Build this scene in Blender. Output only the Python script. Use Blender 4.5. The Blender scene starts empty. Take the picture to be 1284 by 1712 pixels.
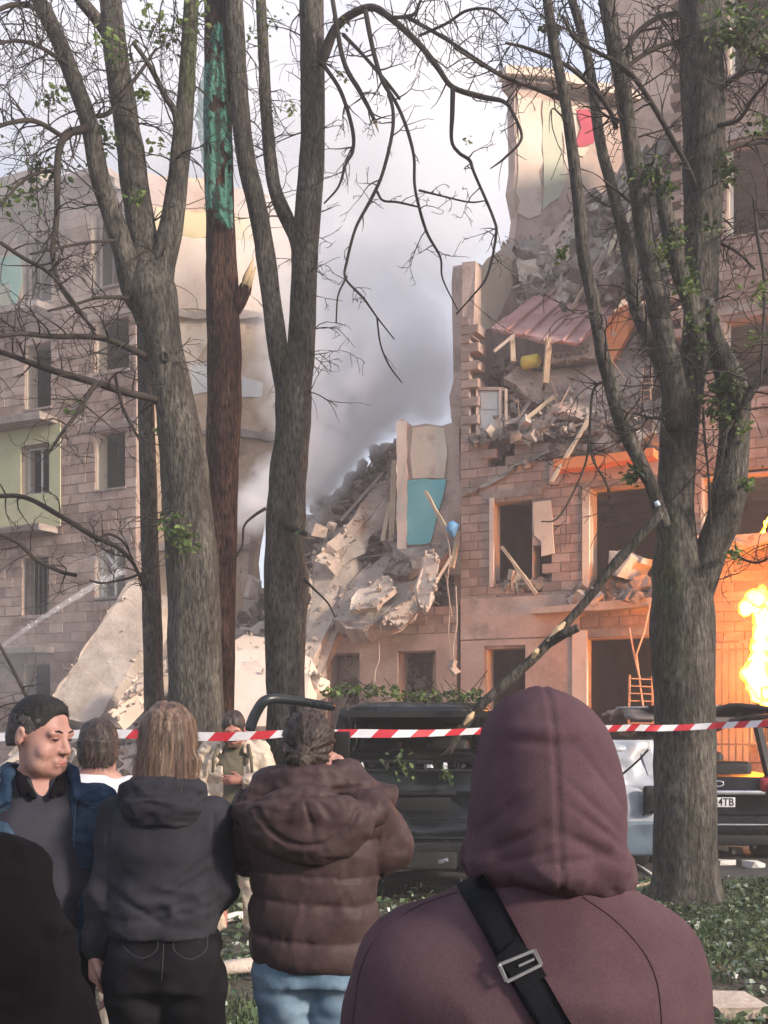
import bpy, math, random
import numpy as np
import openvdb
from mathutils import Vector, Matrix, Euler

random.seed(7); rng = np.random.default_rng(7)
sc = bpy.context.scene
COL = sc.collection
R = math.radians

# ---------------------------------------------------------------- camera, sky, sun, exposure
FPX, CX, HY, CZ = 1900.0, 642.0, 1210.0, 1.68
cd = bpy.data.cameras.new('camera'); cam = bpy.data.objects.new('camera', cd); COL.objects.link(cam)
cd.sensor_fit = 'VERTICAL'; cd.sensor_height = 36.0; cd.lens = FPX / 1712 * 36.0
cd.shift_y = (HY - 856) / 1712.0
cam.location = (0, 0, CZ); cam.rotation_euler = (R(90), 0, 0)
cd.clip_start = 0.05; cd.clip_end = 3000
sc.camera = cam

SUN = Vector((0.80, -0.48, 0.42)).normalized()
world = bpy.data.worlds.new('World'); sc.world = world; world.use_nodes = True
nt = world.node_tree; N = nt.nodes; L = nt.links
bg = N['Background']
sky = N.new('ShaderNodeTexSky'); sky.sky_type = 'NISHITA'; sky.sun_disc = False
sky.sun_elevation = math.asin(SUN.z); sky.sun_rotation = math.atan2(SUN.x, SUN.y)
sky.air_density = 1.2; sky.dust_density = 1.6; sky.ozone_density = 1.4
tc = N.new('ShaderNodeTexCoord'); mp = N.new('ShaderNodeMapping'); mp.inputs['Scale'].default_value = (1.0, 1.0, 2.2)
nz = N.new('ShaderNodeTexNoise'); nz.inputs['Scale'].default_value = 2.3; nz.inputs['Detail'].default_value = 7; nz.inputs['Roughness'].default_value = .58
rp = N.new('ShaderNodeValToRGB'); rp.color_ramp.elements[0].position = .38; rp.color_ramp.elements[1].position = .60
rp.color_ramp.elements[0].color = (.45, .45, .45, 1); rp.color_ramp.elements[1].color = (.95, .95, .95, 1)
mx = N.new('ShaderNodeMix'); mx.data_type = 'RGBA'
L.new(tc.outputs['Generated'], mp.inputs['Vector']); L.new(mp.outputs[0], nz.inputs['Vector']); L.new(nz.outputs['Fac'], rp.inputs[0])
L.new(rp.outputs[0], mx.inputs[0]); L.new(sky.outputs[0], mx.inputs[6]); mx.inputs[7].default_value = (3.75, 4.0, 4.95, 1)
L.new(mx.outputs[2], bg.inputs['Color']); bg.inputs['Strength'].default_value = 0.10

sd = bpy.data.lights.new('sun', 'SUN'); sun = bpy.data.objects.new('sun', sd); COL.objects.link(sun)
sd.energy = 3.1; sd.angle = R(8); sd.color = (1.0, .85, .72)
sun.rotation_euler = SUN.to_track_quat('Z', 'Y').to_euler(); sun.location = (20, -20, 30)

sc.view_settings.view_transform = 'Standard'; sc.view_settings.look = 'None'
sc.view_settings.exposure = 1.22; sc.view_settings.gamma = 1.0; sc.view_settings.use_curve_mapping = False
sc.render.engine = 'CYCLES'
cy = sc.cycles
cy.use_denoising = True; cy.denoiser = 'OPENIMAGEDENOISE'
cy.use_adaptive_sampling = True; cy.adaptive_threshold = 0.015
cy.max_bounces = 6; cy.diffuse_bounces = 3; cy.glossy_bounces = 2; cy.transmission_bounces = 3; cy.transparent_max_bounces = 12
cy.volume_bounces = 16; cy.volume_step_rate = 1.0; cy.sample_clamp_indirect = 6; cy.caustics_reflective = False; cy.caustics_refractive = False
# ---------------------------------------------------------------- helpers
def P(px, py, d):
    return np.array([(px - CX) / FPX * d, d, CZ + (HY - py) / FPX * d])
FA = R(27); FO = np.array([1.62, 24.0]); FU = np.array([math.cos(FA), -math.sin(FA)]); FN = np.array([math.sin(FA), math.cos(FA)])
def fpx(px, py, w=0.0):              # photo pixel -> (u, w, z) on the plane w behind the facade line
    r = np.array([(px - CX) / FPX, 1.0]); k = (w + FO @ FN) / (r @ FN)
    return np.array([(r * k - FO) @ FU, w, CZ + (HY - py) / FPX * k])
def tpx(px, py, u):                  # photo pixel -> (u, w, z) on a cross wall at u
    r = np.array([(px - CX) / FPX, 1.0]); k = (u + FO @ FU) / (r @ FU)
    return np.array([u, (r * k - FO) @ FN, CZ + (HY - py) / FPX * k])
def f2w(p):
    q = FO + FU * p[0] + FN * p[1]; return np.array([q[0], q[1], p[2]])
def W(px, py, w=0.0): return f2w(fpx(px, py, w))

def tag(o, label=None, cat=None, group=None, kind=None):
    if label: o['label'] = label
    if cat: o['category'] = cat
    if group: o['group'] = group
    if kind: o['kind'] = kind
    return o
def empty(name, loc=(0, 0, 0), rz=0.0, **k):
    o = bpy.data.objects.new(name, None); COL.objects.link(o); o.location = loc; o.rotation_euler = (0, 0, rz); o.empty_display_size = .2
    return tag(o, **k)
def link(name, me, mats, parent=None, loc=None, **k):
    for m in (mats if isinstance(mats, (list, tuple)) else [mats]):
        if m is not None and m.name not in [x.name for x in me.materials if x]: me.materials.append(m)
    o = bpy.data.objects.new(name, me); COL.objects.link(o); o.parent = parent
    if loc is not None: o.location = loc
    return tag(o, **k)
def np_mesh(name, V, quads=None, tris=None, smooth=False):
    V = np.asarray(V, np.float32); nq = 0 if quads is None else len(quads); nt_ = 0 if tris is None else len(tris)
    me = bpy.data.meshes.new(name); me.vertices.add(len(V)); me.vertices.foreach_set('co', V.ravel())
    idx = []
    if nq: idx.append(np.asarray(quads, np.int32).ravel())
    if nt_: idx.append(np.asarray(tris, np.int32).ravel())
    idx = np.concatenate(idx); me.loops.add(len(idx)); me.loops.foreach_set('vertex_index', idx)
    st = np.concatenate([np.arange(nq) * 4, nq * 4 + np.arange(nt_) * 3]).astype(np.int32)
    me.polygons.add(nq + nt_); me.polygons.foreach_set('loop_start', st)
    me.polygons.foreach_set('use_smooth', np.full(nq + nt_, smooth, bool))
    me.update(calc_edges=True); me.validate(); return me

def rotm(ax, ay=0, az=0): return np.array(Euler((ax, ay, az)).to_matrix())
class MB:
    def __init__(s): s.V = []; s.F = []; s.M = []; s.n = 0
    def add(s, V, F, m=0):
        s.V.append(np.asarray(V, float)); s.F += [tuple(int(i) + s.n for i in f) for f in F]; s.M += [m] * len(F); s.n += len(V)
    def box(s, c, size, rot=None, m=0, jit=0.0):
        v = np.array([[x, y, z] for x in (-.5, .5) for y in (-.5, .5) for z in (-.5, .5)]) * np.array(size)
        if jit: v += rng.uniform(-jit, jit, v.shape)
        if rot is not None: v = v @ rot.T
        s.add(v + np.array(c), [(0, 1, 3, 2), (4, 6, 7, 5), (0, 4, 5, 1), (2, 3, 7, 6), (0, 2, 6, 4), (1, 5, 7, 3)], m)
    def bar(s, a, b, wx, wy=None, m=0, up=(0, 0, 1)):
        a = np.array(a, float); b = np.array(b, float); d = b - a; l = np.linalg.norm(d); d /= l
        x = np.cross(d, up); x = x / np.linalg.norm(x) if np.linalg.norm(x) > 1e-4 else np.array([1., 0, 0]); y = np.cross(x, d)
        s.box((a + b) / 2, (wx, wy or wx, l), np.stack([x, y, d], 1), m)
    def tube(s, pts, rad, n=8, m=0, caps=True, lump=0.0):
        pts = np.asarray(pts, float); k = len(pts); rad = np.broadcast_to(np.asarray(rad, float), (k,))
        T = np.gradient(pts, axis=0); T /= np.linalg.norm(T, axis=1)[:, None] + 1e-9
        x = np.cross(T[0], [.13, .97, .2]); x /= np.linalg.norm(x); X = []
        for t in T:
            x = x - t * (x @ t); x /= np.linalg.norm(x) + 1e-9; X.append(x)
        X = np.array(X); Y = np.cross(T, X); a = np.arange(n) / n * 2 * math.pi
        r = rad[:, None] * (1 + (rng.normal(0, lump, (k, n)) if lump else 0))
        V = pts[:, None] + r[..., None] * (np.cos(a)[None, :, None] * X[:, None] + np.sin(a)[None, :, None] * Y[:, None])
        F = [(i * n + j, i * n + (j + 1) % n, (i + 1) * n + (j + 1) % n, (i + 1) * n + j) for i in range(k - 1) for j in range(n)]
        if caps: F += [tuple(range(n - 1, -1, -1)), tuple((k - 1) * n + j for j in range(n))]
        s.add(V.reshape(-1, 3), F, m)
    def prism(s, poly, ext, m=0):
        poly = np.asarray(poly, float); k = len(poly); ext = np.asarray(ext, float)
        s.add(np.concatenate([poly, poly + ext]), [tuple(range(k - 1, -1, -1)), tuple(range(k, 2 * k))] + [(i, (i + 1) % k, k + (i + 1) % k, k + i) for i in range(k)], m)
    def lathe(s, prof, n=20, c=(0, 0, 0), axis='z', m=0):
        a = np.arange(n) / n * 2 * math.pi; V = []
        for r, h in prof:
            for t in a:
                V.append((r * math.cos(t), r * math.sin(t), h) if axis == 'z' else (h, r * math.cos(t), r * math.sin(t)))
        F = [(i * n + j, i * n + (j + 1) % n, (i + 1) * n + (j + 1) % n, (i + 1) * n + j) for i in range(len(prof) - 1) for j in range(n)]
        s.add(np.array(V) + np.array(c), F, m)
    def chunk(s, c, size, m=0, rot=None):
        # irregular broken lump: a cut cube with jittered corners
        v = np.array([[x, y, z] for x in (-.5, .5) for y in (-.5, .5) for z in (-.5, .5)])
        v += rng.uniform(-.17, .17, v.shape); v = np.concatenate([v, rng.uniform(-.12, .12, (2, 3)) + [[0, -.62, 0], [0, 0, .6]]])
        if rot is None: rot = rotm(*rng.uniform(-3.1, 3.1, 3))
        v = (v * np.array(size)) @ rot.T + np.array(c)
        s.add(v, [(0, 1, 3, 2), (4, 6, 7, 5), (2, 3, 7, 6), (0, 2, 6, 4), (0, 4, 8), (4, 5, 8), (5, 1, 8), (1, 0, 8), (1, 5, 9), (5, 7, 9), (7, 3, 9), (3, 1, 9)], m)
    def mesh(s, name, smooth=False, origin=None):
        V = np.concatenate(s.V) if s.V else np.zeros((0, 3))
        if origin is not None: V = V - np.array(origin)
        me = bpy.data.meshes.new(name); me.from_pydata(V.tolist(), [], s.F)
        me.polygons.foreach_set('material_index', s.M)
        if smooth: me.polygons.foreach_set('use_smooth', [True] * len(s.F))
        me.update(); return me
    def base(s):
        V = np.concatenate(s.V); lo = V.min(0); hi = V.max(0); return np.array([(lo[0] + hi[0]) / 2, (lo[1] + hi[1]) / 2, lo[2]])
    def build(s, name, mats, parent=None, smooth=False, **k):
        o = s.base() if parent is None else None
        mats = mats if isinstance(mats, (list, tuple)) else [mats]
        me = s.mesh(name, smooth, o)
        for m in mats: me.materials.append(m)
        ob = bpy.data.objects.new(name, me); COL.objects.link(ob); ob.parent = parent
        if o is not None: ob.location = o
        return tag(ob, **k)

def catmull(pts, n=6):
    p = np.asarray(pts, float); p = np.concatenate([[2 * p[0] - p[1]], p, [2 * p[-1] - p[-2]]]); out = []
    for i in range(1, len(p) - 2):
        for t in np.linspace(0, 1, n, endpoint=False):
            a, b, c, d = p[i - 1], p[i], p[i + 1], p[i + 2]
            out.append(.5 * (2 * b + (c - a) * t + (2 * a - 5 * b + 4 * c - d) * t * t + (3 * b - a - 3 * c + d) * t ** 3))
    out.append(p[-2]); return np.array(out)

# value noise in numpy
_LAT = rng.random((32, 32, 32)).astype(np.float32) * 2 - 1
def vnoise(X, s=1.0, off=0.0):
    X = np.asarray(X) * s + off + 100.0; i = np.floor(X).astype(int); f = X - i; f = f * f * (3 - 2 * f); i &= 31; j = (i + 1) & 31
    x0, y0, z0 = i[..., 0], i[..., 1], i[..., 2]; x1, y1, z1 = j[..., 0], j[..., 1], j[..., 2]; fx, fy, fz = f[..., 0], f[..., 1], f[..., 2]
    a = _LAT[x0, y0, z0] * (1 - fx) + _LAT[x1, y0, z0] * fx; b = _LAT[x0, y1, z0] * (1 - fx) + _LAT[x1, y1, z0] * fx
    c = _LAT[x0, y0, z1] * (1 - fx) + _LAT[x1, y0, z1] * fx; d = _LAT[x0, y1, z1] * (1 - fx) + _LAT[x1, y1, z1] * fx
    return (a * (1 - fy) + b * fy) * (1 - fz) + (c * (1 - fy) + d * fy) * fz
def fnoise(X, s=1.0, o=3, off=0.0): return sum(vnoise(X, s * 2 ** k, off + 7.3 * k) * .5 ** k for k in range(o))

# ---------------------------------------------------------------- materials
def mat(name, cols, scale=3.0, detail=6, rough=.85, bump=.3, bscale=30.0, stretch=(1, 1, 1), coord='pos', rand=0.0, island=0.0,
        metal=0.0, spec=.3, fine=0.12, fscale=60.0, bdist=.02, rr=.15, mid=(.35, .65), coat=0.0, spot=None, transl=None):
    m = bpy.data.materials.new(name); m.use_nodes = True; t = m.node_tree; n = t.nodes; l = t.links; b = n['Principled BSDF']
    if coord == 'pos': src = n.new('ShaderNodeNewGeometry').outputs['Position']
    else: src = n.new('ShaderNodeTexCoord').outputs['Object']
    mp = n.new('ShaderNodeMapping'); mp.inputs['Scale'].default_value = stretch; l.new(src, mp.inputs[0]); v = mp.outputs[0]
    def noise(s, d, r=.6):
        q = n.new('ShaderNodeTexNoise'); q.inputs['Scale'].default_value = s; q.inputs['Detail'].default_value = d; q.inputs['Roughness'].default_value = r; l.new(v, q.inputs['Vector']); return q.outputs['Fac']
    def math_(op, a, bb):
        q = n.new('ShaderNodeMath'); q.operation = op
        for i, x in enumerate((a, bb)):
            if isinstance(x, (int, float)): q.inputs[i].default_value = x
            else: l.new(x, q.inputs[i])
        return q.outputs[0]
    f = noise(scale, detail)
    if rand:
        f = math_('ADD', f, math_('MULTIPLY', math_('SUBTRACT', n.new('ShaderNodeObjectInfo').outputs['Random'], .5), rand))
    if island:
        f = math_('ADD', f, math_('MULTIPLY', math_('SUBTRACT', n.new('ShaderNodeNewGeometry').outputs['Random Per Island'], .5), island))
    rp = n.new('ShaderNodeValToRGB'); e = rp.color_ramp.elements; k = len(cols)
    for i, c in enumerate(cols):
        p = mid[0] + (mid[1] - mid[0]) * (i / (k - 1) if k > 1 else 0)
        if i < 2 and i < len(e): e[i].position = p; e[i].color = (*c, 1)
        else: e.new(p).color = (*c, 1)
    if k == 1: e[1].color = (*cols[0], 1)
    l.new(f, rp.inputs[0]); c = rp.outputs[0]
    if spot:                        # (colour, scale, threshold): stains, moss or dust with a shape of their own
        sp = n.new('ShaderNodeMapRange'); sp.inputs[1].default_value = spot[2]; sp.inputs[2].default_value = spot[2] + .09; l.new(noise(spot[1], 5), sp.inputs[0])
        q = n.new('ShaderNodeMix'); q.data_type = 'RGBA'; l.new(sp.outputs[0], q.inputs[0]); l.new(c, q.inputs[6]); q.inputs[7].default_value = (*spot[0], 1); c = q.outputs[2]
    if fine:
        q = n.new('ShaderNodeMix'); q.data_type = 'RGBA'; q.blend_type = 'MULTIPLY'; q.inputs[0].default_value = 1.0
        mr = n.new('ShaderNodeMapRange'); mr.inputs[1].default_value = .3; mr.inputs[2].default_value = .7; mr.inputs[3].default_value = 1 - fine * 1.6; mr.inputs[4].default_value = 1 + fine
        l.new(noise(fscale, 4), mr.inputs[0]); l.new(c, q.inputs[6]); l.new(mr.outputs[0], q.inputs[7]); c = q.outputs[2]
    l.new(c, b.inputs['Base Color'])
    mr = n.new('ShaderNodeMapRange'); mr.inputs[3].default_value = max(0, rough - rr); mr.inputs[4].default_value = min(1, rough + rr); l.new(f, mr.inputs[0]); l.new(mr.outputs[0], b.inputs['Roughness'])
    b.inputs['Metallic'].default_value = metal; b.inputs['Specular IOR Level'].default_value = spec; b.inputs['Coat Weight'].default_value = coat
    if bump:
        bp = n.new('ShaderNodeBump'); bp.inputs['Strength'].default_value = bump; bp.inputs['Distance'].default_value = bdist
        l.new(noise(bscale, 6, .65), bp.inputs['Height']); l.new(bp.outputs[0], b.inputs['Normal'])
    if transl:
        tr = n.new('ShaderNodeBsdfTranslucent'); l.new(c, tr.inputs[0]); ms = n.new('ShaderNodeMixShader'); ms.inputs[0].default_value = transl
        l.new(b.outputs[0], ms.inputs[1]); l.new(tr.outputs[0], ms.inputs[2]); l.new(ms.outputs[0], n['Material Output'].inputs[0])
    return m
def emit(name, col, st):
    m = bpy.data.materials.new(name); m.use_nodes = True; b = m.node_tree.nodes['Principled BSDF']
    b.inputs['Base Color'].default_value = (0, 0, 0, 1); b.inputs['Emission Color'].default_value = (*col, 1); b.inputs['Emission Strength'].default_value = st; return m

M = dict(
    block=mat('weathered_block', [(.28, .19, .148), (.40, .285, .228), (.51, .385, .315)], 1.3, rough=.92, bump=.7, bscale=22, rand=.26, island=.26, fine=.22, spot=((.20, .15, .125), .7, .56)),
    mortar=mat('mortar', [(.31, .225, .185), (.40, .305, .26)], 2, rough=.95, bump=.5),
    plaster_pink=mat('dusty_plaster', [(.37, .26, .205), (.48, .35, .285), (.55, .43, .355)], 1.1, rough=.92, bump=.5, bscale=14, fine=.2, spot=((.28, .215, .18), .8, .55)),
    plaster_peach=mat('peach_plaster', [(.58, .455, .36), (.66, .53, .43), (.70, .60, .50)], .7, rough=.9, bump=.25, bscale=12, spot=((.48, .37, .29), 1.1, .6)),
    plaster_cream=mat('cream_plaster', [(.62, .50, .38), (.70, .60, .47)], 1.0, rough=.9, bump=.3, spot=((.50, .40, .31), 1.6, .57)),
    plaster_yellow=mat('yellow_paint', [(.52, .42, .23), (.58, .48, .28)], 1.4, rough=.9, bump=.2, spot=((.55, .45, .36), 1.5, .62)),
    plaster_green=mat('pale_green_paint', [(.46, .47, .35), (.54, .53, .40)], 1.4, rough=.9, bump=.2, spot=((.50, .42, .34), 1.3, .6)),
    plaster_lime=mat('lime_plaster', [(.43, .42, .24), (.52, .50, .31)], 1.4, rough=.9, bump=.25, spot=((.36, .31, .25), 1.3, .6)),
    ochre=mat('ochre_brick', [(.40, .27, .17), (.50, .36, .24), (.58, .45, .33)], 2.2, rough=.95, bump=.6, bscale=12, spot=((.30, .20, .15), 1.6, .6)),
    turquoise=mat('turquoise_paint', [(.13, .42, .44), (.19, .48, .49)], 1.5, rough=.7, bump=.2, spot=((.40, .35, .30), 3.5, .68)),
    white_paint=mat('old_white_paint', [(.60, .57, .52), (.70, .68, .64)], 2, rough=.7, bump=.15, spot=((.45, .39, .34), 3, .6)),
    concrete=mat('broken_concrete', [(.20, .165, .14), (.29, .24, .205), (.38, .32, .275)], 1.6, rough=.93, bump=.8, bscale=9, bdist=.05, spot=((.22, .17, .15), 1.7, .6), island=.15, rand=.15),
    concrete_pale=mat('pale_concrete', [(.31, .25, .205), (.42, .345, .285), (.50, .425, .36)], 1.6, rough=.93, bump=.7, bscale=9, bdist=.04, spot=((.36, .29, .25), 1.7, .6), island=.15, rand=.1),
    rubble=mat('rubble_dust', [(.11, .085, .07), (.21, .17, .14), (.33, .275, .23), (.46, .39, .33)], 2.5, rough=.95, bump=.7, bscale=16, island=.45, rand=.3),
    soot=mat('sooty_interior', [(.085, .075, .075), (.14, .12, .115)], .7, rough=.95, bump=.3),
    wood=mat('splintered_timber', [(.36, .26, .17), (.50, .39, .27)], 3, stretch=(1, 1, 1), rough=.8, bump=.4, rand=.3, island=.3),
    orange=mat('orange_paint_glow', [(.62, .17, .05), (.70, .24, .08)], 1.4, rough=.8, bump=.2, spot=((.46, .30, .22), 1.6, .62)),  # paint of the leaning panel; on the ledge it stands for fire glow
    roof_red=mat('faded_red_sheet', [(.33, .165, .15), (.42, .225, .20), (.48, .30, .27)], 1.8, rough=.7, bump=.2, spot=((.40, .33, .30), 1.4, .6)),
    red=mat('crimson_paint', [(.42, .05, .08), (.48, .08, .11)], 2, rough=.8, bump=.1),
    steel=mat('old_steel', [(.12, .10, .095), (.22, .19, .17)], 5, rough=.6, metal=.5, bump=.2),
    bark=mat('grey_bark', [(.052, .047, .038), (.10, .090, .074), (.165, .15, .125)], 5, rough=.95, bump=1.0, bscale=26, bdist=.09, stretch=(1, 1, .25), fine=.55, fscale=42, spot=((.085, .095, .045), 1.3, .60)),
    bark_red=mat('red_pine_bark', [(.040, .020, .015), (.085, .042, .030), (.14, .076, .054)], 6, rough=.95, bump=1.0, bscale=28, bdist=.09, stretch=(1, 1, .18), fine=.75, fscale=46),
    twig=mat('dark_twig', [(.022, .018, .015), (.05, .040, .033)], 3, rough=.9, bump=0, fine=0),
    splint=mat('fresh_split_wood', [(.52, .37, .20), (.66, .50, .30)], 8, stretch=(1, 1, .2), rough=.8, bump=.5),
    leaf=mat('young_leaf', [(.06, .105, .025), (.12, .19, .05), (.20, .27, .085)], 2, rough=.6, bump=0, island=.5, fine=0, transl=.35),
    ivy=mat('ivy_leaf', [(.022, .042, .016), (.05, .085, .028), (.085, .12, .045)], 2, rough=.55, bump=0, island=.5, fine=0, transl=.25),
)
# ---------------------------------------------------------------- the bombed apartment building
def w2f(p):
    q = np.asarray(p[:2]) - FO; return np.array([q @ FU, q @ FN, p[2]])
class Plane:                          # a vertical plane in the world; px() intersects a photo ray with it
    def __init__(s, p0, ang): s.p = np.array(p0, float); s.t = np.array([math.cos(ang), math.sin(ang)]); s.n = np.array([s.t[1], -s.t[0]])   # n looks to the viewer
    def px(s, x, y, off=0.0):
        r = np.array([(x - CX) / FPX, 1.0]); k = ((s.p + s.n * off) @ s.n) / (r @ s.n)
        return np.array([r[0] * k, k, CZ + (HY - y) / FPX * k])
FAC = Plane(FO, -FA)
ENDW = Plane(P(238, 1210, 28.1)[:2], R(19))
TALL = Plane(P(860, 1210, 27.4)[:2], R(21))

def jag(pts, amp=.06, step=.35, keep=()):
    out = []; k = len(pts)
    for i in range(k):
        a, b = np.array(pts[i], float), np.array(pts[(i + 1) % k], float); n = 1 if i in keep else max(1, int(np.linalg.norm(b - a) / step))
        for j in range(n):
            q = a + (b - a) * j / n
            if j: q = q + rng.normal(0, amp, 3) * np.array([1, 1, 1])
            out.append(q)
    return out
def panel(parent, name, plane, pts, off, thick, m, amp=.05, step=.3, keep=(), **k):
    v = jag([plane.px(x, y, off) for x, y in pts], amp, step, keep)
    nn = np.array([*plane.n, 0.0]); v = [q - nn * ((q[:2] - plane.p) @ plane.n - off) for q in v]
    ext = -nn * thick
    if parent is not None:
        v = [w2f(q) for q in v]; ext = w2f([*(FO + ext[:2]), 0])
    b = MB(); b.prism(v[::-1], ext); return b.build(name, m, parent, **k)
def slab(name, pts, thick, m, amp=.06, step=.3, n=None, **k):
    """broken slab: photo points with their depth behind the facade line, given real thickness"""
    v = [W(x, y, w) for x, y, w in pts]; v0 = np.array(v)
    nn = np.cross(v0[1] - v0[0], v0[2] - v0[0]) if n is None else np.array(n, float); nn /= np.linalg.norm(nn)
    if nn[1] < 0: nn = -nn
    b = MB(); jv = jag(v, amp * .75, step * .7); b.prism(jv, nn * thick)
    kk = len(jv); b.V[0][kk:] += rng.normal(0, amp * .3, (kk, 3)); return b.build(name, m, None, **k)

BLK = []
for i in range(5):
    y0, b = -.5, .035
    v = np.array([[-.5, .5, -.5], [.5, .5, -.5], [.5, .5, .5], [-.5, .5, .5], [-.5, -.32, -.5], [.5, -.32, -.5], [.5, -.32, .5], [-.5, -.32, .5],
                  [-.5 + b * .5, y0, -.5 + b], [.5 - b * .5, y0, -.5 + b], [.5 - b * .5, y0, .5 - b], [-.5 + b * .5, y0, .5 - b]])
    v[8:] += rng.uniform(-.028, .028, (4, 3)); v[4:8] += rng.uniform(-.012, .012, (4, 3))
    q = [(4, 5, 9, 8), (5, 6, 10, 9), (6, 7, 11, 10), (7, 4, 8, 11), (8, 9, 10, 11), (0, 1, 5, 4), (1, 2, 6, 5), (2, 3, 7, 6), (3, 0, 4, 7)]
    BLK.append((v, q)); 
BLKM = []
for v, q in BLK:
    me = bpy.data.meshes.new('block'); me.from_pydata(v.tolist(), [], q); me.materials.append(M['block']); me.update(); BLKM.append(me)

def block_wall(bld, loc, rz, s0, s1, z0, z1, openings, keep, score, cap, thick=.38, bw=.50, bh=.25, name='wall', miss=.012, body=None):
    """a wall of separate blocks: recessed mortar body, each block its own child, the least visible ones joined"""
    cells = []; nr = int(round((z1 - z0) / bh))
    for r in range(nr):
        za = z0 + r * bh; zm = za + bh / 2; cuts = [(a, b) for a, b, c, d in openings if c < zm < d]
        spans = [(s0, s1)]
        for a, b in cuts: spans = [x for p, q in spans for x in ((p, min(q, a)), (max(p, b), q)) if x[1] - x[0] > .02]
        for p, q in spans:
            s = p; first = s0 + (r % 2) * bw / 2; k = math.floor((p - first) / bw + 1e-6) + 1
            while s < q - 1e-6:
                e = min(q, first + k * bw); k += 1
                if q - e < .1: e = q
                if keep((s + e) / 2, zm): cells.append((s, e, za, za + bh))
                s = e
    b = MB()
    for s, e, za, zb in cells: b.box(((s + e) / 2, thick / 2 + .016, (za + zb) / 2), (e - s, thick, zb - za))
    me = b.mesh(name); w = link(name, me, body or M['mortar'], bld, loc); w.rotation_euler = (0, 0, rz)
    cells = [c for c in cells if rng.random() > miss]
    cells.sort(key=lambda c: -score((c[0] + c[1]) / 2, (c[2] + c[3]) / 2))
    for s, e, za, zb in cells[:cap]:
        o = bpy.data.objects.new('block', BLKM[rng.integers(5)]); COL.objects.link(o); o.parent = w
        o.location = ((s + e) / 2, .040 + rng.normal(0, .006), (za + zb) / 2); o.scale = (e - s - .010, .09, zb - za - .010); o.rotation_euler = (rng.normal(0, .012), rng.normal(0, .006), rng.normal(0, .01))
    b = MB()
    for s, e, za, zb in cells[cap:]:
        v, q = BLK[rng.integers(5)]; b.add(v * [e - s - .010, .09, zb - za - .010] + [(s + e) / 2, .040 + rng.normal(0, .006), (za + zb) / 2], q)
    if b.n: b.build('block_courses', M['block'], w, kind='stuff')
    return w

def opening(bld, a, b, c, d, th=.40, jamb='plaster_cream', frame=None, bars=0, lintel=True, mullion=True, fm='white_paint'):
    """plastered reveals, lintel and what is left of the window, in building coordinates"""
    q = MB(); q.box((a + .012, th / 2 + .03, (c + d) / 2), (.03, th - .02, d - c - .01)); q.build('window_reveal', M[jamb], bld)  # left reveal in paler plaster: its sunlit look is put into the colour
    q = MB(); q.box((b - .012, th / 2 + .03, (c + d) / 2), (.03, th - .02, d - c - .01)); q.box(((a + b) / 2, th / 2 + .03, d - .012), (b - a - .07, th - .02, .03)); q.build('window_reveal', M['plaster_pink'], bld)
    q = MB(); q.box(((a + b) / 2, th / 2 - .02, c + .012), (b - a + .08, th + .06, .05), jit=.006); q.build('window_sill', M['concrete'], bld)
    if lintel:
        q = MB(); q.box(((a + b) / 2, -.008, d + .085), (b - a + .42, .05, .15), jit=.008); q.build('lintel', M['concrete'], bld)
    if frame:
        x0, x1, z0, z1 = a + .05, b - .05, c + .05, d - .05; y = .22; t = .055; f = MB()
        for s in ((x0, z0, x0, z1), (x1, z0, x1, z1), (x0, z0, x1, z0), (x0, z1, x1, z1)): f.bar((s[0], y, s[1]), (s[2], y, s[3]), t, t)
        fo = f.build('window_frame', M[fm], bld)
        if mullion: f = MB(); f.bar(((x0 + x1) / 2, y, z0 + t / 2), ((x0 + x1) / 2, y, z1 - t / 2), t * .8); f.build('mullion', M[fm], fo)
        if frame == 'sash':           # a sash blown half open
            f = MB(); p = (x0 + .1, y + .05, z1 - .15); r = (x1 - .15, y - .1, z0 + .55); f.bar(p, r, .06); f.bar((x0 + .3, y, z1 - .5), (x1 - .02, y - .05, z1 - .02), .05); f.build('sash', M[fm], fo)
    if bars:
        g = MB()
        for k in range(bars): x = a + (b - a) * (k + .5) / bars; g.bar((x, .05, c + .03), (x, .05, c + min(d - c, 1.5)), .022)
        g.bar((a, .05, c + min(d - c, 1.5)), (b, .05, c + min(d - c, 1.5)), .022); g.build('window_grille', M['steel'], bld)

# --- left wing, still standing to its eaves
LB = empty('ruined_building', (FO[0], FO[1], 0), -FA, label='gutted grey-pink block wing with pale green balconies at the left', cat='building')
LU = float(w2f([*ENDW.p, 0])[0])
ow = [(-9.95, -9.0, 4.8, 6.15), (-9.95, -9.0, 7.5, 9.0), (-9.95, -8.88, 10.4, 11.8), (-10.1, -9.0, 12.55, 14.6),
      (-12.35, -11.45, .9, 3.25), (-12.4, -11.5, 4.4, 6.0), (-12.4, -11.42, 7.6, 8.9), (-12.3, -11.42, 9.8, 11.6), (-12.5, -11.4, 12.5, 14.3),
      (-15.6, -14.2, 12.5, 14.2), (-15.6, -14.2, 9.8, 11.5), (-15.6, -14.2, 7.0, 8.6), (-15.6, -14.2, 4.2, 5.7)]
block_wall(LB, (0, 0, 0), 0, -17.0, LU - .02, 0, 15.0, ow, lambda s, z: True,
           lambda s, z: (5 if -13.3 < s < -8.5 else 0) + (2 if 3 < z < 14 else 0) - abs(z - 8) * .1 - abs(s + 9.6) * .8, 290)
for i, (a, b, c, d) in enumerate(ow):
    opening(LB, a, b, c, d, frame=('sash' if i == 0 else 'frame' if i in (3, 6, 8) else None), bars=6 if i in (4, 5) else 0, lintel=i < 4, fm='white_paint' if i in (0, 6) else 'steel')
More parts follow.
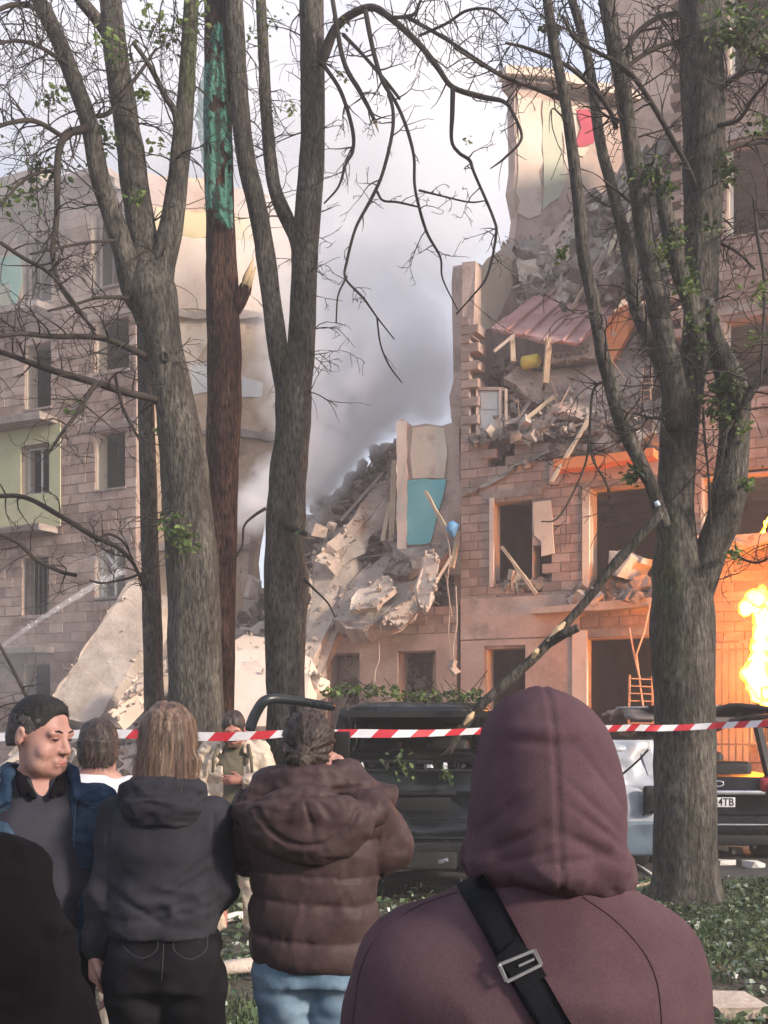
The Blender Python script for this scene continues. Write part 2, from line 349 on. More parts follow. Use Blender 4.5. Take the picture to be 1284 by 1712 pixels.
def room(bld, x0, x1, w0, w1, zs, mm='soot'):
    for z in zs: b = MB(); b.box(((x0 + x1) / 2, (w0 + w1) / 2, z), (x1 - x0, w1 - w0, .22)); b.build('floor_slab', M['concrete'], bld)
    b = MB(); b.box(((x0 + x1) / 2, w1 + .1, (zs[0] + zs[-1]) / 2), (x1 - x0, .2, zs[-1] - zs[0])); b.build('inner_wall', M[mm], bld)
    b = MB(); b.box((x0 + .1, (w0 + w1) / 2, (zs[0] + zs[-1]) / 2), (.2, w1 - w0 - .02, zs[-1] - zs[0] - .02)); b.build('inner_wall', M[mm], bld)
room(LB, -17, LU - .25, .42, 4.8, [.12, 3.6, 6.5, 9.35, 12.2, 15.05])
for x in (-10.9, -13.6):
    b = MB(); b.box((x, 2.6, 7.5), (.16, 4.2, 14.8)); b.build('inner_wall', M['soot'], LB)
# eaves, balcony slabs, painted loggia walls
b = MB(); b.box((-13.2, -.1, 15.16), (8.2, 1.2, .16)); b.box((-13.2, -.02, 14.98), (8.2, .5, .18)); b.build('eaves', M['concrete'], LB)
b = MB(); b.box((-14.2, .3, 15.45), (6.1, 1.9, .42)); b.build('roof', M['concrete'], LB)
for z, x1 in ((9.45, -11.2), (6.62, -11.2), (12.3, -11.3), (3.55, -11.3)):
    b = MB(); b.box(((-16.5 + x1) / 2, -.28, z), (x1 + 16.5, .75, .16), jit=.03); b.build('balcony_slab', M['concrete'], LB)
def fpanel(bld, name, x0, x1, z0, z1, m, holes=(), off=.045, th=.03):
    xs = sorted({x0, x1, *[h[0] for h in holes], *[h[1] for h in holes]}); zs = sorted({z0, z1, *[h[2] for h in holes], *[h[3] for h in holes]})
    b = MB()
    for xa, xb in zip(xs, xs[1:]):
        for za, zb in zip(zs, zs[1:]):
            if any(h[0] <= (xa + xb) / 2 <= h[1] and h[2] <= (za + zb) / 2 <= h[3] for h in holes): continue
            b.box(((xa + xb) / 2, -off, (za + zb) / 2), (xb - xa, th, zb - za))
    return b.build(name, M[m], bld)
fpanel(LB, 'plaster', -14.1, -11.05, 6.72, 9.35, 'plaster_lime', [(-12.4, -11.42, 7.6, 8.9)])
fpanel(LB, 'plaster', -13.9, -12.75, 12.4, 14.0, 'plaster_green')
panel(LB, 'plaster', FAC, [(0, 432), (33, 425), (36, 470), (26, 508), (18, 506), (16, 470), (0, 478)], .09, .03, mat('mint_paint', [(.26, .48, .38), (.32, .54, .44)], 2, rough=.8), .01)
# the torn cross wall of the wing with the paint of its lost rooms
panel(LB, 'cross_wall', ENDW, [(236, 1215), (236, 285), (300, 296), (360, 300), (420, 318), (470, 330), (500, 372), (505, 440), (496, 520), (508, 600), (514, 660), (486, 712), (462, 790), (440, 860), (425, 1215)], -.03, .34, M['ochre'], .09, .4, keep=(0,))
pl = lambda m, pts, off=.0, amp=.03: panel(LB, 'plaster', ENDW, pts, off, .03, M[m], amp, .25)
pl('plaster_pink', [(237, 292), (300, 302), (420, 322), (468, 336), (474, 366), (425, 360), (300, 346), (237, 338)])
pl('plaster_yellow', [(262, 345), (300, 350), (345, 356), (424, 364), (440, 372), (436, 402), (395, 399), (345, 396), (300, 392), (262, 388)], .004)
pl('plaster_peach', [(237, 392), (300, 394), (345, 398), (442, 404), (460, 420), (456, 470), (470, 512), (440, 524), (395, 528), (345, 518), (300, 516), (237, 512)])
pl('plaster_cream', [(300, 540), (344, 528), (352, 560), (330, 600), (344, 650), (312, 660), (300, 600)])
pl('white_paint', [(316, 612), (346, 606), (350, 654), (320, 660)], .005)
pl('white_paint', [(394, 624), (420, 634), (440, 640), (438, 664), (400, 664)], .005)
pl('plaster_peach', [(450, 540), (480, 548), (488, 600), (470, 650), (452, 620)])
for y0, y1, xa, xb in ((516, 530, 238, 470), (716, 728, 300, 470), (903, 915, 238, 420)):
    panel(LB, 'floor_stub', ENDW, [(xa, y0), (xb, y0 + 6), (xb, y1 + 6), (xa, y1)], .16, .2, M['concrete'], .04, .3)

# --- right wing: torn open, front gone above the second floor
RB = empty('ruined_building', (FO[0], FO[1], 0), -FA, label='torn open wing with pink block walls and burning ground floor at the right', cat='building')
def rtop(s): return 10.2 if s < .32 else 7.3 + .25 * math.sin(s * 5) if s < 2.0 else 7.05 if s < 4.55 else 17.5
orr = [(.55, 1.46, .9, 3.3), (2.68, 4.3, .5, 3.4), (.7, 1.6, 4.55, 6.35), (2.8, 4.45, 4.3, 6.4), (5.0, 7.6, 5.0, 6.4), (5.42, 7.6, 7.9, 9.4), (5.47, 7.6, 10.85, 12.7), (5.5, 7.6, 13.9, 15.8), (5.9, 7.6, 1.3, 3.1)]
def rkeep(s, z):
    if z > rtop(s): return False
    if 1.45 < s < 1.95 and 4.4 < z < 5.4 + .2 * math.sin(9 * s): return False      # knocked out below the window
    return True
block_wall(RB, (0, 0, 0), 0, 0.0, 8.6, 0, 17.5, orr, rkeep, lambda s, z: (6 if s < 6.6 else 0) + (3 if 2 < z < 14 else 0) - abs(z - 6) * .05, 235, bw=.40, bh=.19)
for i, (a, b, c, d) in enumerate(orr):
    opening(RB, a, b, c, d, frame='frame' if i in (5, 6, 7) else None, bars=9 if i == 8 else 0, lintel=i not in (4,), mullion=False, fm='white_paint')
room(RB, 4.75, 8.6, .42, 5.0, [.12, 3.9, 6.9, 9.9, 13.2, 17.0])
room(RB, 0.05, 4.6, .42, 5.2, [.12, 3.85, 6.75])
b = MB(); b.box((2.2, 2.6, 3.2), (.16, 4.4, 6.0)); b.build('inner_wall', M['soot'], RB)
panel(RB, 'cross_wall', Plane(FO, FA * 0 + R(63)), [], 0, .3, M['mortar']) if False else None
def upanel(name, u, pts, th, m, amp=.04, keep=()):
    v = jag([tpx(x, y, u) for x, y in pts], amp, .3, keep); v = [np.array([u, q[1], q[2]]) for q in v]
    b = MB(); b.prism(v, (-th, 0, 0)); return b.build(name, M[m], RB)
b = MB(); b.prism(jag([(-.02, .4, .2), (-.02, 3.9, .2), (-.02, 3.9, 12.4), (-.02, 3.2, 12.3), (-.02, 1.6, 11.9), (-.02, .41, 11.55)], .05, .4, (0,)), (-.34, 0, 0)); b.build('cross_wall', M['plaster_pink'], RB)
upanel('plaster', 0.012, [(780, 452), (800, 440), (836, 418), (862, 440), (862, 470), (845, 505), (824, 548), (782, 556)], .03, 'plaster_cream')
# pilaster strip of the front left standing by the cross wall
b = MB(); b.box((.16, .2, 10.6), (.3, .38, 1.6), jit=.03); b.build('pier', M['plaster_pink'], RB)
# tall inner wall further back
panel(RB, 'inner_wall', TALL, [(860, 760), (860, 150), (850, 138), (850, 112), (925, 118), (1000, 140), (1070, 156), (1140, 168), (1140, 760)], -.03, .35, M['plaster_pink'], .04, .6)
tl = lambda m, pts, off=0., amp=.025, name='plaster': panel(RB, name, TALL, pts, off, .03, M[m], amp, .25)
tl('plaster_peach', [(864, 158), (905, 164), (905, 358), (884, 366), (866, 356)])
tl('plaster_green', [(908, 168), (937, 172), (945, 300), (936, 330), (908, 352)])
tl('plaster_peach', [(940, 174), (966, 178), (964, 250), (944, 300)])
tl('red', [(963, 184), (985, 182), (996, 214), (993, 238), (972, 247), (962, 240), (972, 214)], .006, name='poster')
tl('plaster_cream', [(962, 246), (985, 246), (976, 262), (962, 258)], .003)
panel(RB, 'cornice', TALL, [(846, 108), (925, 114), (1000, 136), (1072, 152), (1072, 166), (1000, 150), (925, 128), (846, 122)], .32, .4, M['plaster_peach'], .02, .8)
panel(RB, 'cornice', TALL, [(852, 124), (925, 130), (1000, 152), (1072, 168), (1072, 178), (1000, 162), (925, 141), (852, 134)], .16, .2, M['concrete'], .02, .8)
# roof edge over the right bay
panel(RB, 'inner_wall', Plane(f2w([4.6, 6.0, 0])[:2], -FA), [(1010, -60), (1150, -60), (1150, 420), (1040, 420)], 0, .3, M['plaster_pink'], .05, .5)
# plaster bands and patches of the front, one ledge tinted as fire glow
fpanel(RB, 'plaster', 1.98, 4.6, 6.52, 6.98, 'plaster_pink', off=.05)
panel(RB, 'balcony_slab', FAC, [(925, 768), (1060, 752), (1092, 748), (1092, 762), (1060, 768), (925, 786)], .45, .6, M['orange'], .02, .4)  # fire glow on this ledge is put into its orange colour
fpanel(RB, 'plaster', 0.02, 2.6, 3.45, 4.3, 'plaster_pink', off=.04)
fpanel(RB, 'plaster', 0.02, 2.62, .2, 3.42, 'plaster_pink', [(.55, 1.46, .9, 3.3)], off=.038)
fpanel(RB, 'plaster', 4.4, 5.86, .2, 3.2, 'plaster_pink', off=.04)
panel(RB, 'balcony_slab', FAC, [(885, 1016), (1000, 1006), (1100, 998), (1100, 1010), (1000, 1020), (885, 1026)], .35, .5, M['concrete_pale'], .02, .4)
panel(RB, 'balcony_slab', FAC, [(1180, 900), (1330, 878), (1330, 900), (1180, 922)], .55, .8, M['concrete_pale'], .03, .4)
b = MB(); b.box((2.74, -.03, 5.3), (.14, .09, 2.2)); b.build('door_frame', M['plaster_cream'], RB)  # pale strip: sunlight on the left jamb, put into the colour
b = MB(); b.box((2.62, -.05, 1.9), (.3, .12, 3.3)); b.build('door_frame', M['plaster_peach'], RB)
b = MB(); b.box((.72, -.03, 5.45), (.09, .08, 1.85)); b.build('window_reveal', M['plaster_peach'], RB)  # peach strip stands for the sunlit left side of the window
panel(RB, 'plaster', FAC, [(891, 840), (921, 836), (927, 925), (905, 930), (905, 905), (893, 895)], .06, .03, M['plaster_cream'], .02)
# front of the burning ground floor: fence bars before the wall
g = MB()
for k in range(34): x = 4.6 + k * .125; g.bar((x, -.55, 1.0), (x, -.55, 3.15 + .02 * (k % 3)), .03)
g.bar((4.6, -.55, 3.05), (8.8, -.55, 3.05), .035); g.bar((4.6, -.55, 1.3), (8.8, -.55, 1.3), .035); g.build('railing', M['steel'], RB)

# --- ground floor of the collapsed middle
MBd = empty('ruined_wall', (FO[0], FO[1], 0), -FA, label='low ground floor wall with two dark windows under the collapsed slabs', cat='wall')
ocm = [(-1.46, -.55, .9, 3.25), (-3.25, -2.4, .9, 3.25), (-5.2, -4.3, .9, 3.25)]
block_wall(MBd, (0, 0, 0), 0, -6.4, -.06, 0, 4.6, ocm, lambda s, z: z < 4.3 + .2 * math.sin(s * 4) - max(0, -s - 3) * .55, lambda s, z: s + z, 140, bw=.40, bh=.19)
for a, b, c, d in ocm: opening(MBd, a, b, c, d, jamb='plaster_pink')
fpanel(MBd, 'plaster', -4.0, -.08, .2, 3.6, 'plaster_pink', [(-1.46, -.55, .9, 3.25), (-3.25, -2.4, .9, 3.25)], off=.038)
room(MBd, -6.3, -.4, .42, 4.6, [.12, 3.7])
b = MB(); b.prism(jag([(-.95, .5, .95), (-.62, .5, .95), (-.62, .5, 3.2), (-.86, .5, 3.2)], .02), (0, .03, 0)); b.build('curtain', M['plaster_pink'], MBd)
# standing pier with its turquoise dado
PIE = Plane(f2w([0, .35, 0])[:2], -FA + R(7))
pb = MB(); v = [PIE.px(x, y, 0) for x, y in [(664, 960), (664, 706), (672, 700), (690, 712), (712, 708), (738, 712), (757, 706), (768, 716), (774, 960)]]
pb.prism(jag(v, .03, .3, (0, 8))[::-1], -np.array([*PIE.n, 0]) * .42); po = pb.build('wall_pier', M['plaster_pink'], None, label='free standing wall pier with turquoise lower half amid the rubble', cat='pier')
def pier_part(name, pts, off, th, m):
    v = jag([PIE.px(x, y, off) for x, y in pts], .008, .15); bb = MB(); bb.prism(v[::-1], -np.array([*PIE.n, 0]) * th)
    me = bb.mesh(name, origin=po.location); me.materials.append(M[m]); o = bpy.data.objects.new(name, me); COL.objects.link(o); o.parent = po
pier_part('plaster', [(690, 716), (716, 712), (742, 716), (748, 760), (742, 800), (690, 800), (686, 760)], .035, .03, 'plaster_cream')
pier_part('paint_panel', [(675, 802), (746, 801), (739, 836), (729, 868), (719, 908), (676, 912)], .04, .03, 'turquoise')
pier_part('corner_post', [(663, 935), (663, 704), (680, 704), (680, 935)], .06, .08, 'plaster_peach')
# ---------------------------------------------------------------- fallen slabs, beams and the rubble heaps
SL = dict(cat='slab')
CLEAN = ('roof_sheet', 'plank', 'wall_panel')
def S(label, pts, th, m, name='concrete_slab', cat='concrete slab', **k):
    k_ = k.pop('crumb', 13); o = slab(name, pts, th, M[m], label=label, cat=cat, **k)
    if name in CLEAN: return o
    v = np.array([W(x, y, w) for x, y, w in pts]); c = v.mean(0); b = MB(); per = max(np.linalg.norm(np.diff(v, axis=0), axis=1).sum(), 1)
    for _ in range(int(k_ * per)):
        i = rng.integers(len(v)); a, d = v[i], v[(i + 1) % len(v)]; t_ = rng.random(); e = a + (d - a) * t_; q = e + (c - e) * (rng.random() ** 4.5 if rng.random() < .96 else rng.random()) * .98
        s_ = .022 + .07 * rng.random() ** 3; b.chunk(q + rng.normal(0, .02, 3) + [0, -.02, .02], np.array([1.4, .8, .8]) * s_)
    for _ in range(int(1.2 * per)):
        i = rng.integers(len(v)); a = v[i] + (v[(i + 1) % len(v)] - v[i]) * rng.random(); b.tube(catmull([a, a + (a - c) * .12 + rng.normal(0, .06, 3), a + (a - c) * .22 + rng.normal(0, .14, 3)], 3), .008, 4, m=1)
    me = b.mesh('crumbs', origin=o.location); me.materials.append(M[m] if m in ('concrete', 'concrete_pale', 'rubble') else M['concrete_pale']); me.materials.append(M['steel']); q = bpy.data.objects.new('crumbs', me); COL.objects.link(q); q.parent = o; q['kind'] = 'stuff'; return o
S('long leaning wall slab with a pale lit top edge beside the left wing', [(70, 1192, -3.0), (205, 985, -.9), (228, 965, -.7), (284, 1000, -.6), (160, 1212, -2.8)], .5, 'concrete_pale', amp=.025, crumb=3)
S('darker leaning slab lying behind the pale one near the left wing', [(165, 1205, -2.2), (300, 1010, .2), (322, 1120, .2), (240, 1210, -1.5)], .4, 'concrete', amp=.03, crumb=4)
S('narrow sunlit slab edge behind the two thin trunks', [(180, 1190, -3.4), (240, 1118, -2.6), (290, 1092, -2.5), (290, 1120, -2.5), (250, 1150, -2.6), (195, 1205, -3.3)], .3, 'plaster_peach')  # lit look of this piece is put into the peach colour
S('big pale tilted slab with a blue stain behind the tree trunks', [(370, 1215, -4.2), (366, 1085, -2.2), (410, 1060, -1.9), (452, 1066, -1.8), (520, 1100, -1.8), (512, 1215, -3.6)], .35, 'plaster_peach', amp=.03, crumb=4)
S('steep grey slab standing beside the middle tree trunk', [(508, 1160, -1.7), (508, 1040, -.9), (520, 930, -.2), (560, 905, .2), (590, 930, .1), (575, 1000, -.3), (545, 1080, -.8), (524, 1130, -1.2)], .3, 'concrete_pale')
S('bulging fallen slab hanging over the low wall with orange lit edge', [(556, 1035, -.9), (575, 985, -.2), (640, 925, .6), (705, 905, .8), (742, 930, .5), (700, 985, -.2), (660, 1030, -.8), (605, 1052, -1.1)], .42, 'concrete')
S('sagging slab tilted against the turquoise pier', [(640, 905, .3), (690, 890, .6), (745, 885, .5), (752, 930, .1), (690, 950, -.2)], .2, 'concrete')
S('long pale broken beam lying up the rubble slope', [(526, 936, -.6), (560, 898, -.3), (636, 812, .6), (650, 806, .7), (648, 828, .7), (596, 896, .1), (548, 948, -.5)], .3, 'concrete_pale', name='concrete_beam', cat='beam')
S('dark roof slab sliding down under the smoke', [(512, 880, 1.8), (560, 828, 2.4), (600, 795, 2.8), (662, 738, 3.3), (664, 800, 3.0), (610, 868, 2.2), (560, 905, 1.6)], .3, 'concrete')
S('second dark roof slab lower on the smoking slope', [(540, 905, 1.2), (600, 850, 1.7), (662, 792, 2.3), (662, 838, 1.9), (622, 880, 1.3)], .3, 'rubble')
S('pale pink wall block dangling by the pier foot', [(699, 1000, -.7), (708, 930, -.6), (722, 922, -.5), (735, 936, -.6), (727, 1000, -.7), (715, 1024, -.8)], .35, 'plaster_peach', name='wall_block', cat='wall block')
S('small broken slab piece left of the dangling pink block', [(640, 1040, -1.0), (655, 1018, -.9), (692, 1002, -.7), (700, 1018, -.7), (668, 1052, -1.0)], .3, 'concrete_pale')
S('pink slab foot resting in front of the low wall', [(508, 1168, -2.4), (508, 1140, -2.2), (524, 1124, -2.2), (536, 1132, -2.2), (530, 1150, -2.3)], .3, 'plaster_peach')
S('grey wall remnant standing behind the pine trunk', [(382, 1000, 2.0), (388, 850, 2.0), (410, 838, 2.0), (424, 850, 2.0), (414, 960, 2.0), (418, 1000, 2.0)], .35, 'plaster_pink', name='wall_fragment', cat='wall')
# right wing
S('faded red roof sheet slumped across the open third floor', [(822, 548, .3), (870, 512, 1.2), (918, 470, 2.2), (940, 482, 2.2), (1000, 490, 2.2), (1044, 492, 2.2), (1012, 545, .9), (966, 574, .2), (934, 570, .1), (920, 574, .1), (880, 562, .2), (850, 556, .2)], .07, 'roof_red', name='roof_sheet', cat='roof sheet', amp=.02)
for i, (x0, y0, x1, y1) in enumerate([(846, 552, 934, 478), (880, 560, 962, 486), (915, 570, 990, 490), (950, 570, 1020, 492)]):
    pass
S('orange painted wall panel leaning behind the tree stems', [(1012, 575, .6), (1012, 545, .8), (1048, 508, 1.2), (1062, 540, 1.2), (1040, 580, .8), (1020, 610, .5)], .15, 'orange', name='wall_panel', cat='wall panel')
S('hollow core slab end under the red roof sheet', [(918, 606, .5), (920, 590, .5), (992, 578, .6), (994, 600, .6), (950, 604, .5)], .6, 'concrete_pale')
S('large inclined grey floor slab below the hollow core slab', [(930, 688, -.1), (985, 610, .8), (1010, 585, 1.2), (1030, 610, 1.2), (1012, 690, .2), (972, 700, -.1)], .2, 'plaster_pink')
S('steep tan slab leaning right of the grey floor slab', [(1010, 690, .3), (1020, 612, 1.0), (1062, 560, 1.4), (1078, 610, 1.2), (1072, 680, .6), (1046, 690, .4)], .2, 'concrete_pale')
S('pink triangular wall piece above the white cabinet door', [(842, 632, .4), (870, 610, .6), (912, 622, .7), (912, 668, .5), (900, 676, .4)], .18, 'plaster_pink', name='wall_block', cat='wall block')
S('slumped pink slab between cabinet and grey floor slab', [(912, 622, .8), (960, 612, 1.0), (990, 620, .9), (950, 672, .3), (918, 690, .1), (910, 670, .3)], .2, 'plaster_pink')
S('tilted slab near the big trunk above the orange ledge', [(998, 720, -.2), (1020, 672, .3), (1048, 660, .4), (1052, 690, .2), (1030, 722, -.2)], .2, 'concrete')
S('long slab edge lying on the broken front wall', [(856, 738, -.1), (880, 710, 0), (940, 672, .2), (946, 688, .1), (884, 742, -.2)], .25, 'concrete_pale')
S('upper floor slab hanging behind the left stem of the right tree', [(862, 400, 3.2), (905, 400, 3.3), (935, 420, 3.0), (905, 432, 2.6), (864, 418, 2.8)], .25, 'concrete')
S('sloping ceiling slab fallen from the tall inner wall', [(905, 410, 2.6), (950, 356, 3.0), (1014, 318, 3.4), (1020, 345, 3.2), (985, 390, 2.6), (948, 436, 2.0), (930, 430, 2.1)], .25, 'plaster_pink')
S('second sloping slab parallel beneath the fallen ceiling slab', [(950, 440, 1.8), (985, 396, 2.4), (1030, 340, 3.0), (1040, 360, 2.8), (1000, 440, 1.8), (966, 460, 1.6)], .2, 'concrete')
S('broken pale block at the torn top of the front pier', [(836, 462, 3.0), (838, 410, 3.2), (862, 402, 3.2), (866, 462, 3.0)], .4, 'concrete_pale', name='wall_block', cat='wall block')
S('dark gap block beside the torn pier top', [(868, 470, 2.8), (868, 424, 3.0), (928, 432, 2.7), (928, 472, 2.5)], .3, 'plaster_cream', name='wall_block', cat='wall block')
S('diagonal roof beam bundle high beside the big trunk', [(1058, 300, 1.6), (1110, 226, 2.2), (1124, 222, 2.2), (1124, 240, 2.2), (1075, 320, 1.6)], .2, 'concrete', name='roof_beam', cat='beam')
S('pale plank dangling over the orange ledge', [(918, 806, -.55), (980, 700, -.2), (986, 704, -.2), (924, 804, -.55)], .06, 'wood', name='plank', cat='plank', amp=.01)
S('tan plank standing by the pier and the blue bag', [(708, 822, -.3), (713, 820, -.3), (752, 892, -.35), (747, 896, -.35)], .06, 'wood', name='plank', cat='plank', amp=.01)
S('crossing plank lower in the broken first floor window', [(836, 915, -.02), (840, 912, -.02), (898, 990, -.2), (893, 994, -.2)], .05, 'wood', name='plank', cat='plank', amp=.008)
# white cabinet door with its frame
d = MB(); v = [W(x, y, .12) for x, y in [(801, 718), (801, 654), (834, 654), (834, 718)]]; d.prism(v, np.array([*FN, 0]) * .05)
cab = d.build('cabinet', M['white_paint'], None, label='white two leaf cabinet front left hanging in the torn third floor', cat='cabinet')
def sub(parent, mb, name, m, **k):
    me = mb.mesh(name, origin=parent.location); me.materials.append(m); o = bpy.data.objects.new(name, me); COL.objects.link(o); o.parent = parent; return tag(o, **k)
for ya, yb in ((657, 684), (688, 715)):
    d = MB(); d.prism([W(x, y, .10) for x, y in [(804, yb), (804, ya), (831, ya), (831, yb)]], np.array([*FN, 0]) * .03); sub(cab, d, 'door_leaf', M['white_paint'])
d = MB()
for a, c in (((798, 722), (798, 650)), ((837, 722), (837, 650)), ((798, 650), (837, 650)), ((846, 720), (846, 652)), ((837, 650), (846, 652))): d.bar(W(*a, .1), W(*c, .1), .06)
sub(cab, d, 'frame', M['plaster_pink'])
# yellow insulation roll, blue bag
b = MB(); a0, a1 = W(872, 608, .35), W(902, 602, .35); b.tube([a0, a0 + (a1 - a0) * .1, a0 + (a1 - a0) * .9, a1], [.08, .14, .14, .1], 12, lump=.06); b.build('insulation_roll', mat('yellow_foam', [(.62, .45, .06), (.70, .54, .12)], 6, rough=.9, bump=.4), None, True, label='yellow insulation roll poking out under the red roof sheet', cat='insulation roll')
b = MB(); c0 = W(756, 884, -.35); b.tube([c0 + [0, 0, .16], c0 + [.02, 0, .1], c0 + [-.02, 0, -.02], c0 + [.03, 0, -.18]], [.03, .12, .1, .03], 9, lump=.2); b.build('plastic_bag', mat('blue_plastic', [(.07, .25, .48), (.12, .33, .58)], 6, rough=.4, bump=.3), None, True, label='blue plastic bag snagged on the plank by the pier', cat='bag')
# hollow cores: solid dark discs stand for the shade inside
hb = [o for o in COL.objects if o.get('label', '').startswith('hollow core')][0]
for k in range(6):
    b = MB(); c0 = W(928 + k * 10.5, 596 - k * 1.8, .46); nn = np.array([*FN, 0]); b.tube([c0 - nn * .03, c0 + nn * .02], .034, 10); sub(hb, b, 'core_shade_disc', M['soot'])
# standing seams on the red sheet
rs = [o for o in COL.objects if o.get('label', '').startswith('faded red')][0]
for (x0, y0, w0), (x1, y1, w1) in [((845, 553, .15), (934, 480, 2.1)), ((876, 559, .13), (962, 485, 2.1)), ((908, 569, .05), (988, 488, 2.1)), ((940, 570, .05), (1014, 490, 2.1)), ((968, 570, .12), (1038, 491, 2.1))]:
    b = MB(); b.bar(W(x0, y0, w0 - .04), W(x1, y1, w1 - .04), .05, .04); sub(rs, b, 'seam', M['roof_red'])
b = MB(); b.chunk(W(942, 513, 1.0), (.2, .12, .2)); b.build('brick_lump', M['soot'], None, label='black charred lump lying on the red roof sheet', cat='brick lump')

# ladder-like reinforcement cage by the burning bay
def lad(label, A, B, C, D, n, r=.022):
    b = MB(); A, B, C, D = map(np.array, (A, B, C, D)); b.bar(A, B, r * 1.5); b.bar(C, D, r * 1.5)
    o = b.build('steel_ladder', M['rust'], None, label=label, cat='ladder')
    for k in range(n):
        t = (k + .5) / n; q = MB(); q.bar(A + (B - A) * t, C + (D - C) * t, r); sub(o, q, 'rung', M['rust'])
    return o
M['rust'] = mat('rusty_rod', [(.34, .20, .13), (.46, .30, .20)], 8, rough=.8, bump=.2)
lad('rusty ladder standing before the dark doorway left of the big trunk', W(1051, 1215, -.7), W(1053, 1128, -.7), W(1092, 1215, -.6), W(1090, 1130, -.6), 7)
lad('pale steel ladder hanging high behind the left stem', W(1072, 670, -.1), W(1076, 614, .1), W(1088, 668, -.1), W(1090, 612, .1), 5, .018)
for lb, A, B in (('bent rod running from the ledge down to the ladder', W(1087, 1010, -.4), W(1063, 1096, -.6)), ('second bent rod joining the ladder top', W(1052, 1050, -.5), W(1070, 1136, -.65)), ('long rod leaning inside the ladder', W(1064, 1096, -.6), W(1078, 1200, -.75))):
    b = MB(); b.tube(catmull([A, (A + B) / 2 + rng.normal(0, .03, 3), B], 4), .02, 6); b.build('steel_rod', M['rust'], None, label=lb, cat='rod')
# dangling wires below the pier
for k, pts in enumerate([[(632, 1060), (634, 1100), (628, 1120), (626, 1140)], [(745, 960), (752, 1010), (750, 1060), (756, 1110)], [(762, 980), (764, 1040), (758, 1080), (760, 1122)], [(740, 880), (752, 920), (748, 980), (756, 1030)]]):
    b = MB(); b.tube(catmull([W(x, y, -.35) for x, y in pts], 5), .013, 5)
    if k in (1, 2): b.chunk(W(pts[-1][0], pts[-1][1], -.35), (.16, .1, .16))
    b.build('hanging_wire', M['concrete_pale'], None, label=['loose wire hanging under the bulging slab', 'wire with a caught plaster lump left of the pink wing', 'wire with a plaster lump against the pink blocks', 'upper wire trailing from the blue bag'][k], cat='wire')
# burnt roof timbers over the upper right
tm = [((860, 560), .2, (826, 588), 0), ((856, 562), .2, (858, 605), .1), ((918, 565), .1, (912, 640), .2), ((990, 470), 1.6, (1010, 420), 1.8), ((1018, 430), 1.6, (1046, 352), 2.4), ((1036, 420), 1.5, (1062, 330), 2.2), ((1000, 350), 2.6, (1056, 250), 3.2), ((1076, 320), 1.8, (1120, 236), 2.2),
      ((600, 880), .4, (640, 815), .9), ((612, 890), .3, (655, 830), .8), ((640, 905), .3, (652, 840), .7), ((655, 905), .4, (660, 770), .6), ((570, 870), .9, (640, 790), 1.6), ((590, 915), .1, (625, 860), .5),
      ((1040, 745), -.2, (1078, 690), .2), ((1060, 752), -.3, (1090, 715), 0), ((1076, 690), .1, (1096, 730), -.2), ((880, 700), -.1, (930, 660), .3), ((700, 1020), -.7, (755, 930), -.3), ((755, 950), -.3, (768, 890), .1)]
TML = ['short timber slanting under the lower left corner of the red roof sheet', 'short upright post beneath the left end of the red roof sheet', 'longer upright post under the middle of the red roof sheet beside the yellow roll', 'beam end rising from the back edge of the red roof sheet',
       'dark beam above the orange panel leaning right', 'second beam above the orange panel nearer the big trunk', 'high beam below the roof beam bundle', 'topmost beam lying along the roof beam bundle', 'thin timber beside the long pale beam on the rubble slope', 'timber crossing just right of the long pale beam',
       'short post standing at the foot of the pier', 'tall thin post leaning along the left edge of the pier', 'timber lying high on the dark sliding roof slab', 'small timber under the long pale beam', 'stick poking up above the orange ledge', 'stick just right of the first one above the orange ledge', 'fire lit stick beside the big trunk above the ledge',
       'timber lying by the slab edge over the square window', 'timber crossing the dangling pink block', 'short timber under the blue bag']
for k, (a, wa, c, wc) in enumerate(tm):
    b = MB(); b.bar(W(*a, wa), W(*c, wc), .07 + .03 * (k % 3), .06 + .02 * (k % 2)); b.build('timber', M['wood' if k % 3 else 'concrete_pale'], None, label=TML[k], cat='timber', group='splintered timbers in the ruin')

# heaps as height fields over the facade coordinates
def heap(name, label, u0, u1, w0, w1, fn, m, res=.11, rough=.16):
    nu, nw = int((u1 - u0) / res), int((w1 - w0) / res); uu, ww = np.meshgrid(np.linspace(u0, u1, nu), np.linspace(w0, w1, nw), indexing='ij')
    h = fn(uu, ww); X = np.stack([uu, ww, h * .5], -1); h = h + rough * (fnoise(X, 1.6, 4) + .8 * np.abs(fnoise(X, 4, 2, 5)))
    q = FO[None, None] + uu[..., None] * FU + ww[..., None] * FN; V = np.concatenate([q, h[..., None]], -1)
    idx = np.arange(nu * nw).reshape(nu, nw); Q = np.stack([idx[:-1, :-1], idx[1:, :-1], idx[1:, 1:], idx[:-1, 1:]], -1).reshape(-1, 4)
    o = link(name, np_mesh(name, V.reshape(-1, 3), Q), m); tag(o, label, 'rubble', kind='stuff'); return lambda u, w: float(fn(np.array(u), np.array(w)))
def cone(u, w, cu, cw, h, ru, rw): return h * np.clip(1 - np.sqrt(((u - cu) / ru) ** 2 + ((w - cw) / rw) ** 2), -1, 1)
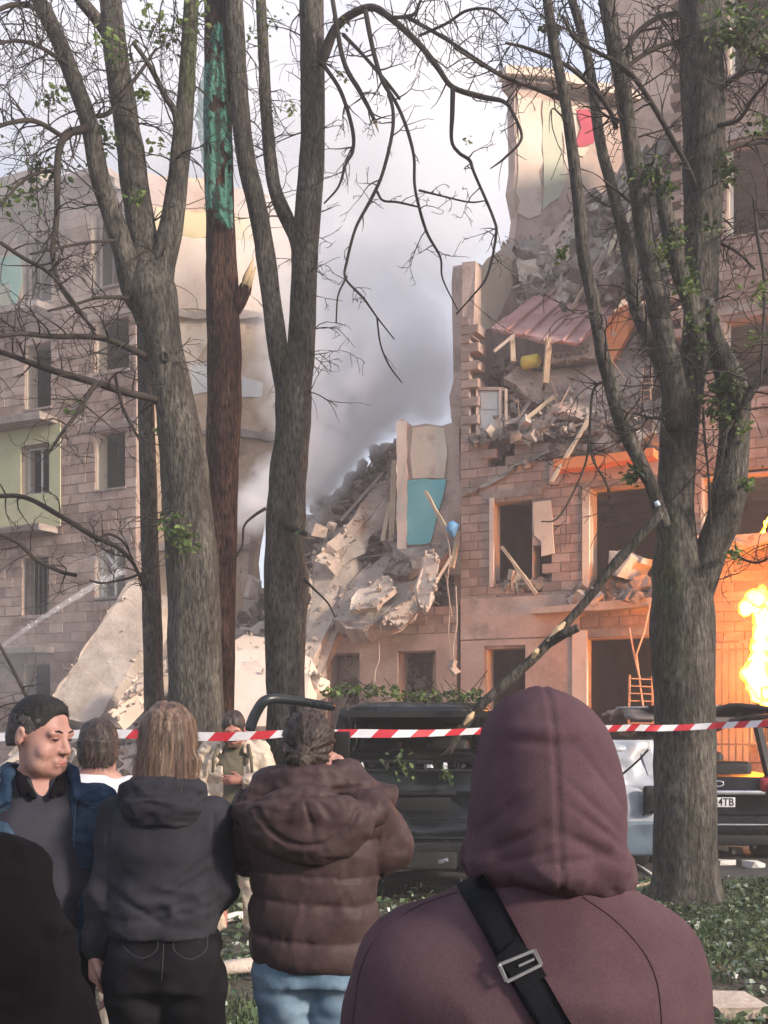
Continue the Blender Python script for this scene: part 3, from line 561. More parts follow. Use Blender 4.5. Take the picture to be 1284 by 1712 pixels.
def hmain(u, w):
    a = np.maximum.reduce([cone(u, w, -6.2, 2.6, 5.2, 4.2, 6.5), cone(u, w, -2.6, 2.6, 6.2, 3.6, 4.2), cone(u, w, -1.0, 4.6, 8.2, 3.2, 5.0), cone(u, w, -3.2, 4.6, 8.0, 3.6, 4.2), cone(u, w, -1.9, 3.4, 7.6, 2.6, 2.9), cone(u, w, -8, -2.2, 1.6, 3.5, 3.0), cone(u, w, -4.5, -2.2, 1.3, 3.0, 2.4)])
    f = np.clip(1 - np.clip((u + 4.6) / .6, 0, 1) * np.clip((.55 - w) / .5, 0, 1), 0, 1)     # the low wall still stands, keep clear of its face
    return np.maximum(a * f + (1 - f) * np.minimum(a, .5), -.15)
HM = heap('rubble_heap', 'grey brown rubble heap between the two wings', -9.6, .0, -6.0, 7.5, hmain, M['rubble'])
def hright(u, w): return 6.75 + np.maximum.reduce([cone(u, w, 2.6, 1.6, 1.7, 2.6, 2.2), cone(u, w, 4.0, 1.2, 1.5, 1.4, 1.8), cone(u, w, 1.0, 2.4, 1.7, 1.2, 2.0), cone(u, w, 3.0, 5, 5.2, 3.4, 4.4)])
HR = heap('rubble_heap', 'rubble spilled over the open third floor of the right wing', .1, 4.7, -.1, 7.0, hright, M['rubble'])

def slope(label, A, B, C, D, nu, nv, rough, m='rubble'):          # a rough patch of heap between four corner points
    A, B, C, D = [W(*q) for q in (A, B, C, D)]; u_, v_ = np.meshgrid(np.linspace(0, 1, nu), np.linspace(0, 1, nv), indexing='ij'); u_ = u_[..., None]; v_ = v_[..., None]
    X = A * (1 - u_) * (1 - v_) + B * u_ * (1 - v_) + C * u_ * v_ + D * (1 - u_) * v_; nn = np.cross(B - A, D - A); nn /= np.linalg.norm(nn); nn = nn if nn[1] < 0 else -nn
    X = X + nn * (rough * (fnoise(X, 1.7, 4) + .9 * np.abs(fnoise(X, 4.5, 3, 5))))[..., None]; i = np.arange(nu * nv).reshape(nu, nv)
    F = np.stack([i[:-1, :-1], i[1:, :-1], i[1:, 1:], i[:-1, 1:]], -1).reshape(-1, 4); o = link('rubble_slope', np_mesh('rubble_slope', X.reshape(-1, 3), F), M[m]); tag(o, label, 'rubble', kind='stuff'); return X, nn
S('cracked floor panel lying across the bulging slab', [(585, 1020, -1.15), (600, 985, -.75), (650, 962, -.5), (660, 985, -.7), (630, 1015, -1.1)], .14, 'concrete_pale', name='floor_panel', cat='floor panel')
S('dark broken panel wedged between the sagging slab and the bulging slab', [(640, 958, -.2), (660, 925, .2), (715, 912, .3), (722, 935, .0), (680, 962, -.3)], .12, 'rubble', name='floor_panel', cat='floor panel')
SX, SN = slope('brown rubble slope rising to the turquoise pier under the smoke', (500, 1030, .35), (690, 975, .6), (668, 742, 3.3), (498, 890, 2.4), 60, 60, .16)
def litter(X, nn, n, lo, hi, label):
    b = MB(); f = X.reshape(-1, 3)
    for _ in range(n): s_ = lo + (hi - lo) * rng.random() ** 3; b.chunk(f[rng.integers(len(f))] + nn * s_ * .3 + rng.normal(0, .03, 3), np.array([1.4, .9, .8]) * s_)
    b.build('rubble', M['rubble'], None, label=label, cat='rubble', kind='stuff')
litter(SX, SN, 900, .04, .28, 'small broken pieces on the brown rubble slope')
def planks(X, nn, n, label, grp, Lr, ang):
    f = X.reshape(-1, 3)
    for k in range(n):
        p = f[rng.integers(len(f))] + nn * rng.uniform(.04, .16); a = rng.normal(ang, .45); t_ = FU[0] * math.cos(a), FU[1] * math.cos(a), math.sin(a); t_ = np.array(t_); t_ = t_ - nn * (t_ @ nn) + nn * rng.normal(0, .15); t_ /= np.linalg.norm(t_); L_ = rng.uniform(*Lr)
        b = MB(); b.bar(p - t_ * L_ / 2, p + t_ * L_ / 2, rng.uniform(.04, .10), rng.uniform(.025, .06)); b.build('plank', M[['wood', 'concrete_pale', 'rubble', 'concrete'][k % 4]], None, label=label, cat='plank', group=grp)
planks(SX, SN, 34, 'splintered plank lying on the brown slope left of the turquoise pier', 'splintered planks on the brown rubble slope', (.5, 1.5), .85)
UX, UN = slope('rubble filling the torn upper floors behind the stems of the right tree', (862, 520, 2.0), (1125, 500, 1.2), (1130, 240, 3.2), (960, 370, 3.6), 60, 60, .2)
litter(UX, UN, 900, .05, .34, 'small broken pieces in the torn upper floors')
planks(UX, UN, 22, 'splintered beam jammed in the torn upper floors of the right wing', 'splintered beams in the torn upper floors', (.5, 1.7), .9)
RX, RN = slope('dusty rubble sheet spilling over the front edge of the open third floor', (792, 742, -.08), (1092, 722, -.08), (1092, 610, 1.9), (840, 612, 2.0), 70, 40, .12)
litter(RX, RN, 1000, .03, .22, 'small broken pieces on the front edge of the open third floor')
planks(RX, RN, 26, 'splintered plank lying in the rubble of the open third floor', 'splintered planks in the open third floor', (.35, 1.1), .5)
for k in range(16):
    x = rng.uniform(830, 1080); y = rng.uniform(585, 700); a = W(x, y, rng.uniform(0, .6)); b = MB(); b.tube(catmull([a, a + rng.normal(0, .12, 3) + [0, -.1, -.1], a + rng.normal(0, .25, 3) + [0, -.15, -.3]], 4), .009, 5); b.build('steel_rod', M['rust' if 'rust' in M else 'steel'], None, label='thin bent rod hanging out of the open third floor', cat='rod', group='bent rods in the open third floor')
CHK = []
for i in range(6):
    b = MB(); b.chunk((0, 0, 0), (1, 1, 1), rot=np.eye(3)); me = b.mesh('concrete_chunk'); me.materials.append(M[['rubble', 'concrete', 'concrete_pale'][i % 3]]); CHK.append(me)
def scatter(n_big, n_small, u0, u1, w0, w1, H, lab, grp, smin, smax, ok=lambda u, w, z: True):
    done = 0; b = MB(); t = 0
    while done < n_big + n_small and t < 40000:
        t += 1; u = rng.uniform(u0, u1); w = rng.uniform(w0, w1); z = H(u, w)
        if not ok(u, w, z): continue
        p = f2w([u, w, z]); done += 1
        if done <= n_big:
            s = rng.uniform(.55, 1.0) * smax; o = bpy.data.objects.new('concrete_chunk', CHK[rng.integers(6)]); COL.objects.link(o); o.location = p + [0, 0, s * .12]
            o.scale = np.array([1.4, 1, .7]) * s * rng.uniform(.7, 1.3, 3); o.rotation_euler = rng.uniform(-.6, .6, 3) + [0, 0, rng.uniform(0, 6)]; tag(o, lab, 'concrete chunk', grp)
        else:
            s = smin * (1 + 2.5 * rng.random() ** 3); b.chunk(p + [0, 0, s * .15], np.array([1.3, 1, .7]) * s)
    o = b.build('rubble', M['rubble'], None, label='small broken bricks and plaster bits ' + grp.split(' ', 2)[2], cat='rubble', kind='stuff'); return o
scatter(70, 2600, -9.4, -.2, -5.5, 6, HM, 'irregular broken concrete chunk lying on the heap between the wings', 'concrete chunks on the heap between the wings', .12, .55, lambda u, w, z: z > .1)
scatter(34, 1500, .3, 4.5, -.05, 5, HR, 'broken chunk lying in the open third floor of the right wing', 'concrete chunks in the open third floor of the right wing', .09, .34, lambda u, w, z: z > 6.9)
scatter(24, 260, 2.6, 4.6, .0, .5, lambda u, w: 4.35, 'broken chunk on the sill of the wide window behind the trunk', 'concrete chunks on the sill of the wide opening', .08, .3)
scatter(16, 160, -.05, 4.4, -.5, .1, lambda u, w: 4.1 if u > 2.3 else 4.3, 'pale chunk caught on the ledge above the ground floor', 'concrete chunks on the ledge above the ground floor', .07, .22, lambda u, w, z: u > 2.4 and w > -.3)
scatter(10, 120, .7, 1.9, .02, .4, lambda u, w: 4.5, 'broken chunk on the sill of the smashed square window', 'concrete chunks on the sill of the smashed window', .07, .25)
scatter(14, 140, 4.9, 7.4, -.5, .3, lambda u, w: 5.0, 'fire lit chunk on the slab above the flames', 'concrete chunks on the slab above the flames', .07, .26)
scatter(30, 900, -9.5, 7.5, -7.5, -.8, lambda u, w: 0.02, 'broken concrete piece strewn on the ground before the ruin', 'concrete chunks on the ground before the ruin', .06, .4)
for lb, x, y, w, s in (('pale rounded boulder beside the middle tree trunk', 530, 886, -.2, (.34, .3, .26)), ('small white lump right of the pale boulder', 553, 879, 0, (.2, .16, .16)), ('tan block tipped behind the middle tree at its left', 424, 985, 1.0, (.3, .3, .5)), ('pale boulder on the wide sill left of the big trunk', 1052, 950, .15, (.62, .4, .48)), ('flat pale piece right of the sill boulder', 1076, 938, .1, (.3, .2, .12)), ('block tipped in the smashed square window', 862, 965, .1, (.34, .25, .2))):
    b = MB(); b.chunk(W(x, y, w), s, rot=rotm(.3, .2, .5)); b.build('boulder', M['concrete_pale'], None, label=lb, cat='boulder')
# ---------------------------------------------------------------- fire, smoke, water jet
def vol_mat(name, density_fn, col=(.9, .9, .92), aniso=.1):
    m = bpy.data.materials.new(name); m.use_nodes = True; t = m.node_tree; n = t.nodes; l = t.links
    n.remove(n['Principled BSDF']); v = n.new('ShaderNodeVolumePrincipled'); v.inputs['Color'].default_value = (*col, 1); v.inputs['Anisotropy'].default_value = aniso
    d = density_fn(n, l)
    if isinstance(d, float): v.inputs['Density'].default_value = d
    else: l.new(d, v.inputs['Density'])
    l.new(v.outputs[0], n['Material Output'].inputs['Volume']); return m
def smoke_density(BL, scale, warp, lo, hi, gain, grow=1.0):
    def fn(n, l):
        pos = n.new('ShaderNodeNewGeometry').outputs['Position']
        nz = n.new('ShaderNodeTexNoise'); nz.inputs['Scale'].default_value = scale; nz.inputs['Detail'].default_value = 6; nz.inputs['Roughness'].default_value = .6; nz.inputs['Distortion'].default_value = .6; l.new(pos, nz.inputs['Vector'])
        off = n.new('ShaderNodeVectorMath'); off.operation = 'SUBTRACT'; l.new(nz.outputs['Color'], off.inputs[0]); off.inputs[1].default_value = (.5, .5, .5)
        sc_ = n.new('ShaderNodeVectorMath'); sc_.operation = 'MULTIPLY_ADD'; l.new(off.outputs[0], sc_.inputs[0]); sc_.inputs[1].default_value = (warp,) * 3; l.new(pos, sc_.inputs[2])
        acc = None
        for (px, py, d), r, a in BL:
            r = tuple(q * grow for q in r)
            c = P(px, py, d); s = n.new('ShaderNodeVectorMath'); s.operation = 'SUBTRACT'; l.new(sc_.outputs[0], s.inputs[0]); s.inputs[1].default_value = tuple(c)
            dv = n.new('ShaderNodeVectorMath'); dv.operation = 'DIVIDE'; l.new(s.outputs[0], dv.inputs[0]); dv.inputs[1].default_value = r
            ln = n.new('ShaderNodeVectorMath'); ln.operation = 'LENGTH'; l.new(dv.outputs[0], ln.inputs[0])
            mr = n.new('ShaderNodeMapRange'); mr.interpolation_type = 'SMOOTHSTEP'; mr.inputs[1].default_value = 1.25; mr.inputs[2].default_value = .2; mr.inputs[3].default_value = 0; mr.inputs[4].default_value = a; l.new(ln.outputs['Value'], mr.inputs[0])
            if acc is None: acc = mr.outputs[0]
            else: q = n.new('ShaderNodeMath'); q.operation = 'ADD'; l.new(acc, q.inputs[0]); l.new(mr.outputs[0], q.inputs[1]); acc = q.outputs[0]
        nr = n.new('ShaderNodeMapRange'); nr.inputs[1].default_value = .36; nr.inputs[2].default_value = .68; nr.inputs[3].default_value = lo; nr.inputs[4].default_value = hi; l.new(nz.outputs['Fac'], nr.inputs[0])
        q = n.new('ShaderNodeMath'); q.operation = 'MULTIPLY'; l.new(acc, q.inputs[0]); l.new(nr.outputs[0], q.inputs[1]); g = n.new('ShaderNodeMath'); g.operation = 'MULTIPLY'; l.new(q.outputs[0], g.inputs[0]); g.inputs[1].default_value = gain; return g.outputs[0]
    return fn
# thick grey smoke filling the gap, and the brighter fresh plume that streams up to the right in front of it
GREY = [((690, 620, 32), (1.5, 1.5, 1.6), .7), ((590, 560, 32), (1.8, 1.6, 1.8), 1.2), ((560, 460, 32), (1.7, 1.5, 1.9), 1.3), ((690, 520, 32.5), (1.9, 1.7, 2.0), 1.1), ((735, 680, 31.4), (1.1, .9, 1.2), .9), ((620, 380, 33), (2.4, 2.0, 2.4), 1.1), ((740, 380, 33.5), (2.2, 1.9, 2.2), 1.1), ((640, 220, 34), (3.0, 2.4, 2.6), 1.0), ((770, 220, 34.5), (2.5, 2.2, 2.6), .95),
        ((690, 60, 35.5), (3.2, 2.6, 2.6), .75), ((520, 270, 34), (2.8, 1.9, 2.9), 1.0), ((400, 250, 35), (3.2, 2.0, 2.8), .85), ((430, 80, 36), (3.2, 2.2, 2.8), .8), ((250, 180, 35.5), (3.4, 2.0, 2.8), .75), ((90, 240, 36), (3.4, 2.0, 2.6), .65), ((180, 40, 36.5), (3.4, 2.2, 2.6), .6), ((20, 90, 36.5), (3.0, 2.2, 2.8), .5), ((840, 330, 34), (1.6, 1.6, 2.2), .6)]
b = MB(); b.box((-4.0, 34.4, 13.6), (20.5, 8.6, 23)); b.build('smoke', vol_mat('grey_smoke', smoke_density(GREY, .62, 2.2, .25, 1.3, .85), (.93, .93, .94)), None, label='thick grey smoke filling the gap between the two wings', cat='smoke', kind='stuff')
WHITE = [((425, 855, 26.9), (.40, .4, .36), 2.2), ((450, 832, 26.9), (.5, .45, .42), 2.2), ((480, 812, 26.9), (.55, .5, .45), 2.3), ((508, 790, 26.9), (.55, .5, .5), 2.3), ((535, 765, 26.8), (.6, .5, .55), 2.2), ((565, 730, 26.7), (.65, .55, .6), 2.0), ((600, 690, 26.6), (.75, .6, .65), 1.7), ((640, 645, 26.4), (.85, .6, .8), 1.4), ((685, 600, 26.2), (.9, .6, .9), 1.0), ((725, 655, 26.0), (.45, .4, .8), .7),
         ((510, 850, 26.6), (.3, .3, .4), 1.4), ((545, 810, 26.9), (.4, .4, .35), 1.0), ((560, 640, 26.9), (.8, .6, 1.0), 1.1), ((520, 690, 26.9), (.6, .5, .8), 1.2), ((640, 560, 26.8), (.9, .6, 1.1), .6), ((495, 600, 26.9), (.7, .5, 1.3), .7), ((475, 470, 27.0), (.7, .5, 1.4), .45), ((455, 370, 27.2), (1.0, .5, 1.2), .3), ((580, 520, 27.0), (1.0, .6, 1.3), .4)]
b = MB(); b.box((-.7, 27.0, 10.8), (6.8, 4.6, 13.6)); b.build('smoke', vol_mat('white_smoke', smoke_density(WHITE, 1.25, .95, .2, 1.8, 2.4, 1.45), (.99, .988, .99)), None, label='bright fresh plume of smoke streaming up from behind the middle tree', cat='smoke', kind='stuff')
VEIL = [((40, 360, 28.8), (2.4, 1.0, 1.3), .30), ((150, 320, 27.9), (1.8, .9, 1.2), .30), ((250, 330, 27.2), (1.6, .7, 1.3), .28), ((90, 480, 28.0), (2.2, .9, 1.6), .16), ((30, 1120, 28.2), (1.8, .8, 1.2), .22), ((190, 960, 27.4), (.9, .6, .8), .30), ((120, 1060, 27.6), (1.2, .7, 1.0), .2)]
b = MB(); b.box((-8.4, 28.2, 9.4), (9.0, 4.6, 16.6)); b.build('smoke', vol_mat('thin_smoke', smoke_density(VEIL, .8, 1.4, .3, 1.4, 1.0), (.95, .95, .97)), None, label='thin veil of smoke drifting along the front of the left wing', cat='smoke', kind='stuff')
HAZE = vol_mat('thin_haze', lambda n, l: 0.0036, (.93, .92, .93), .2)
b = MB(); b.box((0, 20, 12), (300, 300, 28)); b.build('haze', HAZE, None, label='thin dusty haze in the yard', cat='haze', kind='stuff')

class SDF:                                # signed distance grid: smooth unions of simple solids, meshed with OpenVDB
    def __init__(s, lo, hi, h):
        s.lo = np.array(lo, float); s.h = h; s.n = np.ceil((np.array(hi) - s.lo) / h).astype(int) + 1; s.D = np.full(s.n, .12, np.float32)
    def sub(s, lo, hi, pad=.07):
        a = np.clip(np.floor((np.array(lo) - pad - s.lo) / s.h).astype(int), 0, s.n); b = np.clip(np.ceil((np.array(hi) + pad - s.lo) / s.h).astype(int) + 1, 0, s.n)
        if (b <= a).any(): return None, None
        g = [s.lo[i] + np.arange(a[i], b[i]) * s.h for i in range(3)]
        return tuple(slice(a[i], b[i]) for i in range(3)), np.stack(np.meshgrid(*g, indexing='ij'), -1)
    def put(s, sl, d, k, cut=False):
        A = s.D[sl]
        if cut: d = -d; h = np.clip(.5 + .5 * (A - d) / k, 0, 1); h = np.clip(.5 - .5 * (d - A) / k, 0, 1); s.D[sl] = d * (1 - h) + A * h + k * h * (1 - h)
        else: h = np.clip(.5 + .5 * (A - d) / k, 0, 1); s.D[sl] = A * (1 - h) + d * h - k * h * (1 - h)
    def rc(s, a, b, r1, r2, k=.02, sy=1.0, cut=False):
        a = np.array(a, float); b = np.array(b, float); m = max(r1, r2) * max(1, sy); sl, X = s.sub(np.minimum(a, b) - m, np.maximum(a, b) + m)
        if sl is None: return
        q = np.array([1, 1 / sy, 1]); p = (X - a) * q; ba = (b - a) * q; h = np.clip((p @ ba) / max(ba @ ba, 1e-9), 0, 1)
        s.put(sl, np.linalg.norm(p - h[..., None] * ba, axis=-1) - (r1 + (r2 - r1) * h), k, cut)
    def ell(s, c, r, k=.02, rot=None, cut=False):
        c = np.array(c, float); r = np.array(r, float); m = r.max() if rot is not None else r; sl, X = s.sub(c - m, c + m)
        if sl is None: return
        p = X - c
        if rot is not None: p = p @ np.array(rot)
        k0 = np.linalg.norm(p / r, axis=-1); k1 = np.linalg.norm(p / r ** 2, axis=-1) + 1e-9; s.put(sl, k0 * (k0 - 1) / k1, k, cut)
    def loft(s, tab, k=.02, e=2.3, axis=2, open_=False):
        """tab rows: z, cx, cy, rx, ry"""
        t = np.array(tab, float); lo = [(t[:, 1] - t[:, 3]).min(), (t[:, 2] - t[:, 4]).min(), t[:, 0].min()]; hi = [(t[:, 1] + t[:, 3]).max(), (t[:, 2] + t[:, 4]).max(), t[:, 0].max()]
        sl, X = s.sub(lo, hi)
        if sl is None: return
        z = X[..., 2]; zz = z[0, 0]; f = catmull(t, 8); o = np.argsort(f[:, 0]); f = f[o]; cx, cy_, rx, ry = [np.interp(zz, f[:, 0], f[:, i]) for i in (1, 2, 3, 4)]
        q = ((np.abs(X[..., 0] - cx) / rx) ** e + (np.abs(X[..., 1] - cy_) / ry) ** e) ** (1 / e); d = (q - 1) * np.minimum(rx, ry)
        d = np.maximum(d, np.maximum(t[:, 0].min() - z, z - t[:, 0].max())); s.put(sl, d, k)
    def mesh(s, name, disp=None, smooth=True, minz=None):
        D = s.D.copy(); D[[0, -1]] = np.maximum(D[[0, -1]], .01); D[:, [0, -1]] = np.maximum(D[:, [0, -1]], .01); D[:, :, [0, -1]] = np.maximum(D[:, :, [0, -1]], .01)
        g = openvdb.FloatGrid(.12); g.copyFromArray(D); V, T, Q = g.convertToPolygons(isovalue=0.0, adaptivity=0.0); V = V.astype(float) * s.h + s.lo
        Nn = np.zeros_like(V); q = V[Q]; fn = np.cross(q[:, 2] - q[:, 0], q[:, 3] - q[:, 1])
        for i in range(4): np.add.at(Nn, Q[:, i], fn)
        Nn /= np.linalg.norm(Nn, axis=1)[:, None] + 1e-12
        g_ = ((V - s.lo) / s.h); i0 = np.clip(np.round(g_ + Nn * 1.5).astype(int), 0, s.n - 1); i1 = np.clip(np.round(g_ - Nn * 1.5).astype(int), 0, s.n - 1)
        if (s.D[tuple(i0.T)] - s.D[tuple(i1.T)]).mean() < 0: Nn = -Nn; Q = Q[:, ::-1]
        if disp is not None: V = V + Nn * disp(V, Nn)[:, None]
        return np_mesh(name, V, Q, smooth=smooth)

FLM = bpy.data.materials.new('flame'); FLM.use_nodes = True; t = FLM.node_tree; n = t.nodes; l = t.links; n.remove(n['Principled BSDF'])
nz = n.new('ShaderNodeTexNoise'); nz.inputs['Scale'].default_value = 3.2; nz.inputs['Detail'].default_value = 5; nz.inputs['Roughness'].default_value = .65; l.new(n.new('ShaderNodeNewGeometry').outputs['Position'], nz.inputs['Vector'])
lw = n.new('ShaderNodeLayerWeight'); lw.inputs['Blend'].default_value = .5; fc_ = n.new('ShaderNodeMath'); fc_.operation = 'SUBTRACT'; fc_.inputs[0].default_value = 1.15; l.new(lw.outputs['Facing'], fc_.inputs[1])
ad = n.new('ShaderNodeMath'); ad.operation = 'MULTIPLY_ADD'; l.new(nz.outputs['Fac'], ad.inputs[0]); ad.inputs[1].default_value = 1.3; l.new(fc_.outputs[0], ad.inputs[2])      # heat: thick and bright in the middle, ragged at the rim
em = n.new('ShaderNodeEmission'); rp = n.new('ShaderNodeValToRGB'); rp.color_ramp.elements[0].position = .5; rp.color_ramp.elements[0].color = (1, .15, .002, 1); rp.color_ramp.elements[1].position = .85; rp.color_ramp.elements[1].color = (1, .30, .02, 1)
h2_ = n.new('ShaderNodeMath'); h2_.operation = 'MULTIPLY'; h2_.inputs[1].default_value = .5; l.new(ad.outputs[0], h2_.inputs[0]); l.new(h2_.outputs[0], rp.inputs[0]); l.new(rp.outputs[0], em.inputs['Color'])
mr = n.new('ShaderNodeMapRange'); mr.inputs[1].default_value = 1.0; mr.inputs[2].default_value = 1.75; mr.inputs[3].default_value = 1.2; mr.inputs[4].default_value = 34; l.new(ad.outputs[0], mr.inputs[0]); l.new(mr.outputs[0], em.inputs['Strength'])
al = n.new('ShaderNodeMapRange'); al.interpolation_type = 'SMOOTHSTEP'; al.inputs[1].default_value = .72; al.inputs[2].default_value = 1.25; l.new(ad.outputs[0], al.inputs[0])
tr = n.new('ShaderNodeBsdfTransparent'); ms = n.new('ShaderNodeMixShader'); l.new(al.outputs[0], ms.inputs[0]); l.new(tr.outputs[0], ms.inputs[1]); l.new(em.outputs[0], ms.inputs[2]); l.new(ms.outputs[0], n['Material Output'].inputs[0])
def flame(label, tongues, w, h=.04):
    pts = [np.array([W(x, y, w + dw) for x, y, dw, r in tg]) for tg in tongues]; allp = np.concatenate(pts); lo = allp.min(0) - .6; hi = allp.max(0) + .6
    s = SDF(lo, hi, h)
    for tg, pp in zip(tongues, pts):
        for i in range(len(pp) - 1): s.rc(pp[i], pp[i + 1], tg[i][3], tg[i + 1][3], .06)
    me = s.mesh('flame', lambda V, Nn: .13 * fnoise(V * [1, 1, .5], 3.6, 4)); o = link('flame', me, FLM); return tag(o, label, 'flame')
flame('tall yellow flame burning before the barred ground floor wall', [[(1272, 1148, 0, .15), (1262, 1120, 0, .16), (1272, 1075, .1, .10), (1286, 1040, .1, .11), (1268, 1005, 0, .13), (1246, 1022, 0, .05)], [(1268, 1004, 0, .12), (1276, 982, .1, .03)], [(1285, 1035, .1, .2), (1330, 1000, .2, .22), (1345, 930, .3, .1)], [(1285, 1160, 0, .25), (1345, 1150, .2, .34), (1380, 1060, .3, .24), (1390, 980, .4, .08)]], -2.3)  # tongues beyond the right edge are unseen, added for their light
flame('small flame licking over the slab above the fire', [[(1272, 892, 0, .04), (1280, 872, .1, .055), (1294, 860, .2, .06), (1310, 872, .2, .04)]], .1, .03)
# hose jet from off the left edge
WTR = mat('water_drops', [(.75, .77, .80), (.85, .87, .9)], 3, rough=.3, bump=0, fine=0)
j0, j1 = P(-70, 1135, 22.5), P(205, 953, 26.6); jp = [j0 + (j1 - j0) * t_ + np.array([0, 0, .22 * 4 * t_ * (1 - t_) * .5]) for t_ in np.linspace(0, 1, 24)]
b = MB(); b.tube(jp, np.linspace(.022, .10, 24), 12, lump=.10); jo = b.build('water_jet', vol_mat('water_mist', lambda n, l: 2.6, (.99, .99, .99)), None, True, label='white hose water jet arcing in from the left edge', cat='water jet', kind='stuff')
b = MB()
for _ in range(60):
    t_ = rng.random() ** .7; i = min(22, int(t_ * 23)); c = jp[i] + (jp[i + 1] - jp[i]) * (t_ * 23 - i) + rng.normal(0, .010 + .055 * t_, 3); s_ = .004 + .009 * rng.random()
    v = np.array([[1, 1, 1], [1, -1, -1], [-1, 1, -1], [-1, -1, 1]]) * s_ * rng.uniform(.6, 1.3, (4, 3)); b.add(c + v, [(0, 1, 2), (0, 3, 1), (0, 2, 3), (1, 3, 2)])
me = b.mesh('water_drops', origin=jo.location); me.materials.append(WTR); o = bpy.data.objects.new('water_drops', me); COL.objects.link(o); o.parent = jo; o['kind'] = 'stuff'

# ---------------------------------------------------------------- trees
def bark_tube(pts, rad, n=16, seed=0, rough=.06):
    b = MB(); b.tube(pts, rad, n); V = b.V[0]; k = len(pts); c = np.repeat(np.asarray(pts), n, 0); d = V - c; q = V * [1, 1, .35]
    amp = np.repeat(rad, n); f = 1 + rough * (fnoise(V, 3.2, 2, seed) + .6 * fnoise(q, 11 * .12 / max(.02, float(np.mean(rad))) ** 1, 2, seed + 3))
    b.V[0] = c + d * f[:, None]; return b
class Tree:
    def __init__(s, label, d, bark='bark', cat='tree', base=(0, 0)):
        s.d = d; s.bark = M[bark]; s.o = empty('tree', P(base[0], HY + CZ * FPX / d, d), label=label, cat=cat); s.tw = MB(); s.lf = MB(); s.limbs = []
    def put(s, mb, name, m, smooth=True, **k):
        me = mb.mesh(name, smooth, np.array(s.o.location)); me.materials.append(m); o = bpy.data.objects.new(name, me); COL.objects.link(o); o.parent = s.o; return tag(o, **k)
    def pts(s, L_, da, db):
        dd = np.linspace(da, db, len(L_)); return np.array([P(x, y, d) for (x, y, w), d in zip(L_, dd)]), np.array([w / 2 / FPX * d for (x, y, w), d in zip(L_, dd)])
    def limb(s, L_, da=0, db=0, name='limb', n=14, twig=0, m=None, tl=(.35, .9)):
        if L_[-1][1] < -30 and len(L_) > 1:            # stems run on above the frame
            (xa, ya, wa), (xb, yb, wb) = L_[-2:]; k = (xb - xa) / (yb - ya); L_ = list(L_) + [(xb - k * 150 + 12, yb - 150, wb * .72), (xb - k * 260 - 8, yb - 300, wb * .45), (xb - k * 300 + 25, yb - 430, wb * .18)]
        p, r = s.pts(L_, s.d + da, s.d + db); q = catmull(np.concatenate([p, r[:, None]], 1), 6); q[:, 3] = np.maximum(q[:, 3], .003)
        s.put(bark_tube(q[:, :3], q[:, 3], n, rng.integers(50)), name, m or s.bark); s.limbs.append(q); s.shoots(q, twig, tl)
    def branch(s, L_, da=0, db=0, twig=0, tl=(.25, .7)):            # thinner, explicit branches are parts too
        s.limb(L_, da, db, 'branch', 7, twig, M['twig'], tl)
    def shoots(s, q, k, tl):
        for _ in range(int(k * 1.7)):
            i = rng.integers(1, len(q) - 1); t_ = q[i + 1, :3] - q[i, :3]; t_ /= np.linalg.norm(t_) + 1e-9; a = rng.normal(0, 1, 3); a -= t_ * (a @ t_); a /= np.linalg.norm(a)
            s.grow(q[i, :3], a * .9 + t_ * .35 + [0, 0, .15], rng.uniform(*tl), min(q[i, 3] * .45, .011), 0)
    def grow(s, p, d, ln, r, lev):
        k = max(4, int(ln / .07)); P_ = [np.array(p)]; d = d / np.linalg.norm(d); kids = []; bend = rng.normal(0, .10, 3)
        for i in range(k):
            d = d + rng.normal(0, .13, 3) + bend + np.array([0, 0, -.07 if lev == 0 else -.02]); d /= np.linalg.norm(d); P_.append(P_[-1] + d * ln / k)
            if lev < 2 and i > 0 and rng.random() < .5: kids.append((P_[-1], d + rng.normal(0, .75, 3), ln * rng.uniform(.3, .6), r * (1 - .6 * i / k) * .7, lev + 1))
        s.tw.tube(P_, np.linspace(max(r, .0035), .0022, len(P_)), 4 if lev else 5, caps=False)
        for q in kids: s.grow(*q)
    def leaves(s, x, y, n, rad, da=0, size=.05, ivy=False):
        c = P(x, y, s.d + da)
        for _ in range(int(n * 1.6)): leaf(s.lf, c + rng.normal(0, rad * .5, 3) * [1, 1, .9], size * rng.uniform(.6, 1.4), 1 if ivy else 0)
    def done(s):
        if s.tw.n: s.put(s.tw, 'twigs', M['twig'], True, kind='stuff')
        if s.lf.n: s.put(s.lf, 'leaves', M['leaf'], False, kind='stuff').data.materials.append(M['ivy'])
def leaf(mb, c, s_, m=0):
    R_ = rotm(*rng.uniform(-1.1, 1.1, 2), rng.uniform(0, 6.3)); v = np.array([[0, -.5, 0], [.34, -.08, .08], [.2, .3, .03], [0, .55, -.06], [-.2, .3, .03], [-.34, -.08, .08]]) * s_
    mb.add(v @ R_.T + c, [(0, 1, 2, 3), (0, 3, 4, 5)], m)

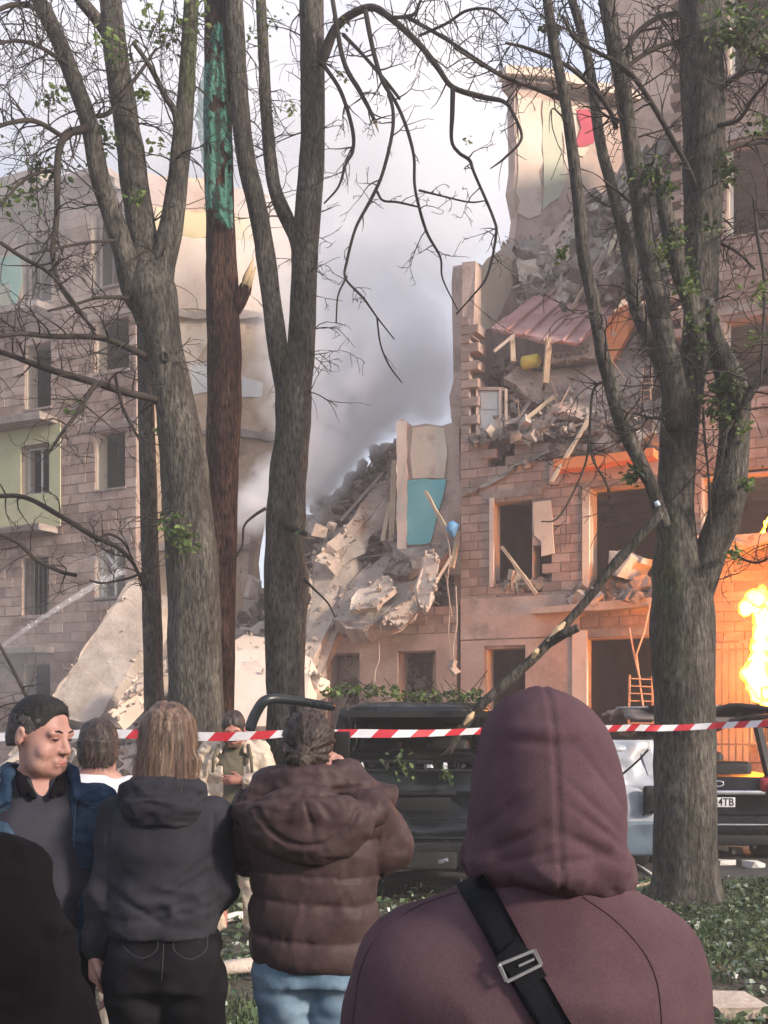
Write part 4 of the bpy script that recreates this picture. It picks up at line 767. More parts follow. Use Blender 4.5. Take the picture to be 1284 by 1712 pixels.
# left twin stemmed tree
A = Tree('mossy grey tree forking into several stems at the left', 12.0, base=(330, 0))
A.limb([(334, 1484, 150), (331, 1440, 118), (328, 1200, 92), (325, 1050, 90), (318, 900, 83), (303, 740, 74), (286, 640, 64), (270, 570, 66), (256, 505, 80), (250, 470, 74), (240, 430, 40)], 0, 0, 'trunk', 22)
A.limb([(262, 540, 40), (228, 492, 46), (207, 420, 39), (181, 340, 35), (165, 290, 33), (150, 210, 31), (122, 130, 29), (95, 60, 27), (65, 0, 25), (40, -60, 22)], 0, -.7, twig=9)
A.limb([(258, 520, 50), (246, 450, 52), (238, 390, 50), (227, 320, 48), (215, 230, 45), (201, 140, 41), (190, 60, 39), (185, 0, 37), (180, -60, 34)], .02, .5, twig=8)
A.limb([(200, 110, 18), (180, 60, 21), (160, 30, 21), (135, 0, 20), (105, -45, 16)], .4, -.1, twig=4)
A.limb([(262, 510, 44), (272, 440, 44), (288, 370, 39), (302, 260, 33), (312, 140, 28), (320, 0, 24), (322, -60, 20)], 0, .3, twig=9)
A.limb([(292, 350, 16), (290, 280, 15), (296, 200, 14), (276, 160, 11), (250, 110, 9), (222, 70, 7)], .1, -.4, twig=6)
A.branch([(274, 672, 17), (258, 667, 14), (215, 657, 13), (160, 640, 12), (77, 616, 11), (12, 592, 9), (-40, 580, 8)], 0, -.9, 12)
A.branch([(245, 598, 14), (228, 588, 12), (170, 565, 10), (85, 562, 9), (33, 558, 8), (-30, 568, 6)], 0, -1.2, 10)
A.branch([(152, 214, 15), (132, 218, 14), (110, 226, 13), (97, 262, 12), (95, 360, 10), (88, 420, 9), (98, 470, 8), (130, 520, 6), (160, 552, 4)], -.35, -1.0, 12)
A.branch([(100, 285, 8), (60, 290, 6), (30, 310, 5), (0, 345, 4)], -.4, -1, 6)
A.branch([(108, 230, 8), (60, 203, 8), (20, 205, 7), (-20, 218, 6)], -.3, -1.1, 8)
A.branch([(140, 196, 8), (180, 190, 8), (200, 165, 7), (235, 120, 6), (262, 80, 4)], -.3, .2, 6)
A.branch([(113, 108, 8), (70, 80, 7), (30, 68, 6), (-10, 75, 5)], -.5, -1.2, 8)
A.branch([(84, 38, 9), (55, 12, 9), (20, 8, 8), (-20, 25, 7)], -.6, -1.2, 6)
A.branch([(0, 405, 7), (40, 432, 7), (80, 455, 6), (120, 500, 6), (160, 560, 5)], -1.2, -.9, 6)
A.branch([(230, 500, 8), (170, 497, 6), (130, 507, 5), (80, 520, 4)], -.1, -.8, 6)
A.branch([(190, 402, 6), (150, 405, 5), (100, 414, 5), (50, 425, 4)], -.3, -.9, 4)
A.branch([(160, 640, 8), (130, 690, 7), (105, 722, 6), (80, 760, 4)], -.5, -.8, 6)
A.branch([(192, 625, 6), (205, 680, 6), (225, 720, 5), (236, 742, 3)], -.5, -.3, 3)
A.branch([(290, 860, 8), (268, 872, 5), (255, 880, 3)], -.2, -.4, 3)
for _ in range(34): A.grow(P(rng.uniform(-30, 330), rng.uniform(-40, 60), 12 + rng.uniform(-1, 1)), np.array([rng.normal(0, .5), rng.normal(0, .3), -1]), rng.uniform(.5, 1.0), .008, 0)
for x, y, n_, r_ in [(95, 165, 22, .14), (75, 290, 50, .24), (55, 320, 30, .2), (235, 155, 16, .1), (175, 230, 26, .16), (262, 42, 34, .25), (180, 66, 24, .18), (260, 252, 16, .16), (300, 60, 22, .2), (160, 275, 26, .14), (12, 330, 24, .2), (30, 250, 12, .2), (225, 330, 14, .1), (308, 910, 26, .16), (282, 875, 18, .14), (262, 722, 8, .06), (298, 890, 20, .15), (128, 678, 12, .1), (200, 98, 18, .15), (330, 20, 22, .2)]: A.leaves(x, y, n_, r_, rng.uniform(-.6, .2), .068)
for x, y, rr in ((247, 492, .062), (283, 607, .045)):
    c = P(x, y, 12) - [0, .205 if y < 550 else .2, 0]; b = MB(); b.tube([c + [math.cos(a) * rr * .8, -.01, math.sin(a) * rr] for a in np.linspace(0, 2 * math.pi, 14)], rr * .36, 7); A.put(b, 'knot', M['bark'])
A.done()
# thin grey trunk
B_ = Tree('thin straight grey tree just left of the mossy forked tree', 14.0, base=(262, 0))
B_.limb([(264, 1444, 48), (261, 1380, 38), (258, 1200, 34), (255, 1065, 32), (250, 905, 30), (246, 740, 28), (243, 620, 26), (241, 520, 23), (240, 440, 18), (246, 340, 12)], 0, .3, 'trunk', 16)
B_.branch([(242, 985, 7), (234, 965, 6), (220, 938, 7), (195, 914, 8), (158, 897, 9), (100, 862, 9), (40, 831, 8), (-20, 830, 8)], 0, -1.2, 10)
B_.branch([(160, 905, 6), (180, 893, 5), (205, 905, 4), (222, 935, 3)], -.6, -.2, 2)
B_.branch([(128, 962, 7), (100, 955, 7), (60, 935, 7), (30, 908, 6), (-10, 890, 6)], -1.3, -1.3, 6)
B_.branch([(238, 958, 5), (210, 968, 4), (170, 975, 3), (150, 970, 3)], -.1, -.5, 3)
B_.branch([(62, 1200, 6), (42, 1160, 7), (22, 1120, 6), (0, 1080, 6), (-20, 1050, 6)], -3, -3, 4)
B_.done()
# red pine with broken top and net
C_ = Tree('reddish pine trunk with split stub and green net', 13.0, 'bark_red', base=(360, 0))
C_.limb([(362, 1462, 80), (361, 1420, 64), (362, 1200, 60), (366, 1000, 57), (371, 800, 55), (375, 650, 57), (373, 500, 55), (369, 400, 50), (366, 300, 49), (364, 200, 47), (364, 80, 45), (364, -50, 43)], 0, 0, 'trunk', 20)
C_.limb([(392, 520, 22), (402, 500, 24), (412, 478, 20)], -.05, -.1)
for k, (x0, y0, x1, y1) in enumerate([(404, 496, 424, 432), (410, 490, 428, 446), (414, 478, 422, 440)]):
    b = MB(); b.tube([P(x0, y0, 12.9), P((x0 + x1) / 2 - 1, (y0 + y1) / 2, 12.86), P(x1, y1, 12.85)], [.05, .04, .008], 5, lump=.15); C_.put(b, 'splinter', M['splint'])
NET = mat('green_netting', [(.06, .27, .20), (.11, .36, .28), (.20, .46, .38)], 5, rough=.7, bump=.5, bscale=60, transl=.3, stretch=(1, 1, .3))
nn = NET.node_tree; tr = nn.nodes.new('ShaderNodeBsdfTransparent'); ms = nn.nodes.new('ShaderNodeMixShader'); out = nn.nodes['Material Output']; src = out.inputs[0].links[0].from_socket
wv = nn.nodes.new('ShaderNodeTexNoise'); wv.inputs['Scale'].default_value = 16; wv.inputs['Detail'].default_value = 4; nn.links.new(nn.nodes.new('ShaderNodeNewGeometry').outputs['Position'], wv.inputs['Vector'])
mr = nn.nodes.new('ShaderNodeMapRange'); mr.inputs[1].default_value = .52; mr.inputs[2].default_value = .66; mr.inputs[3].default_value = .32; mr.inputs[4].default_value = .9; nn.links.new(wv.outputs[0], mr.inputs[0]); nn.links.new(mr.outputs[0], ms.inputs[0]); nn.links.new(src, ms.inputs[1]); nn.links.new(tr.outputs[0], ms.inputs[2]); nn.links.new(ms.outputs[0], out.inputs[0])
V = []; Q = []; nu, nv = 16, 60
for j in range(nv):
    v_ = j / (nv - 1); y = 40 + v_ * 330; xl = np.interp(y, [40, 130, 190, 230, 300, 350, 372], [352, 330, 322, 332, 334, 340, 372]); xr = np.interp(y, [40, 200, 300, 372], [372, 384, 388, 388])
    for i in range(nu):
        u_ = i / (nu - 1); p = P(xl + (xr - xl) * u_, y + 14 * u_ * (v_ > .9), 12.78); p[1] += .10 * (2 * u_ - 1.2) ** 2 + .03 * math.sin(u_ * 17 + y * .02) + .03 * float(vnoise(p, 6)); p[0] += .015 * float(vnoise(p, 9, 4)); V.append(p)
for j in range(nv - 1):
    for i in range(nu - 1):
        if fnoise(np.array([[i * .4, j * .22, 3.]]), 1, 2)[0] < .52: Q.append((j * nu + i, j * nu + i + 1, (j + 1) * nu + i + 1, (j + 1) * nu + i))
no = link('net', np_mesh('net', np.array(V) - V[0], Q, smooth=True), NET, None, tuple(V[0]), label='torn green netting hanging on the reddish pine trunk', cat='net')
C_.done()
# middle tree
D_ = Tree('grey forked tree in the middle with long drooping branches', 13.0, base=(478, 0))
D_.limb([(480, 1462, 96), (479, 1420, 76), (478, 1180, 66), (476, 1090, 67), (479, 985, 74), (476, 930, 66), (477, 860, 66), (482, 790, 62), (489, 720, 58), (490, 660, 60), (490, 620, 56), (488, 580, 40)], 0, 0, 'trunk', 22)
D_.limb([(484, 690, 34), (474, 630, 36), (463, 570, 34), (441, 405, 33), (425, 325, 33), (411, 265, 33), (400, 160, 32), (391, 0, 30), (386, -60, 28)], 0, -.3, twig=10)
D_.limb([(494, 690, 40), (502, 610, 46), (507, 500, 45), (511, 405, 44), (522, 250, 43), (522, 100, 42), (520, -60, 40)], 0, .2, twig=12)
D_.limb([(503, 440, 24), (494, 398, 24), (482, 370, 24), (458, 310, 23), (446, 200, 21), (441, 100, 19), (436, 0, 17), (434, -50, 15)], 0, .5, twig=10)
D_.branch([(524, 118, 20), (540, 95, 18), (562, 45, 15), (595, 20, 13), (625, 13, 12), (655, 32, 11), (700, 73, 10), (732, 113, 10), (757, 146, 9), (805, 162, 9), (842, 170, 7), (858, 190, 6), (872, 231, 5), (845, 263, 4), (820, 282, 2)], .1, -1.2, 12, (.15, .5))
D_.branch([(757, 146, 9), (756, 190, 8), (755, 235, 6), (767, 255, 6), (785, 268, 6), (793, 290, 5), (825, 365, 5), (829, 395, 5), (815, 460, 4), (790, 495, 3), (763, 525, 3)], -.9, -1.1, 6, (.15, .5))
D_.branch([(611, 18, 9), (623, 81, 8), (639, 134, 8), (663, 174, 6), (680, 215, 6), (692, 263, 5), (694, 316, 5), (712, 385, 5), (736, 430, 4), (740, 466, 3), (765, 518, 2)], -.5, -1.0, 7, (.15, .5))
D_.branch([(650, 158, 6), (657, 186, 6), (655, 227, 6), (639, 292, 6), (619, 336, 6), (595, 381, 5), (580, 437, 5), (578, 466, 4), (607, 498, 4), (630, 530, 3), (659, 567, 2)], -.7, -.9, 7, (.15, .5))
D_.branch([(580, 462, 4), (565, 495, 3), (562, 540, 3)], -.85, -.9, 2, (.1, .3)); D_.branch([(630, 530, 3), (636, 575, 3), (650, 610, 3), (672, 640, 2)], -.9, -.9, 1, (.1, .3))
D_.branch([(630, 320, 5), (640, 335, 4), (665, 338, 4), (700, 346, 3)], -.8, -.9, 2, (.1, .3))
D_.branch([(534, 100, 7), (544, 113, 7), (570, 154, 7), (589, 215, 7), (590, 251, 6), (578, 275, 5), (566, 312, 4), (542, 340, 3)], 0, -.4, 7, (.15, .5))
D_.branch([(556, 0, 8), (574, 101, 8), (600, 150, 8), (616, 180, 7), (628, 206, 6)], -.2, -.5, 6, (.1, .4))
b = MB(); b.tube([P(626, 202, 12.5), P(633, 221, 12.5)], [.02, .004], 5); D_.put(b, 'splinter', M['splint'])
D_.branch([(574, 58, 7), (605, 90, 6), (640, 130, 6), (668, 165, 5)], -.2, -.7, 4, (.1, .4)); D_.branch([(655, 30, 6), (690, 25, 6), (700, 8, 5), (712, -20, 4)], -.6, -.6, 5, (.2, .5))
D_.branch([(680, 28, 7), (745, 65, 6), (805, 105, 6), (846, 130, 6), (885, 145, 5), (935, 167, 4)], -.6, -1.5, 8, (.15, .5))
D_.branch([(700, 60, 5), (745, 40, 5), (780, 18, 5), (820, 16, 4), (850, 40, 3)], -.7, -1.2, 8, (.15, .5)); D_.branch([(700, 318, 4), (740, 328, 3), (785, 338, 3), (815, 335, 2)], -.9, -1, 3, (.1, .3))
D_.branch([(512, 893, 9), (490, 884, 12), (478, 880, 16)], -.42, -.3, 0); D_.branch([(444, 850, 6), (425, 862, 5), (408, 880, 4), (404, 915, 4), (385, 938, 3)], -.2, -.4, 2, (.1, .25)); D_.branch([(508, 968, 6), (525, 985, 4), (548, 1008, 3), (560, 1032, 2)], -.2, -.3, 1, (.1, .3))
for _ in range(22): D_.grow(P(rng.uniform(690, 880), rng.uniform(-30, 40), 12 + rng.uniform(-1, .5)), np.array([rng.normal(0, .6), rng.normal(0, .3), -.8]), rng.uniform(.4, .8), .006, 0)
for x, y, n_, r_ in [(485, 178, 16, .1), (575, 128, 12, .1), (450, 20, 20, .2), (430, 60, 12, .15), (575, 40, 12, .1), (782, 236, 8, .05), (455, 190, 14, .12), (500, 885, 6, .1)]: D_.leaves(x, y, n_, r_, rng.uniform(-.5, .1), .05)
D_.done()
# big right tree
E_ = Tree('big grey tree with ivy sprouts dividing low at the right', 10.6, base=(1147, 0))
E_.limb([(1148, 1520, 150), (1147, 1490, 120), (1145, 1420, 105), (1144, 1210, 102), (1143, 1090, 104), (1140, 1010, 104), (1134, 950, 84), (1130, 880, 66), (1131, 800, 60), (1136, 720, 62), (1140, 650, 68), (1142, 600, 50)], 0, 0, 'trunk', 24)
E_.limb([(1142, 700, 58), (1150, 640, 56), (1161, 590, 52), (1172, 500, 56), (1175, 360, 63), (1178, 250, 71), (1173, 120, 71), (1172, 0, 73), (1172, -60, 73)], .05, .1, twig=10)
E_.limb([(1134, 720, 46), (1128, 660, 44), (1119, 600, 38), (1103, 530, 35), (1087, 449, 33), (1074, 367, 33), (1066, 306, 33), (1052, 225, 28), (1038, 122, 27), (1030, 90, 27), (1013, 0, 25), (1003, -50, 24)], -.1, -.6, twig=10)
E_.limb([(1128, 672, 26), (1110, 620, 27), (1087, 571, 25), (1062, 510, 23), (1054, 449, 22), (1042, 388, 21), (1021, 306, 19), (1005, 245, 18), (993, 163, 17), (980, 82, 15), (956, 0, 14), (940, -40, 13)], 0, .5, twig=8)
E_.limb([(1112, 880, 22), (1100, 845, 23), (1091, 816, 22), (1062, 755, 25), (1038, 702, 26), (1017, 625, 25), (1009, 600, 24), (993, 510, 22), (976, 429, 21), (968, 347, 20), (956, 245, 19), (944, 163, 18), (927, 82, 17), (915, 0, 16), (905, -50, 15)], -.25, -.8, twig=6)
E_.limb([(1180, 620, 26), (1172, 580, 30), (1156, 510, 31), (1135, 449, 30), (1115, 367, 27), (1104, 300, 20), (1100, 280, 10)], -.2, -.4)
E_.limb([(1150, 1020, 60), (1165, 985, 60), (1190, 920, 54), (1211, 864, 56), (1223, 788, 56), (1228, 712, 53), (1226, 655, 54), (1212, 610, 40), (1196, 560, 26), (1186, 500, 14)], 0, -.3, twig=3)
E_.limb([(1228, 720, 24), (1243, 680, 18), (1258, 650, 16), (1282, 625, 15), (1310, 590, 14)], -.3, -.6, twig=6)
for L_ in ([(1165, 320, 9), (1150, 280, 9), (1125, 235, 9), (1100, 190, 9), (1068, 140, 8), (1040, 110, 8), (1000, 88, 7), (960, 62, 6), (940, 25, 5)], [(1045, 120, 10), (1055, 70, 10), (1085, 38, 9), (1120, 24, 9), (1160, 26, 8)], [(1040, 120, 7), (1070, 95, 8), (1110, 75, 8), (1145, 70, 8)], [(945, 165, 6), (900, 150, 6), (845, 130, 6), (800, 105, 5), (760, 80, 4)], [(1030, 215, 9), (1022, 190, 8), (990, 145, 8), (940, 105, 7), (880, 80, 6), (845, 72, 4)],
           [(1200, 262, 10), (1230, 245, 9), (1260, 240, 8), (1300, 235, 7)], [(1205, 150, 9), (1235, 125, 8), (1270, 118, 7), (1300, 130, 6)], [(1195, 80, 20), (1220, 60, 18), (1250, 75, 16), (1300, 110, 14)], [(1080, 355, 6), (1062, 345, 5), (1030, 318, 5), (1010, 302, 4)], [(1015, 640, 6), (1000, 642, 5), (990, 660, 5), (986, 710, 4), (980, 770, 4), (955, 830, 3), (930, 868, 3), (905, 872, 2)], [(985, 735, 4), (992, 770, 4), (1010, 800, 3), (1020, 822, 2)],
           [(1200, 210, 8), (1235, 200, 7), (1262, 160, 6), (1290, 130, 5)], [(1260, 330, 5), (1266, 390, 6), (1278, 470, 6), (1276, 560, 5), (1272, 640, 4)], [(1188, 880, 4), (1185, 800, 4), (1178, 730, 5), (1176, 680, 5)], [(1225, 925, 5), (1250, 938, 4), (1270, 940, 4), (1300, 925, 3)], [(1190, 400, 6), (1230, 420, 5), (1262, 450, 4)], [(1060, 690, 5), (1085, 698, 5), (1110, 700, 4)]):
    E_.branch(L_, rng.uniform(-.3, .1), rng.uniform(-.9, .2), 8, (.15, .55))
for _ in range(26): E_.grow(P(rng.uniform(870, 1100), rng.uniform(-30, 30), 10.4 + rng.uniform(-1, .5)), np.array([rng.normal(0, .6), rng.normal(0, .3), -.8]), rng.uniform(.3, .7), .005, 0)
for x, y, n_, r_ in [(1092, 290, 40, .1), (1110, 320, 34, .1), (1130, 400, 40, .11), (1116, 425, 34, .1), (1150, 480, 30, .1), (1165, 540, 26, .1), (1175, 580, 26, .1), (1148, 440, 20, .1), (1215, 60, 60, .2), (1255, 45, 60, .22), (1290, 80, 50, .22), (1238, 20, 50, .2), (1270, 210, 22, .14), (1212, 280, 36, .09), (1216, 300, 24, .08), (1222, 640, 50, .12), (1200, 660, 44, .12), (1216, 700, 40, .12), (1190, 690, 30, .1), (1236, 720, 26, .1), (1250, 810, 22, .07), (1228, 925, 24, .07), (1062, 785, 26, .07), (1055, 800, 18, .06), (938, 425, 18, .06), (925, 45, 12, .06), (1275, 490, 24, .12), (1265, 560, 16, .1), (1185, 380, 16, .1), (1050, 300, 10, .08)]: E_.leaves(x, y, n_, r_, rng.uniform(-.45, -.3), .055, ivy=rng.random() < .5); E_.leaves(x, y, n_ // 2, r_ * 1.5, -.4, .05, ivy=rng.random() < .5)
E_.done()
# broken branch leaning from the fork onto the dark car
L_ = [(1106, 858, 15), (1062, 906, 16), (1025, 947, 17), (984, 1000, 15), (935, 1055, 16), (890, 1102, 17), (841, 1145, 17), (796, 1188, 15), (764, 1232, 12), (750, 1262, 8)]
dd = np.linspace(10.1, 10.45, len(L_)); p = np.array([P(x, y, d) for (x, y, w), d in zip(L_, dd)]); r = np.array([w / 2 / FPX * d for (x, y, w), d in zip(L_, dd)])
q = catmull(np.concatenate([p, r[:, None]], 1), 6); fb = bark_tube(q[:, :3], q[:, 3] + rng.normal(0, .002, len(q)), 9).build('fallen_branch', M['bark'], None, True, label='long broken branch leaning from the big right tree onto the dark car', cat='branch')
for x0, y0, x1, y1 in ((1050, 916, 1022, 938), (1000, 978, 985, 996), (945, 1040, 915, 1072), (900, 1084, 890, 1100), (792, 1190, 776, 1212)):
    b = MB(); a0, a1 = P(x0, y0, 10.19), P(x1, y1, 10.21); b.tube([a0, a0 * .6 + a1 * .4, a1], [.012, .03, .01], 6, lump=.2); sub(fb, b, 'bare_patch', M['splint'])
b = MB(); b.tube([P(918, 1073, 10.25), P(945, 1058, 10.15), P(966, 1049, 10.1)], [.05, .042, .036], 8, lump=.05); sub(fb, b, 'side_stub', M['bark'])
b = MB(); b.tube([P(765, 1225, 10.3), P(752, 1250, 10.3), P(738, 1262, 10.3)], [.02, .012, .006], 5); b.tube([P(790, 1195, 10.3), P(778, 1180, 10.25), P(772, 1190, 10.2)], [.018, .014, .006], 5); sub(fb, b, 'side_twig', M['twig'])
b = MB(); b.tube([P(1097, 838, 10.2), P(1100, 846, 10.2)], [.02, .026], 7); b.build('torn_scrap', mat('pale_blue_rag', [(.55, .63, .72), (.65, .72, .8)], 3, rough=.8), None, True, label='pale blue scrap caught in the fork above the leaning branch', cat='scrap')
# ---------------------------------------------------------------- cars and the barrier tape
M.update(
    paint_dark=mat('dusty_dark_paint', [(.005, .009, .011), (.011, .016, .019)], 2.2, rough=.3, spec=.42, bump=.04, bscale=6, fine=.1, spot=((.045, .042, .04), 2.3, .66), rr=.12),
    paint_black=mat('dusty_black_paint', [(.004, .0035, .005), (.009, .0075, .010)], 2.2, rough=.3, spec=.28, bump=.04, bscale=6, spot=((.05, .042, .04), 2.6, .66), rr=.12),
    paint_white=mat('dusty_white_paint', [(.30, .32, .36), (.40, .43, .47)], 2.2, rough=.4, spec=.5, bump=.05, bscale=5, spot=((.40, .37, .35), 2.3, .6)),
    trim=mat('black_trim', [(.005, .0055, .006), (.011, .0115, .012)], 3, rough=.6, bump=.1),
    trim_blue=mat('blue_grey_trim', [(.10, .14, .18), (.16, .21, .26)], 3, rough=.5, bump=.1),
    rubber=mat('tyre_rubber', [(.012, .012, .012), (.03, .028, .026)], 6, rough=.85, bump=.2),
    alloy=mat('alloy_rim', [(.25, .25, .26), (.36, .36, .37)], 4, rough=.4, metal=.8, bump=0),
    chrome=mat('dull_chrome', [(.55, .55, .56), (.66, .66, .67)], 4, rough=.3, metal=.9, bump=0),
    lamp_red=mat('red_lamp', [(.22, .008, .012), (.32, .014, .02)], 4, rough=.2, spec=.6, bump=0, fine=0),
    lamp_clear=mat('clear_lamp', [(.60, .60, .60), (.72, .72, .72)], 4, rough=.2, spec=.6, bump=0, fine=0),
    plate=mat('plate_white', [(.62, .62, .60), (.70, .70, .68)], 4, rough=.5, bump=0, fine=.05),
    ink=mat('plate_ink', [(.01, .01, .012), (.015, .015, .018)], 4, rough=.5, bump=0, fine=0),
)
GLS = bpy.data.materials.new('car_glass'); GLS.use_nodes = True; t = GLS.node_tree; n = t.nodes; l = t.links; bs = n['Principled BSDF']; bs.inputs['Base Color'].default_value = (.03, .04, .04, 1); bs.inputs['Roughness'].default_value = .05
tr = n.new('ShaderNodeBsdfTransparent'); tr.inputs[0].default_value = (.55, .6, .6, 1); ms = n.new('ShaderNodeMixShader'); ms.inputs[0].default_value = .3; l.new(tr.outputs[0], ms.inputs[1]); l.new(bs.outputs[0], ms.inputs[2]); l.new(ms.outputs[0], n['Material Output'].inputs[0])

def put(root, mb, name, m, smooth=False, parent=None, **k):
    me = mb.mesh(name, smooth); me.materials.append(m); o = bpy.data.objects.new(name, me); COL.objects.link(o); o.parent = parent or root; return tag(o, **k)
def rbox(c, size, bev, rot=None):              # box with rounded edges
    import bmesh
    bm = bmesh.new(); bmesh.ops.create_cube(bm, size=1.0); bmesh.ops.scale(bm, vec=Vector(size), verts=bm.verts); bmesh.ops.bevel(bm, geom=bm.edges[:], offset=bev, segments=3, profile=.5, affect='EDGES')
    V = np.array([v.co for v in bm.verts]); F = [[v.index for v in f.verts] for f in bm.faces]; bm.free()
    if rot is not None: V = V @ rot.T
    return V + np.array(c), F
def sheet(x0, x1, z0, z1, yf, nx=34, nz=26, th=.03):     # pressed sheet panel facing -y; yf(x,z) is its surface
    xs, zs = np.meshgrid(np.linspace(x0, x1, nx), np.linspace(z0, z1, nz), indexing='ij'); y = yf(xs, zs)
    V = np.concatenate([np.stack([xs, y, zs], -1).reshape(-1, 3), np.stack([xs, y + th, zs], -1).reshape(-1, 3)]); i = np.arange(nx * nz).reshape(nx, nz); k = nx * nz
    Q = np.stack([i[:-1, :-1], i[1:, :-1], i[1:, 1:], i[:-1, 1:]], -1).reshape(-1, 4).tolist(); Q2 = [[a + k for a in q[::-1]] for q in Q]
    ed = list(i[:, 0]) + list(i[-1, 1:]) + list(i[-2::-1, -1]) + list(i[0, -2:0:-1]); S_ = [[ed[(j + 1) % len(ed)], ed[j], ed[j] + k, ed[(j + 1) % len(ed)] + k] for j in range(len(ed))]
    return V, Q + Q2 + S_
def wheel(root, x, y, r=.36, w=.24):
    b = MB(); b.lathe([(r * .62, -w / 2), (r * .9, -w / 2), (r * .98, -w * .4), (r, -w * .25), (r, w * .25), (r * .98, w * .4), (r * .9, w / 2), (r * .62, w / 2)], 28, (x, y, r), 'x'); wo = put(root, b, 'wheel', M['rubber'], True)
    b = MB(); s_ = 1 if x > 0 else -1; b.lathe([(r * .62, -w * .45), (r * .62, w * .45), (r * .5, w * .4)], 24, (x, y, r), 'x')
    for k in range(5): a = k * 2 * math.pi / 5; b.bar((x + s_ * w * .38, y, r), (x + s_ * w * .38, y + r * .6 * math.cos(a), r + r * .6 * math.sin(a)), .03, .07)
    put(root, b, 'rim', M['alloy'], False, wo)
def car(label, px, d, yaw, paint, Wd, Ln, H, belt, sill=.34, tail=.14, cabin=(.25, 2.9), name='parked_car', hood=True, trim=None, roof=True):
    hw = Wd / 2; root = empty(name, P(px, HY + CZ * FPX / d, d) * [1, 1, 0], yaw, label=label, cat='car'); trim = trim or M['trim']
    s = SDF((-hw - .12, -.1, .1), (hw + .12, Ln + .12, H + .1), .026)
    cy_ = Ln / 2
    s.loft([(sill, 0, cy_, hw * .95, cy_ - .02), (sill + .12, 0, cy_, hw, cy_), (belt * .75, 0, cy_, hw, cy_), (belt - .04, 0, cy_ - .0, hw * .97, cy_ - .04), (belt, 0, cy_, hw * .93, cy_ - .09)], .01, 9)
    for y in (.85, Ln - .85):
        for x in (-1, 1): s.rc((x * (hw - .24), y, .36), (x * (hw + .2), y, .36), .41, .41, .03, cut=True)
    s.ell((0, Ln - .3, belt + .18), (hw * 1.2, .9, .22), .05, cut=True)
    put_me = s.mesh('body'); put_me.materials.append(paint); bo = bpy.data.objects.new('body', put_me); COL.objects.link(bo); bo.parent = root
    y0, y1 = cabin; tw = hw * .80
    if roof:
        s = SDF((-hw, y0 - .1, H - .3), (hw, y1 + .2, H + .1), .022); s.loft([(H - .13, 0, (y0 + y1) / 2, tw + .03, (y1 - y0) / 2 + .06), (H - .06, 0, (y0 + y1) / 2, tw, (y1 - y0) / 2 + .03), (H - .01, 0, (y0 + y1) / 2, tw * .84, (y1 - y0) / 2 - .18), (H, 0, (y0 + y1) / 2, tw * .6, (y1 - y0) / 2 - .4)], .01, 5)
        me = s.mesh('roof'); me.materials.append(paint); o = bpy.data.objects.new('roof', me); COL.objects.link(o); o.parent = root
        for x in (-1, 1):
            for ya, yb in ((y0 - .1, y0 + .03), (y0 + 1.0, y0 + 1.0), (y0 + 1.9, y0 + 1.85), (y1 + .75, y1 - .05)):
                b = MB(); b.bar((x * hw * .93, ya, belt - .04), (x * tw, yb, H - .1), .075, .12, up=(1, 0, 0)); put(root, b, 'pillar', paint)
    for x in (-hw + .13, hw - .13):
        for y in (.85, Ln - .85): wheel(root, x, y)
    b = MB(); b.add(*rbox((0, 1.25, belt - .16), (Wd * .8, .22, .62), .07)); put(root, b, 'rear_seat', M['trim'], True)
    for x in (-.38, .38): b = MB(); b.add(*rbox((x, 2.2, belt - .05), (.48, .2, .6), .08)); b.add(*rbox((x, 2.2, belt + .33), (.26, .1, .18), .04)); put(root, b, 'front_seat', M['trim'], True)
    return root, hw

# dark off-roader with smashed rear window
SV, hw = car('dark dusty off-roader with smashed rear window and dented tailgate', 703, 10.6, 0, M['paint_dark'], 1.76, 4.6, 1.90, 1.27, name='off_road_car')
def dent(x, z): return -.045 + .07 * np.exp(-((x - .12) ** 2 / .06 + (z - .90) ** 2 / .03)) + .05 * np.clip(.16 - np.abs(z - .72 - .25 * x), 0, 1) + .03 * np.abs(fnoise(np.stack([x, x * 0, z], -1), 3.5, 2)) - .02 * np.exp(-((z - 1.05) ** 2) / .0012) - .022 * np.exp(-((z - .68) ** 2) / .0015) + .03 * (z > 1.16) * (z - 1.16) * 4
b = MB(); b.add(*sheet(-.80, .80, .60, 1.25, dent)); tgt = put(SV, b, 'tailgate', M['paint_dark'], True)
b = MB(); b.add(*rbox((.0, -.055, 1.035), (.66, .02, .04), .008)); put(SV, b, 'handle_strip', M['trim'], True, tgt)
b = MB(); b.add(*rbox((.0, -.05, .93), (.56, .012, .13), .005)); put(SV, b, 'plate_recess', M['trim'], True, tgt)
for z_, t_ in ((1.245, .03), (.62, .022), (.80, .012)): b = MB(); b.add(*rbox((0, -.07, z_), (1.6, .03, t_), .008)); put(SV, b, 'trim_strip', M['trim'], True, tgt)
b = MB(); b.add(*sheet(-.88, .88, .36, .58, lambda x, z: -.13 + .03 * np.abs(fnoise(np.stack([x, x * 0, z], -1), 2.2, 2)) + 1.2 * (z - .49) ** 2 + .06 * np.abs(x) ** 3, 30, 10, .12)); put(SV, b, 'bumper', M['trim'], True)
b = MB(); b.add(*rbox((.05, -.15, .42), (.56, .03, .16), .02)); put(SV, b, 'bumper_insert', M['rubber'], True)
for x in (-.80, .80): b = MB(); b.add(*rbox((x, -.05, 1.0), (.12, .06, .36), .02)); put(SV, b, 'tail_lamp', M['lamp_red'], True)
for k, (x0, z0, x1, z1) in enumerate([(-.79, 1.28, -.72, 1.76), (.79, 1.28, .72, 1.76), (-.72, 1.77, .72, 1.77)]): b = MB(); b.bar((x0, .03, z0), (x1, .16 if k < 2 else .12, z1), .07, .06); put(SV, b, 'window_surround', M['trim'])
